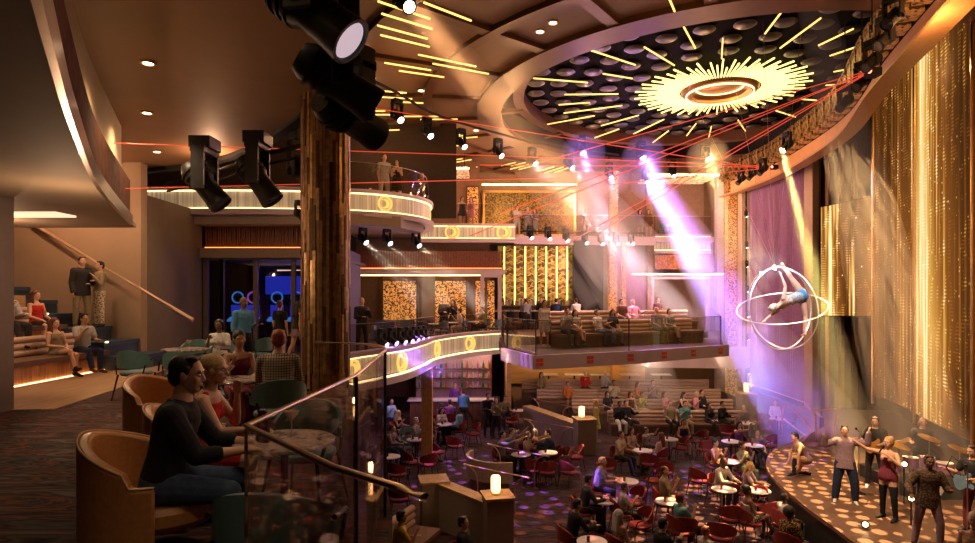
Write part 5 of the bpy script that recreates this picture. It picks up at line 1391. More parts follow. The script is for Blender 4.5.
# upper hall: added warm point fills, no fixtures at these spots
for x, y, z, w in ((-2, 18, 6.6, 90), (1, 25, 6.6, 170), (9.5, 29, 6.6, 200), (5, 30, 7.0, 200), (12.2, 17, 8.0, 60), (3, 12, 6.9, 45)):
    pointl((x, y, z), (1, .50, .20), w, .3)
pointl((5, 27, 3.8), (1, .55, .45), 200, .3); pointl((3, 22.5, 3.2), (1, .58, .40), 110, .3)
pointl((-2.5, 25, 2.4), (1, .5, .24), 70, .2); pointl((10, 30.5, 2.3), (1, .6, .6), 90, .2); pointl((8, 24.5, 3.5), (1, .50, .50), 110, .3)
pointl((-6.2, 21.2, 2.5), (.22, .10, .9), 22, .3); pointl((-4.0, 20.8, 2.4), (.45, .3, .9), 18, .2)
for x in (2.2, 4.4, 6.6, 9.2): pointl((x, 30.6, -.75), (1, .58, .25), 34, .12)
for x, y in ((3.6, 23.6), (6.3, 23.9), (9.0, 24.4)): pointl((x, y, -.75), (1, .62, .45), 60, .15)  # fills added for the dark sofa rows under the deck
spot((-1.6, 3.9, LOWCEIL - .1), (-1.5, 4.2, .7), (1, .68, .42), 42, 34, .8, .08, 'near_fill_spot'); spot((-.4, 1.0, 5.1), (-1.05, 3.0, .5), (1, .66, .42), 60, 34, .8, .1, 'near_fill_spot'); spot((2.6, 5.6, 4.2), (-1.95, 4.2, 1.15), (1, .64, .44), 60, 22, .8, .5, 'near_fill_spot'); spot((-1.9, 2.2, 3.6), (-1.9, 3.9, .9), (1, .66, .42), 14, 50, .8, .1, 'near_fill_spot')  # spots added to lift the near table, chair and faces
pointl((8.2, 11.5, 6.6), (1, .45, .15), 120, .2); pointl((-2.6, 28.5, 6.4), (1, .55, .25), 60, .2); pointl((-4.5, 22.2, 7.4), (1, .5, .22), 50, .1)  # fills added for the stage header and upper balcony
pointl((-2.4, 24.5, -.9), (.9, .45, .9), 80, .2); pointl((-.4, 27.5, -.9), (1, .55, .35), 60, .2); pointl((-3.6, 20.5, -.8), (1, .6, .4), 30, .2)
pointl((-9.4, 11.6, 2.7), (1, .58, .34), 30, .25); pointl((-10.4, 14.2, 4.4), (1, .55, .30), 75, .2); pointl((-6.6, 14.6, 4.8), (1, .55, .30), 45, .03); pointl((-5.6, 8.2, 2.4), (1, .60, .34), 26, .03)  # fills added to lift the left benches, wall and soffit
pointl((-4.5, 26.5, 6.9), (1, .5, .25), 40, .2); pointl((11.2, 31, 6.6), (1, .62, .4), 60, .2)
pointl((1.0, 30.0, 6.8), (1, .55, .3), 90, .2)
# ================================================================ FURNITURE PROTOTYPES
CH = {}
def chair(style, loc, face, label, group=None):
    """face = heading in degrees"""
    if style not in CH:
        fab, frm = {'red': (M('red_velvet', (.17, .016, .014), .8, var=.2), M('dark_walnut', (.05, .022, .014), .4)), 'teal': (M('teal_leather', (.10, .20, .19), .45, var=.08), M('black_metal', (.012, .012, .012), .35, metal=.5)), 'slate': (M('slate_leather', (.07, .10, .12), .5, var=.08), MATS.get('black_metal') or M('black_metal', (.012, .012, .012), .35, metal=.5))}[style]
        o = empty({'red': 'red_armchair', 'teal': 'dining_chair', 'slate': 'dining_chair'}[style])
        b = MB(); b.lathe([(.001, .40), (.235, .40), (.255, .425), (.25, .455), (.22, .468), (.001, .47)], 28); s_ = b.build('seat', fab, o)
        R0 = .295; arcp = arc(0, .02, R0, 196, 344, 18) if style == 'red' else arc(0, .03, R0, 192, 348, 18)
        n = len(arcp); z0 = [.56 - .03 * math.sin(PI * i / (n - 1)) for i in range(n)]; z1 = [.66 + .17 * math.sin(PI * i / (n - 1)) ** .7 for i in range(n)]
        MB().strip(arcp, z0, z1, .035).build('backrest', fab, o)
        arms = arc(0, .03, R0 + .02, 168, 196, 4)
        for sg in (-1, 1):
            MB().tube([(sg * (R0 + .01), -.10, .67), (sg * (R0 + .02), .06, .655), (sg * (R0 - .01), .18, .60), (sg * (R0 - .05), .22, .44)], .014, 8).build('armrest', frm, o)
            for y0, y1 in ((.19, .25), (-.19, -.27)):
                MB().cyl((sg * .20, y0, .42), (sg * .26, y1, 0), .017, .011, 8).build('leg', frm, o)
            MB().cyl((sg * .22, -.20, .42), (sg * .25, -.17, .58), .012, n=6).build('back_support', frm, o)
        CH[style] = o; c = o
    else: c = dup(CH[style])
    c.location = loc; c.rotation_euler.z = R(face - 90); tag(c, label, 'chair', group)
    return c
TB = {}
def table(style, loc, label, group=None):
    if style not in TB:
        r, mt, leg = {'round': (.30, m_white, m_black), 'marble': (.335, m_marble, m_black), 'dining': (.42, m_marble, m_black)}[style]
        o = empty('round_table')
        MB().lathe([(.001, .705), (r - .02, .705), (r, .715), (r, .73), (r - .008, .738), (.001, .738)], 40).build('tabletop', mt, o)
        MB().lathe([(.001, .02), (.028, .02), (.026, .69), (.12, .704), (.001, .704)], 16).build('pedestal', leg, o)
        MB().lathe([(.001, 0), (.21, 0), (.21, .012), (.03, .03), (.001, .03)], 28).build('base', leg, o)
        TB[style] = o; c = o
    else: c = dup(TB[style])
    c.location = loc; tag(c, label, 'table', group)
    return c

# ---- armchair (near, orange leather)
def tub(loc, face, label):
    o = empty('tub_armchair', loc, R(face - 90)); tag(o, label, 'armchair')
    n = 40; p = []; z1 = []; hz = []
    for i in range(n + 1):
        a = 158 + 224 * i / n; t = abs(i / n - .5) * 2
        p.append((.39 * math.cos(R(a)), .37 * math.sin(R(a)) * (1.0 if math.sin(R(a)) < 0 else .8) - .02))
        z1.append(.86 - .26 * (t ** 1.5 if t > .0 else 0) if t < .8 else .60 + .04 * (1 - t))
    lt = M('orange_leather', (.50, .235, .075), .38, var=.12, scale=30)
    sh = MB().strip(p, .06, z1, .075).build('shell', lt, o)
    m = sh.modifiers.new('round', 'BEVEL'); m.width = .022; m.segments = 3; m.limit_method = 'ANGLE'
    pip = [(x * 1.0, y, z + .004) for (x, y), z in zip([(q[0] * 1.09, q[1] * 1.09) for q in p], z1)]
    MB().tube(pip, .007, 6).build('piping', M('piping_pale', (.55, .38, .22), .5), o)
    s2 = MB().lathe([(.001, .30), (.30, .30), (.33, .34), (.33, .41), (.30, .445), (.001, .45)], 32, (0, .04, 0)).build('seat_cushion', lt, o)
    MB().lathe([(.001, 0), (.30, 0), (.30, .06), (.001, .06)], 32).build('plinth', m_black, o)
    return o
tub((-2.10, 3.88, 0), 12, 'orange leather tub armchair nearest the camera, under the man in black')
tub((-2.28, 4.90, 0), 14, 'orange leather tub armchair under the woman in red, behind the man in black')
tub((-3.45, 6.6, 0), -10, 'empty orange leather tub armchair farther back on the dark carpet')
table('marble', (-1.38, 4.15, 0), 'round marble-topped table in front of the man in black')
chair('teal', (-1.02, 2.98, 0), 88, 'teal chair with its back to the camera, nearest the glass balustrade')
chair('teal', (-1.50, 5.0, 0), -100, 'teal chair facing the camera behind the near marble table')
chair('teal', (-2.32, 6.75, 0), 120, 'teal chair under the man in the plaid shirt')
table('marble', (-2.98, 7.25, 0), 'round marble table between the woman in brown and the plaid-shirted man')
chair('teal', (-3.35, 8.1, 0), -75, 'teal chair under the woman in the brown dress')
table('dining', (-5.75, 11.6, 0), 'marble table behind the armchairs with teal chairs around it')
chair('teal', (-5.1, 10.2, 0), 95, 'empty teal chair, right one in front of the rear marble table')
chair('teal', (-5.95, 10.35, 0), 88, 'empty teal chair, left one in front of the rear marble table')
chair('teal', (-6.1, 12.7, 0), -85, 'empty teal chair behind the rear marble table')
chair('teal', (-5.35, 12.3, 0), -95, 'teal chair under the woman in the white jacket')
chair('teal', (-4.2, 9.6, 0), 60, 'empty teal chair left of the bronze column')
chair('teal', (-3.3, 9.3, 0), 170, 'empty teal chair close to the foot of the bronze column')
chair('teal', (-5.1, 13.6, 0), 150, 'empty teal chair behind the woman in the white jacket')
# drinks on the near table
def tumbler(loc, label, kind='glass'):
    if kind == 'bottle':
        o = empty('dark_bottle', loc); tag(o, label, 'bottle'); MB().lathe([(.001, 0), (.045, 0), (.047, .02), (.045, .14), (.03, .19), (.028, .21), (.001, .21)], 20).build('glass', M('dark_red_glass', (.03, .008, .008), .1), o)
    elif kind == 'coupe':
        o = empty('cocktail_glass', loc); tag(o, label, 'glass')
        MB().lathe([(.001, 0), (.035, 0), (.035, .003), (.004, .008), (.004, .10), (.02, .115), (.05, .15), (.052, .165), (.048, .165), (.018, .12), (.001, .118)], 24).build('bowl', M('clear_wine_glass', (.5, .42, .35), .08), o)
        MB().lathe([(.001, .135), (.034, .135), (.045, .158), (.001, .158)], 20).build('drink', M('amber_drink', (.45, .20, .06), .1), o)
    else:
        o = empty('drink_glass', loc); tag(o, label, 'glass')
        MB().lathe([(.001, 0), (.03, 0), (.034, .11), (.001, .11)], 14).build('glass', M('red_drink', (.25, .02, .03), .1), o)
    return o
tumbler((-1.50, 4.07, .74), 'dark red bottle standing on the near marble table', 'bottle')
tumbler((-1.38, 4.30, .74), 'stemmed cocktail glass on the near marble table', 'coupe')
tumbler((-3.02, 7.15, .74), 'cocktail glass on the marble table of the woman in brown', 'coupe')
tumbler((-5.6, 11.45, .74), 'cocktail glass on the rear marble table', 'coupe')

# ================================================================ PEOPLE
SIT_F = -.0
# near table
person((-2.02, 3.80, 0), 12, 'fg_man', 'm', 'l', ('short', 'black'), ('34', 'black'), ('pants', 'denim'), ('flat', 'dark'), 'man in a black long-sleeved top leaning on the near marble table')
person((-2.24, 4.66, 0), 6, 'fg_woman', 'f', 'l', ('pony', 'blond'), ('tank', 'red'), ('skirt', 'red'), ('flat', 'black'), 'blonde woman in a red sleeveless dress behind the man in black')
person((-2.38, 6.92, 0), 105, 'sit_table', 'm', 'l', ('short', 'red'), ('long', 'beige', 'plaid'), ('pants', 'khaki'), ('flat', 'dark'), 'red-haired man in a plaid shirt seen from behind')
person((-3.28, 8.02, 0), -55, 'sit_talk', 'f', 't', ('bun', 'black'), ('tank', 'wine'), ('longskirt', 'wine'), ('heels', 'dark'), 'woman in a brown sleeveless dress at the second marble table')
person((-5.35, 12.2, 0), -80, 'sit_talk', 'f', 'd', ('bob', 'black'), ('tshirt', 'white'), ('skirt', 'black'), ('heels', 'dark'), 'woman in a white short-sleeved jacket before the glass room')
person((-5.25, 13.1, 0), -40, 'stand_hand', 'm', 'd', ('buzz', 'black'), ('roll', 'blue'), ('pants', 'black'), ('flat', 'dark'), 'standing bearded man in a light blue shirt before the glass room')
person((-5.65, 16.6, 0), 80, 'stand', 'f', 'l', ('bun', 'auburn'), ('tshirt', 'black'), ('skirt', 'black'), ('heels', 'black'), 'standing woman in a black dress seen from behind near the column')
person((-5.1, 16.4, 0), 50, 'stand_walk', 'f', 'l', ('long', 'black'), ('tank', 'dark'), ('mini', 'mauve'), ('heels', 'dark'), 'long-haired woman in a short mauve skirt beside the woman in black')
# tiers on the left
person((-9.25, 13.1, 0), -20, 'sit_cross', 'f', 'l', ('wavy', 'auburn'), ('tank', 'khaki'), ('mini', 'khaki'), ('heels', 'black'), 'long-haired woman in a beige mini dress on the front bench')
person((-9.2, 13.85, 0), -25, 'sit_talk', 'm', 'm', ('short', 'black'), ('tshirt', 'lgrey'), ('pants', 'navy'), ('flat', 'brown'), 'smiling man in a pale t-shirt on the front bench')
person((-10.2, 12.9, .6), -10, 'sit_talk', 'm', 'l', ('short', 'black'), ('long', 'lgrey'), ('pants', 'dark'), ('flat', 'dark'), 'man in a pale grey sweater on the second bench')
person((-10.2, 13.8, .6), -15, 'sit', 'f', 'l', ('long', 'auburn'), ('tank', 'red'), ('skirt', 'dark'), ('flat', 'dark'), 'woman in a red top on the second bench')
person((-9.98, 15.0, .99), -35, 'stand_hand', 'm', 'l', ('short', 'black'), ('jacket', 'dark'), ('pants', 'khaki'), ('flat', 'brown'), 'standing man in a dark jacket and khaki trousers on the blue steps')
person((-9.70, 15.25, .99), -120, 'stand_drink', 'f', 'l', ('short', 'black'), ('long', 'khaki'), ('pants', 'brown', 'floral'), ('flat', 'dark'), 'woman in dark glasses leaning close to the man on the blue steps')
# lounge
person(Vector(((362 - CX) / F * 19, 19, 0)), -60, 'stand_drink', 'm', 'l', ('buzz', 'black'), ('long', 'dark'), ('pants', 'dark'), ('flat', 'black'), 'man in dark clothes with hand to his face right of the column')
def at(u, Y, z=0): return Vector(((u - CX) / F * Y, Y, z))
person(at(444, 25.4), -70, 'stand_drink', 'm', 'l', ('short', 'black'), ('long', 'dark'), ('pants', 'dark'), ('flat', 'dark'), 'standing man in dark suit before the lattice panels')
person(at(453, 25.6), -110, 'stand_drink', 'f', 'l', ('long', 'brown'), ('long', 'dark'), ('skirt', 'dark'), ('heels', 'dark'), 'standing woman beside the dark-suited man before the lattice')
person(at(461, 24.9), 180, 'sit_talk', 'f', 'l', ('bun', 'brown'), ('tshirt', 'cream'), ('skirt', 'khaki'), ('flat', 'dark'), 'seated woman in cream at a lounge table before the lattice')
person(at(484, 25.6), 200, 'sit_talk', 'm', 'm', ('short', 'brown'), ('tshirt', 'olive'), ('pants', 'dark'), ('flat', 'dark'), 'seated man in olive at the end lounge table by the lavender frame')
for i, (u, Y, f, w) in enumerate(((461, 25.0, 180, 'under the seated woman in cream'), (484, 25.7, 200, 'under the seated man in olive'), (434, 24.0, 20, 'left one before the lattice panels'), (425, 22.6, 60, 'close to the curved lounge edge'), (495, 25.4, 160, 'beside the lavender frame'), (441, 23.4, 140, 'in the middle of the lounge'))):
    chair('slate', at(u, Y), f, 'dark slate lounge chair, ' + w)
for i, (u, Y, w) in enumerate(((472, 25.2, 'between the two seated lounge guests'), (431, 23.0, 'near the curved lounge edge'), (450, 24.3, 'in the middle of the lounge'))):
    table('round', at(u, Y), 'small round lounge table, ' + w)
for i, (u, Y, w) in enumerate(((384, 24.6, 'left'), (404, 25.2, 'right'))):
    o = empty('lounge_sofa', at(u, Y)); tag(o, 'low blue-grey sofa, the %s one of the pair before the lattice panels' % w, 'sofa')
    sm = M('bluegrey_leather', (.12, .14, .17), .5)
    b = MB().box((0, 0, .25), (.78, .7, .34)).build('seat', sm, o); MB().box((0, .32, .52), (.78, .16, .55)).build('backrest', sm, o)
    for sx in (-1, 1): MB().box((sx * .40, 0, .36), (.12, .74, .45)).build('armrest', sm, o)

# behind and at the upper bar
person(at(526, 28.6), 90, 'stand_lean', 'm', 'l', ('short', 'brown'), ('long', 'grey'), ('pants', 'dark'), ('flat', 'dark'), 'man in grey leaning on the upper bar, seen from behind')
person(at(541.5, 30.3), -100, 'stand', 'm', 'l', ('short', 'black'), ('jacket', 'black'), ('pants', 'black'), ('flat', 'black'), 'bartender in a black vest behind the upper bar')
person(at(556, 28.6), 80, 'stand_lean', 'm', 'l', ('short', 'black'), ('long', 'navy'), ('pants', 'dark'), ('flat', 'dark'), 'man in navy leaning on the upper bar')
person(at(577.5, 28.8), 110, 'stand_lean', 'm', 'l', ('short', 'brown'), ('long', 'white'), ('pants', 'khaki'), ('flat', 'dark'), 'man in a white shirt at the right end of the upper bar')
person(at(544.5, 21.0, .01), -80, 'stand_hand', 'f', 'l', ('long', 'brown'), ('tank', 'white'), ('skirt', 'lgrey'), ('heels', 'beige'), 'standing woman in white top and pale grey skirt on the deck')
def on_line(u, p0, p1, z, off=.36):
    # point on the seat line of a sofa that shows at picture column u
    p0 = Vector(p0); p1 = Vector(p1); d = (p1 - p0).normalized(); nn = Vector((d.y, -d.x)); a = p0 + nn * off
    k = (u - CX) / F
    t = (k * a.y - a.x) / (d.x - k * d.y)
    q = a + d * t
    return Vector((q.x, q.y, z)), math.degrees(math.atan2(nn.y, nn.x))
S1 = ((2.1, 21.0), (7.9, 23.9), .01); S2 = ((2.2, 23.0), (8.3, 25.6), .30)
for u, S_, pose, sx, sk, hr, tp_, bt, lab in (
    (566, S1, 'sit_talk', 'm', 'l', ('short', 'black'), ('tshirt', 'grey'), ('pants', 'dark'), 'man in a grey t-shirt on the front deck sofa'),
    (576, S1, 'sit_cross', 'f', 'l', ('long', 'black'), ('tshirt', 'cream'), ('skirt', 'red', 'floral'), 'woman in a red patterned skirt on the front deck sofa'),
    (599.5, S1, 'sit_back', 'f', 'l', ('bun', 'brown'), ('tshirt', 'white'), ('pants', 'denim'), 'woman in white top and jeans on the front deck sofa'),
    (613, S1, 'sit', 'f', 'm', ('long', 'black'), ('tshirt', 'dark'), ('pants', 'grey'), 'long-haired woman in dark top and grey trousers on the deck sofa'),
    (635, S2, 'sit_back', 'm', 'l', ('short', 'grey'), ('tshirt', 'pink'), ('pants', 'khaki'), 'grey-haired man in pink on the rear deck sofa'),
    (657, S1, 'sit', 'm', 'm', ('buzz', 'grey'), ('long', 'mauve'), ('pants', 'dark'), 'bald-looking man in mauve sweater toward the right of the deck sofa'),
    (670, S1, 'sit_cross', 'f', 'l', ('bob', 'brown'), ('long', 'grey'), ('pants', 'khaki'), 'woman with crossed legs at the right end of the deck sofa'),
    (622, S2, 'sit', 'm', 'l', ('short', 'black'), ('tshirt', 'brown'), ('pants', 'dark'), 'man in brown on the rear deck sofa')):
    q, a = on_line(u, S_[0], S_[1], S_[2] + .02)
    person(q, a + random.uniform(-15, 15), pose, sx, sk, hr, tp_, bt, ('flat', 'dark'), lab)

# upper level
for u, Y, f, pose, sx, sk, hr, tp_, bt, lab in (
    (384, 20.9, -60, 'stand_hand', 'm', 'l', ('short', 'brown'), ('tshirt', 'lgrey'), ('pants', 'lgrey'), 'man in a pale shirt on the rounded upper balcony'),
    (397, 21.2, -100, 'stand_drink', 'f', 'l', ('bob', 'black'), ('strapless', 'black'), ('skirt', 'black'), 'woman in a black dress on the rounded upper balcony'),
    (422, 24.0, -60, 'stand', 'm', 'm', ('short', 'black'), ('long', 'dark'), ('pants', 'dark'), 'man in dark clothes behind the rounded upper balcony'),
    (462, 28.9, -70, 'stand_walk', 'f', 'm', ('bob', 'black'), ('tank', 'dark'), ('mini', 'dark'), 'woman in a short dark dress on the far upper balcony'),
    (471, 29.1, -110, 'stand_drink', 'f', 'l', ('long', 'red'), ('tshirt', 'pink'), ('mini', 'pink'), 'woman in a pink dress on the far upper balcony'),
    (517, 32.6, -60, 'stand_drink', 'm', 'l', ('short', 'black'), ('tshirt', 'lgrey'), ('shorts', 'lgrey'), 'man raising a glass at the left of the far trio upstairs'),
    (527.5, 32.7, -90, 'stand_drink', 'm', 'l', ('short', 'black'), ('tshirt', 'grey'), ('pants', 'grey'), 'man in grey in the middle of the far trio upstairs'),
    (535, 33.0, -120, 'stand_hand', 'f', 'l', ('long', 'brown'), ('tshirt', 'grey'), ('skirt', 'grey'), 'woman at the right of the far trio upstairs'),
    (586, 32.9, -90, 'stand_walk', 'f', 'l', ('long', 'auburn'), ('tank', 'mauve'), ('mini', 'mauve'), 'woman in a mauve dress beside the upper mosaic column'),
    (640, 33.2, -80, 'stand', 'f', 'l', ('long', 'black'), ('long', 'mauve'), ('mini', 'mauve'), 'left one of the two women standing at the far right upstairs'),
    (648.5, 33.2, -100, 'stand', 'f', 'l', ('long', 'brown'), ('long', 'brown'), ('mini', 'brown'), 'right one of the two women standing at the far right upstairs')):
    person(at(u, Y, TOP3), f, pose, sx, sk, hr, tp_, bt, ('heels' if sx == 'f' else 'flat', 'dark'), lab)
chair('teal', at(664, 33.0, TOP3), 20, 'teal chair upstairs beside the violet beams'); chair('teal', at(676, 33.0, TOP3), 160, 'rightmost teal chair upstairs')
table('round', at(670, 33.1, TOP3), 'small round table upstairs between the two teal chairs')
person(at(658, 31.5, 0), -90, 'stand_hand', 'm', 'l', ('short', 'black'), ('long', 'wine'), ('pants', 'dark'), ('flat', 'dark'), 'man in a wine shirt inside the lavender framed lounge')
for u, w in ((648, 'left'), (660, 'middle'), (672, 'right')): chair('slate', at(u, 30.9 if u != 660 else 30.6, 0), -90, 'dark slate chair before the lavender framed lounge, %s of three' % w)

# lower bar at the left
o = empty('lower_bar_counter', (-1.55, 26.6, LOW)); tag(o, 'lower bar counter lit pale under the sweeping balcony', 'bar counter')
MB().box((0, 0, .52), (3.6, .55, 1.04)).build('front', m_wood, o, smooth=False); MB().box((0, 0, 1.07), (3.8, .75, .05)).build('worktop', m_white, o, smooth=False)
o = empty('back_bar_shelf', (-1.6, 28.9, LOW)); tag(o, 'bottle shelves behind the lower bar', 'shelf')
MB().box((0, .2, 1.5), (3.6, .08, 3.0)).build('back_panel', M('backbar_rose', (.42, .30, .30), .5), o, smooth=False)  # even pale rose panel
for z in (1.25, 1.7, 2.15): MB().box((0, 0, z), (3.5, .3, .04)).build('shelf_board', m_wood, o, smooth=False)
for z in (1.25, 1.7, 2.15):
    for i in range(14):
        c = dup(protos[i % 4], (-3.2 + i * .25, 28.85, LOW + z + .02), group='bottles of the lower bar', label='bottle on the shelves behind the lower bar')
person(at(440, 24.6, LOW), 60, 'sit_table', 'f', 'l', ('long', 'brown'), ('tshirt', 'magenta'), ('longskirt', 'magenta'), ('heels', 'dark'), 'woman in a magenta dress at the lower bar', scale=1)
person(at(450, 24.9, LOW), 100, 'sit_talk', 'm', 'l', ('short', 'brown'), ('long', 'purple'), ('pants', 'navy'), ('flat', 'dark'), 'man in a purple shirt next to the woman in magenta')
person(at(455, 27.4, LOW), -90, 'stand', 'm', 'l', ('short', 'black'), ('long', 'purple'), ('pants', 'dark'), ('flat', 'dark'), 'barman behind the lower bar')
person(at(463.5, 25.4, LOW), 90, 'stand_lean', 'm', 'l', ('short', 'brown'), ('long', 'blue'), ('pants', 'dark'), ('flat', 'dark'), 'man in blue leaning at the lower bar')
person(at(488, 24.2, LOW), -70, 'stand_drink', 'm', 'm', ('short', 'black'), ('jacket', 'dark'), ('pants', 'dark'), ('flat', 'dark'), 'standing man in a dark jacket beside the lower bar')
person(at(496.5, 24.0, LOW), -110, 'stand_drink', 'f', 'l', ('long', 'brown'), ('long', 'olive'), ('pants', 'dark'), ('heels', 'dark'), 'standing woman in olive beside the dark-jacketed man')
chair('red', at(440, 24.6, LOW), 60, 'red armchair under the woman in magenta'); chair('red', at(450, 24.9, LOW), 100, 'red armchair under the man in purple')
for i, (u, Y) in enumerate(((395, 21.5), (408, 22.3), (420, 23.2), (404, 20.6))):
    chair('teal', at(u, Y, LOW), 40 + 60 * i, 'dark teal chair near the lower bar, ' + ('left one in the rear row', 'middle one in the rear row', 'right one beside the wooden pillar', 'closest to the stalls')[i])

# ---- stalls tables
for u, v, w in ((444.5, 424, 'between the woman with the vest and the man in pale blue'), (415.5, 439, 'lit pink in front of the man in grey at the left'), (390.5, 456, 'at the far left edge beside the glass'), (521, 454, 'in front of the cheering friends'), (548, 452, 'beside the man in the blue blazer'), (518, 410, 'near the low wall at the back left'),
    (627, 480.6, 'beside the older man in grey'), (604.6, 500, 'in front of the boy in grey'), (668, 501, 'between the polo-shirted man and the person in teal'), (592, 541, 'at the bottom edge beside the strapless dress'), (642.4, 450, 'in front of the man in the white tee'), (669, 438.7, 'beside the woman in the dark blue dress'),
    (747, 423, 'below the lantern at the right rear'), (731, 441, 'beside the woman in purple'), (754, 445, 'beside the child near the stage'), (729, 461, 'behind the man in the white shirt'), (777.6, 418.6, 'beside the red-haired woman at the far right'), (724, 488.7, 'in front of the man in the white shirt'), (758, 490, 'touching the stage edge by the mauve top')):
    g = G(u, v, LOW + .738); table('round', (g.x, g.y, LOW), 'small round white table ' + w)
    tumbler((g.x - .08, g.y - .05, LOW + .74), 'small red drink ' + w)
SC = Vector((9.5, 14.2))
def stalls(u, vt, pose, sx, sk, hr, tp_, bt, lab, dface=0, ch='red', Y=None, z=LOW, sc=1.0, face=None):
    hh = {'m': 1.30, 'f': 1.24}[sx] * sc
    Y = Y or F * (CZ - z - hh) / (vt - HZ)
    p = at(u, Y, z); f = face if face is not None else math.degrees(math.atan2(SC.y - p.y, SC.x - p.x)) + dface
    person(p, f, pose, sx, sk, hr, tp_, bt, ('flat' if sx == 'm' else 'heels', 'dark'), lab, scale=sc)
    if ch: chair(ch, p, f, 'red armchair under the ' + lab)
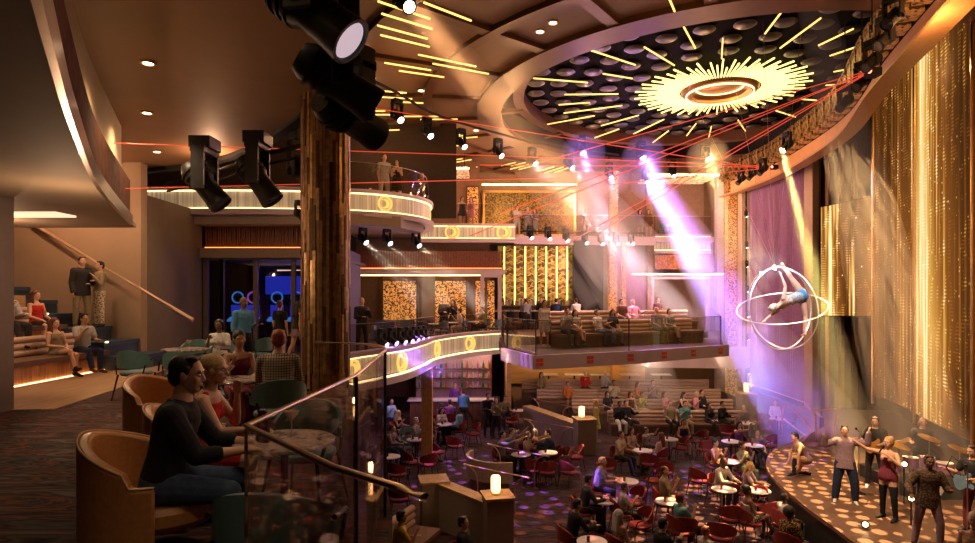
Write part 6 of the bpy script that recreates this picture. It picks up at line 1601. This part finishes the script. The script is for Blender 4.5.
W_ = [
 (390, 399.5, 'sit_talk', 'm', 't', ('short', 'brown'), ('long', 'lblue'), ('pants', 'denim'), 'man in pale blue at the far left of the stalls', 0),
 (397, 411, 'sit_talk', 'f', 'l', ('long', 'platinum'), ('tank', 'black'), ('pants', 'grey'), 'platinum blonde woman in a black top', 10),
 (414, 418.5, 'sit_talk', 'm', 'l', ('short', 'grey'), ('long', 'grey'), ('pants', 'dark'), 'man in a grey shirt by the pink-lit table', 15),
 (427, 424, 'sit_phone', 'f', 't', ('bun', 'brown'), ('tank', 'brown'), ('skirt', 'brown'), 'woman in bronze beside the pink-lit table', -10),
 (427, 411, 'sit_table', 'm', 'm', ('short', 'black'), ('long', 'olive'), ('pants', 'dark'), 'man in olive leaning behind the woman in bronze', 0),
 (441, 408, 'sit_talk', 'f', 'm', ('long', 'black'), ('long', 'white'), ('pants', 'dark'), 'woman in white shirt with dark vest', -20),
 (459, 408, 'sit', 'm', 'd', ('buzz', 'black'), ('long', 'lblue'), ('pants', 'dark'), 'dark-skinned man in a pale blue shirt', -150),
 (389, 425.5, 'sit_table', 'm', 'l', ('short', 'brown'), ('long', 'mauve'), ('pants', 'denim'), 'man in mauve with violet light on his jeans', 0),
 (501, 432.6, 'sit_cheer', 'm', 'l', ('short', 'black'), ('long', 'grey'), ('pants', 'dark'), 'dark-haired man in grey raising his arms', 10),
 (510.5, 429.5, 'sit_cheer', 'm', 'l', ('short', 'brown'), ('tshirt', 'khaki'), ('pants', 'dark'), 'man with raised hand behind the one in grey', 10),
 (526, 432, 'sit_talk', 'f', 'l', ('long', 'brown'), ('tshirt', 'beige', 'floral'), ('skirt', 'dark'), 'woman in a floral blouse among the cheering friends', 0),
 (534, 430, 'sit_cheer', 'f', 'm', ('bob', 'grey'), ('tank', 'wine'), ('skirt', 'wine'), 'woman in wine pointing to the stage', 5),
 (552.7, 430.5, 'sit_table', 'm', 'l', ('short', 'brown'), ('jacket', 'navy'), ('pants', 'denim'), 'man in a navy blazer and jeans', -150),
 (504, 396, 'sit_table', 'm', 'm', ('short', 'brown'), ('tshirt', 'olive'), ('pants', 'dark'), 'man in olive at the back left table', -20),
 (597, 458, 'sit_table', 'm', 'l', ('short', 'grey'), ('tshirt', 'grey'), ('pants', 'dark'), 'older grey-haired man in a grey tee', 0),
 (583, 476, 'sit_table', 'm', 'm', ('short', 'black'), ('long', 'dark', 'check'), ('pants', 'dark'), 'man in a dark checked jacket', 5),
 (622, 484.6, 'sit_talk', 'm', 'l', ('short', 'brown'), ('tshirt', 'lgrey'), ('pants', 'dark'), 'boy in a pale grey tee', 0, .86),
 (571, 501, 'sit_table', 'm', 'm', ('short', 'black'), ('long', 'black'), ('pants', 'dark'), 'bearded man in a black jacket at the bottom', 5),
 (620, 511, 'sit', 'f', 'l', ('long', 'grey'), ('strapless', 'black', 'floral'), ('skirt', 'black'), 'woman in a strapless patterned dress at the bottom', 10),
 (660, 520.6, 'sit_talk', 'm', 'l', ('short', 'black'), ('jacket', 'black'), ('pants', 'dark'), 'dark-haired man in black at the bottom centre', -5),
 (664.5, 468, 'sit_phone', 'm', 'm', ('buzz', 'black'), ('tshirt', 'khaki'), ('pants', 'khaki'), 'man in a beige polo shirt', 0),
 (684, 420, 'sit_cross', 'f', 'm', ('bob', 'auburn'), ('tank', 'navy'), ('skirt', 'navy'), 'woman in a dark blue dress with crossed legs', -30),
 (619, 432, 'sit_talk', 'm', 'l', ('short', 'brown'), ('tshirt', 'cream'), ('pants', 'dark'), 'man in a white tee below the sofa rows', 0),
 (632, 428, 'sit', 'f', 'l', ('long', 'brown'), ('tank', 'lgrey'), ('skirt', 'khaki'), 'woman in a pale sleeveless top below the sofa rows', 0),
 (645.5, 428, 'sit_cheer', 'f', 'l', ('bun', 'brown'), ('tshirt', 'lgrey'), ('skirt', 'dark'), 'girl in pale grey clapping below the sofa rows', 0, .86),
 (659, 433, 'sit_cross', 'f', 'l', ('long', 'auburn'), ('tank', 'white'), ('skirt', 'white'), 'woman in a short white dress by the round table', -170),
 (744, 406, 'sit_talk', 'f', 'l', ('bob', 'blond'), ('long', 'brown'), ('skirt', 'dark'), 'blonde woman in a brown jacket below the right lantern', -10),
 (775, 400.6, 'sit', 'f', 'l', ('long', 'red'), ('long', 'white'), ('skirt', 'cream'), 'red-haired woman in white at the far right rear', -15),
 (739, 422, 'sit_cheer', 'f', 'l', ('long', 'black'), ('tank', 'purple'), ('skirt', 'dark'), 'dark-haired woman in purple clapping', -5),
 (758, 432, 'sit', 'm', 'l', ('bald', 'grey'), ('tshirt', 'mauve'), ('pants', 'dark'), 'bald child in mauve near the stage', -5, .84),
 (715, 440, 'sit_phone', 'f', 'm', ('bun', 'black'), ('tank', 'orange'), ('pants', 'dark'), 'woman in an orange top raising both hands', 5),
 (742, 443, 'sit_phone', 'f', 't', ('bun', 'brown'), ('tshirt', 'olive'), ('pants', 'olive'), 'woman in an olive blouse beside the stage', 0),
 (719, 457.4, 'sit_table', 'm', 'd', ('buzz', 'black'), ('long', 'white'), ('pants', 'dark'), 'dark-skinned man in a bright white shirt', -30),
 (745, 462, 'sit_table', 'f', 'l', ('long', 'blond'), ('tshirt', 'mauve'), ('skirt', 'khaki'), 'smiling blonde woman in a mauve top at the stage', -5),
 (750, 486.6, 'sit_cross', 'f', 'd', ('bun', 'black'), ('strapless', 'white'), ('mini', 'white', 'giraffe'), 'dark-skinned woman in a strapless white top', -5),
 (785.5, 494.7, 'sit', 'm', 'd', ('buzz', 'black'), ('tshirt', 'lgrey'), ('pants', 'dark'), 'boy in a pale tee at the foot of the stage', 5, .86),
 (790, 509, 'sit', 'f', 'd', ('afro', 'black'), ('tshirt', 'yellow', 'giraffe'), ('pants', 'dark'), 'person in a giraffe-print top seen from behind', 10),
 (680, 494, 'sit_phone', 'f', 'l', ('bob', 'auburn'), ('tshirt', 'teal'), ('pants', 'dark'), 'person in a teal tee seen from behind', 10),
 (706.5, 528, 'sit', 'm', 'l', ('short', 'red'), ('tshirt', 'lgrey'), ('pants', 'dark'), 'red-haired child at the bottom edge', 0, .84),
 (398, 513.5, 'sit_talk', 'm', 'm', ('short', 'black'), ('tshirt', 'yellow'), ('pants', 'dark'), 'dark-haired man in a yellow shirt at the bottom left', 10),
 (464.5, 519, 'sit', 'm', 'l', ('short', 'black'), ('long', 'dark'), ('pants', 'dark'), 'dark-haired man behind the nearest low wall', -30),
]
for r in W_:
    stalls(*r[:9], dface=r[9], sc=r[10] if len(r) > 10 else 1.0)
# standing guest in lime
person(at(596, 23.3, LOW), -10, 'stand', 'f', 'l', ('long', 'blond'), ('tank', 'lime'), ('skirt', 'lime'), ('heels', 'beige'), 'standing woman in a lime green dress beside the middle lantern')
# people on the sofa rows under the deck
def rowperson(k, u, pose, sx, sk, hr, tp_, bt, lab):
    q, a = on_line(u, (1.0, 25.05 + 1.15 * k), (10.5, 25.05 + 1.15 * k), LOW + .27 * k)
    person(q, -90 + random.uniform(5, 45), pose, sx, sk, hr, tp_, bt, ('flat', 'dark'), lab)
for r in ((0, 619, 'sit_talk', 'm', 'd', ('short', 'black'), ('jacket', 'black'), ('pants', 'white'), 'man in black jacket and white trousers on the lowest sofa row'),
 (0, 628, 'sit_back', 'm', 'l', ('short', 'black'), ('long', 'black'), ('pants', 'dark'), 'man in black leaning back on the lowest sofa row'),
 (0, 670, 'sit', 'm', 'l', ('short', 'brown'), ('long', 'khaki'), ('pants', 'dark'), 'man in a khaki sweater on the lowest sofa row'),
 (0, 684, 'sit_talk', 'm', 'l', ('short', 'black'), ('tshirt', 'teal'), ('pants', 'beige'), 'man in teal with beige trousers on the lowest sofa row'),
 (0, 709.5, 'sit', 'f', 'l', ('long', 'brown'), ('long', 'dark'), ('pants', 'dark'), 'long-haired woman in dark clothes on the lowest sofa row'),
 (0, 721, 'sit_talk', 'm', 'm', ('short', 'black'), ('long', 'black'), ('pants', 'dark'), 'man in black at the right end of the lowest sofa row'),
 (1, 608, 'sit_cross', 'f', 'l', ('long', 'brown'), ('tshirt', 'dark'), ('skirt', 'dark'), 'woman in a dark top on the second sofa row'),
 (1, 631, 'sit', 'f', 'l', ('long', 'auburn'), ('tank', 'brown'), ('pants', 'khaki'), 'long-haired woman in brown on the second sofa row'),
 (1, 641, 'sit_talk', 'f', 'm', ('bun', 'black'), ('tshirt', 'lime'), ('skirt', 'cream'), 'woman in pale green on the second sofa row'),
 (1, 667, 'sit_back', 'f', 'l', ('long', 'brown'), ('long', 'pink'), ('longskirt', 'pink'), 'woman in a long pink dress on the second sofa row'),
 (1, 681.5, 'sit_table', 'f', 'l', ('long', 'black'), ('tank', 'black'), ('skirt', 'black'), 'black-haired woman in black on the second sofa row'),
 (1, 696, 'sit_talk', 'f', 'l', ('bob', 'grey'), ('long', 'pink'), ('pants', 'khaki'), 'grey-haired woman in pink on the second sofa row'),
 (1, 702.5, 'sit', 'm', 'l', ('short', 'brown'), ('long', 'dark'), ('pants', 'dark'), 'man in dark clothes beside the grey-haired woman'),
 (2, 613.5, 'sit_talk', 'm', 'm', ('short', 'black'), ('tshirt', 'cream'), ('pants', 'dark'), 'man in cream on the third sofa row'),
 (2, 638.5, 'sit', 'f', 'l', ('long', 'brown'), ('long', 'orange'), ('pants', 'dark'), 'brown-haired woman in orange on the third sofa row'),
 (2, 652, 'sit_talk', 'm', 'l', ('short', 'black'), ('tshirt', 'mauve'), ('pants', 'dark'), 'man in mauve on the third sofa row'),
 (2, 568, 'sit', 'f', 'm', ('bun', 'brown'), ('long', 'orange'), ('skirt', 'brown'), 'woman in ochre at the left of the third sofa row'),
 (3, 541.5, 'sit', 'f', 'l', ('long', 'brown'), ('tshirt', 'khaki'), ('skirt', 'dark'), 'woman in khaki alone in the gold-walled booth'),
 (3, 584.5, 'sit_talk', 'm', 'l', ('short', 'grey'), ('long', 'red'), ('pants', 'dark'), 'white-haired man in a red sweater in the booth'),
 (3, 604, 'sit_talk', 'm', 'l', ('bald', 'grey'), ('long', 'lgrey'), ('pants', 'dark'), 'bald man in pale grey next to the man in red')):
    rowperson(*r)
# empty red chairs
for u, v, f, w in ((473, 432, 200, 'right of the man in pale blue'), (455, 444, 60, 'in front of the table with the vested woman'), (437, 450, 30, 'second one in front of the vested woman'), (413, 460, 20, 'in front of the pink-lit table'), (398, 472, 60, 'in the left stalls near the glass'), (400, 496, 90, 'left of the nearest low wall'), (428, 462, 120, 'behind the nearest low wall, left'),
    (495, 411, 200, 'at the back left, first'), (512, 421, 150, 'at the back left, second'), (506, 416, 240, 'beside the back left table'), (570, 470, 30, 'left of the older man in grey'), (562, 458, 200, 'under the middle copper railing'), (575, 455, 190, 'beside the middle low wall foot'), (606, 466, 80, 'behind the older man in grey'), (634, 500, 200, 'behind the boy'), (640, 522, 190, 'right of the strapless patterned dress'),
    (655, 478, 170, 'left of the polo-shirted man'), (663, 470, 90, 'behind the polo-shirted man'), (650, 462, 60, 'in front of the white dress'), (700, 440, 200, 'in the violet light by the crossed-leg woman'), (706, 448, 100, 'beside the orange top'), (728, 432, 60, 'behind the woman in purple'), (757, 421, 190, 'behind the child near the stage'), (768, 428, 170, 'rear row right of the child'), (768, 444, 180, 'against the stage right of the child'), (788, 421, 180, 'far right at the stage stairs'),
    (700, 478, 30, 'left of the white-shirted man'), (731, 516, 80, 'in front of the white-shirted man'), (683, 528, 80, 'under the teal person, empty twin'), (722, 534, 60, 'right of the red-haired child'), (770, 512, 100, 'left of the boy in the pale tee'), (755, 500, 200, 'behind the strapless white top'), (546, 470, 100, 'behind the violet-lit friends'), (535, 468, 60, 'behind the floral blouse'), (680, 446, 180, 'right of the rear round table')):
    g = G(u, v, LOW + .5); chair('red', (g.x, g.y, LOW), f, 'empty red armchair ' + w)
# curved bench
o = empty('curved_bench', (at(500, 17.9, LOW))); tag(o, 'pale curved high-back bench under the cheering friends', 'bench')
MB().strip(arc(0, 0, .95, 150, 290, 20), .35, .92, .09).build('backrest', M('bench_cream', (.42, .32, .24), .6), o); MB().strip(arc(0, 0, .70, 155, 285, 20), .0, .40, .40).build('seat', M('sofa_seat', (.16, .085, .05), .6), o)
sofa((-2.9, 10.6), (-1.75, 13.6), LOW, 'striped roll-back banquette beside the nearest low wall', None)

# ================================================================ THE BAND
person(G(806, 477, SZ), 185, 'kneel', 'f', 'l', ('short', 'black'), ('corset', 'mauve'), ('brief', 'mauve'), ('boots', 'black'), 'dancer in a leotard and boots crouching on the stage edge')
person(G(845, 501, SZ), -115, 'dance_up', 'm', 't', ('short', 'brown'), ('baggy', 'mauve'), ('baggy', 'navy'), ('flat', 'white'), 'man in loose jacket and wide trousers throwing his arms up')
g1 = G(875, 487, SZ); person(g1, -120, 'guitar', 'm', 'l', ('short', 'black'), ('tshirt', 'dark'), ('pants', 'dark'), ('flat', 'white'), 'guitarist with white shoes at the back of the stage')
sg = G(888, 519, SZ); person(sg, -150, 'sing', 'f', 'l', ('bun', 'blond'), ('corset', 'wine'), ('brief', 'wine'), ('thigh', 'black'), 'female singer in a corset and thigh boots holding a microphone', scale=1.05)
sw_p = Vector((8.12, 11.25, SZ)); person(sw_p, -105, 'swagger', 'm', 'd', ('short', 'brown'), ('jacket', 'brown', 'giraffe'), ('pants', 'mauve'), ('boots', 'black'), 'man in an open patterned jacket strutting at the stage front')
g2 = Vector((9.55, 11.95, SZ)); person(g2, -160, 'guitar', 'm', 'l', ('short', 'brown'), ('tshirt', 'dark'), ('pants', 'wine'), ('flat', 'dark'), 'guitarist cut off by the right edge of the view')
struct('floor_riser', MB().box((10.75, 14.9, SZ + .15), (2.2, 2.0, .3)), m_blackgloss)
dp_ = Vector((10.62, 14.9, SZ + .3)); person(dp_, -120, 'drum', 'm', 'l', ('buzz', 'black'), ('tshirt', 'dark'), ('pants', 'dark'), ('flat', 'dark'), 'drummer in dark glasses behind the drum kit')
person(Vector((6.75, 8.45, SZ)), -140, 'stand_drink', 'f', 'l', ('bun', 'platinum'), ('tank', 'beige', 'sequin'), ('skirt', 'wine'), ('heels', 'dark'), 'platinum-haired woman in a sequinned dress at the lower right')
def guitar(c, face, col, label):
    o = empty('electric_guitar', c, R(face - 90)); o.rotation_euler = (0, R(-18), R(face - 90)); tag(o, label, 'guitar')
    m = M('guitar_' + col, {'sunburst': (.42, .20, .05), 'blue': (.15, .25, .35)}[col], .2)
    pts = [(-.20, -.02), (-.19, .09), (-.12, .14), (-.02, .10), (.06, .12), (.13, .155), (.15, .10), (.11, .04), (.13, 0), (.11, -.05), (.15, -.11), (.12, -.15), (.04, -.11), (-.04, -.12), (-.13, -.15), (-.19, -.10)]
    sp = [tuple(q)[:2] for q in smoothpath([Vector(p + (0,)) for p in pts], 3, True)]
    b = MB().prism(sp, -.022, .022); b.v = [(x, z, y) for x, y, z in b.v]; b.build('body', m, o)
    MB().box((.36, .012, 0), (.50, .03, .055)).build('neck', M('maple_neck', (.45, .28, .12), .4), o, smooth=False)
    MB().obox((.66, .01, .01), (.07, 0, .012), (0, .01, 0), (0, 0, .045)).build('headstock', MATS['maple_neck'], o, smooth=False)
    MB().box((-.02, .03, 0), (.16, .01, .09)).build('pickguard', m_white, o, smooth=False)
    MB().tube([(-.19, -.0, .05), (-.15, -.17, .30), (.02, -.16, .50), (.10, -.02, .30), (.13, 0, .08)], .012, 6, flat=.4).build('strap', m_black, o)
def fwd(p, f, d, z, side=0):
    a = R(f); return Vector((p[0] + math.cos(a) * d + math.sin(a) * side, p[1] + math.sin(a) * d - math.cos(a) * side, p[2] + z))
guitar(fwd(g1, -120, .26, 1.05, .02), -120 + 180, 'sunburst', 'sunburst electric guitar held by the guitarist at the back')
guitar(fwd(g2, -160, .26, 1.02, .02), -160 + 180, 'blue', 'pale blue electric guitar held by the guitarist at the right edge')
def mic_stand(p, label, h=1.45):
    o = empty('microphone_stand', p); tag(o, label, 'microphone stand')
    MB().lathe([(.001, 0), (.14, 0), (.14, .012), (.02, .03), (.001, .03)], 20).build('base', m_black, o); MB().cyl((0, 0, .02), (0, 0, h), .011, n=8).build('pole', m_steel, o)
    MB().tube([(0, 0, h), (-.10, -.10, h + .06)], .009, 6).build('boom', m_black, o); MB().cyl((-.10, -.10, h + .06), (-.16, -.16, h + .10), .014, .022, 10).ell((-.17, -.17, h + .107), (.028, .028, .028)).build('microphone', m_blackgloss, o)
mic_stand(fwd(g1, -120, .75, 0, .35), 'microphone stand in front of the back guitarist'); mic_stand(fwd(g2, -160, .7, 0, -.3), 'microphone stand in front of the right guitarist', 1.4)
o = empty('drum_kit', (10.2, 14.15, SZ)); tag(o, 'sparkling drum kit with cymbals in front of the drummer', 'drums')
sh = M('drum_shell', (.45, .25, .50), .2, metal=.6); hd = M('drum_head', (.6, .55, .5), .5)
MB().cyl((-.05, -.18, .30), (.12, .20, .30), .28, n=28).build('bass_drum', sh, o); MB().cyl((-.055, -.19, .30), (-.05, -.18, .30), .26, n=28).build('bass_drum_head', hd, o)
for x, y, z, r in ((-.32, .10, .78, .16), (.0, -.02, .82, .15), (.34, -.08, .70, .18), (-.48, .42, .60, .18), (.55, .25, .55, .21)):
    MB().cyl((x, y, z - .12), (x, y, z + .10), r, n=24).build('tom_drum', sh, o); MB().cyl((x, y, z + .10), (x, y, z + .106), r * .97, n=24).build('drum_skin', hd, o)
    MB().cyl((x, y, .0), (x, y, z - .1), .014, n=6).build('stand', m_steel, o)
for x, y, z in ((-.62, .05, 1.18), (.30, .35, 1.28), (.72, -.05, 1.12)):
    MB().lathe([(.001, .03), (.04, .02), (.24, -.01), (.24, -.014), (.001, .0)], 28, (x, y, z), (.2, -.25, 1)).build('cymbal', m_brass, o); MB().cyl((x, y, 0), (x, y, z), .011, n=6).build('cymbal_stand', m_steel, o)
# microphone in the singer's hand
MB_ = MB().cyl((0, 0, -.08), (0, 0, .06), .012, .018, 10).ell((0, 0, .085), (.026, .026, .03)); o = MB_.build('microphone', m_blackgloss, loc=fwd(sg, -150, .22, 1.47, .02)); o.rotation_euler = (.5, .3, 0); tag(o, 'microphone held to the mouth of the female singer', 'microphone')
# stage lamps
for u, v, zz, w in ((865, 523, 0, 'glaring lamp at the front edge of the stage floor'), (911, 497, .45, 'glaring lamp between the singer and the man in the patterned jacket'), (904, 463, .8, 'glaring lamp above the drum kit')):
    Y = YZ(v, SZ + .12 + zz); p = at(u, Y, SZ)
    o = empty('stage_floor_lamp', p); tag(o, w, 'stage light')
    if zz: MB().cyl((0, 0, 0), (0, 0, zz), .015, n=6).build('pole', m_black, o)
    MB().lathe([(.001, -.06), (.06, -.06), (.075, .05), (.065, .05), (.001, .0)], 16, (0, 0, zz + .10), (-.35, -.9, .1)).build('housing', m_black, o); MB().lathe([(.001, .03), (.05, .03), (.05, .04), (.001, .045)], 16, (0, 0, zz + .10), (-.35, -.9, .1)).build('lens', M('lens_glare', emit=(1, .62, .28), es=14), o)

# ================================================================ AERIAL HOOP
AC = P(781, 308, 14.5)
o = empty('aerial_sphere', AC); tag(o, 'shining steel sphere of hoops hanging over the hall with the acrobat', 'aerial hoop')
mh = M('hoop_steel', (.92, .88, .86), .4, metal=.8)
def ringpts(r, M3, n=64): return [M3 @ Vector((r * math.cos(2 * PI * i / n), 0, r * math.sin(2 * PI * i / n))) for i in range(n)]
Mv = Matrix.Rotation(R(-4), 3, 'Y'); RR = .98
MB().tube(ringpts(RR, Mv @ Matrix.Rotation(R(22), 3, 'Z')), .014, 8, True).build('hoop', mh, o)
MB().tube(ringpts(RR, Mv @ Matrix.Rotation(R(-5), 3, 'Y') @ Matrix.Rotation(R(-66), 3, 'Z')), .014, 8, True).build('hoop', mh, o)
MB().tube(ringpts(RR * 1.01, Matrix.Rotation(R(-13), 3, 'Y') @ Matrix.Rotation(R(90 + 17), 3, 'X')), .013, 8, True).build('hoop', mh, o)
top = Vector((-.06, 0, RR)) + Vector((-.15, 0, -.02))
MB().ell((-.16, 0, RR), (.05, .05, .06)).build('swivel', mh, o)
MB().ell((-.18, -.06, RR - .04), (.035, .035, .035)).ell((-.52, -.1, RR - .14), (.02, .02, .02)).build('star_lamp', M('star_lamp', emit=(.75, .85, 1), es=60), o)
for k, (x, y, z) in enumerate(((-1.9, 2.4, 7.0), (-.9, 1.2, 7.0), (-.25, .4, 7.0), (1.3, 1.6, 7.2))):
    MB().cyl((-.16, 0, RR + .04), (x, y, z), .005, n=5).build('suspension_cable', m_steel, o)
def aerial_skeleton():
    s = Sk(); s.k = FEM; s.sex = 'f'
    q = .02377
    def L(u, v, y=0): return Vector(((u - 781) * q, y, (308 - v) * q))
    s.pel = L(801, 296); Z = (L(783, 303) - s.pel).normalized()
    Yv = Vector((.25, -.80, -.5)); Yv = (Yv - Z * Yv.dot(Z)).normalized(); X = Yv.cross(Z).normalized()
    s.X, s.Y, s.Z = X, Yv, Z; pel = s.pel.copy()
    s.sp = lambda t, x=0, y=0: pel + Z * t + X * x + Yv * y
    s.sh = [s.sp(.44, -.13), s.sp(.44, .13)]
    s.hip = [s.sp(-.02, -.08), s.sp(-.02, .08)]
    up = 0 if s.hip[0].z > s.hip[1].z else 1; dn = 1 - up
    s.kn = [None] * 2; s.an = [None] * 2
    s.kn[up] = s.hip[up] + (L(789, 279) - L(801, 296)).normalized() * .43; s.an[up] = s.kn[up] + (L(778, 262) - L(789, 279)).normalized() * .41
    s.kn[dn] = s.hip[dn] + (L(807, 316) - L(803, 297)).normalized() * .43; s.an[dn] = s.kn[dn] + (L(806, 337) - L(807, 316)).normalized() * .41
    hi = 0 if s.sh[0].z > s.sh[1].z else 1; lo = 1 - hi
    s.el = [None] * 2; s.wr = [None] * 2; s.hd = [None] * 2
    a = (L(787, 288) - L(785, 302)).normalized(); c = (L(783, 277) - L(787, 288)).normalized()
    s.el[hi] = s.sh[hi] + a * .285; s.wr[hi] = s.el[hi] + c * .245; s.hd[hi] = c
    a = (L(774, 316) - L(786, 308)).normalized(); c = (L(766, 322) - L(774, 316)).normalized()
    s.el[lo] = s.sh[lo] + a * .285; s.wr[lo] = s.el[lo] + c * .245; s.hd[lo] = c
    s.neck = s.sp(.5); s.head = s.sp(.53) + (Z + Vector((-.2, -.1, -.3))).normalized() * .143
    zh = (Z + Vector((0, 0, -.15))).normalized(); yh = Vector((-.1, -.95, -.2)); yh = (yh - zh * yh.dot(zh)).normalized(); xh = yh.cross(zh)
    hm = Matrix((xh, yh, zh)).transposed(); s.hm = hm
    s.H = lambda x, y, z: s.head + hm @ Vector((x, y, z))
    return s
person(AC, 90, 'aerial', 'f', 'l', ('bun', 'platinum'), ('corset', 'blue', 'floral'), ('brief', 'blue'), None, 'blonde acrobat in a blue leotard doing the splits inside the steel sphere', scale=1 / FEM)
spot((6.0, 9.5, 7.5), AC, (.85, .85, 1), 2200, 16, .5, .08)

# ================================================================ CAMERA, WORLD
cam = bpy.data.cameras.new('camera'); co = bpy.data.objects.new('camera', cam); COL.objects.link(co)
co.location = (0, 0, CZ); co.rotation_euler = (R(90), 0, 0)
cam.sensor_width = 36; cam.sensor_fit = 'HORIZONTAL'; cam.lens = 36 * F / 975; cam.shift_y = (HZ - 271.5) / 975; cam.clip_start = .05; cam.clip_end = 200
S.camera = co
w = bpy.data.worlds.new('world'); S.world = w; w.use_nodes = True
w.node_tree.nodes['Background'].inputs[0].default_value = (.16, .10, .07, 1); w.node_tree.nodes['Background'].inputs[1].default_value = .10
S.view_settings.view_transform = 'Standard'; S.view_settings.look = 'None'; S.view_settings.gamma = 1; S.view_settings.exposure = 0
c = S.cycles
c.max_bounces = 5; c.diffuse_bounces = 2; c.glossy_bounces = 2; c.transmission_bounces = 3; c.transparent_max_bounces = 24; c.volume_bounces = 0
c.use_denoising = True; c.sample_clamp_indirect = 3; c.sample_clamp_direct = 0; c.caustics_reflective = False; c.caustics_refractive = False
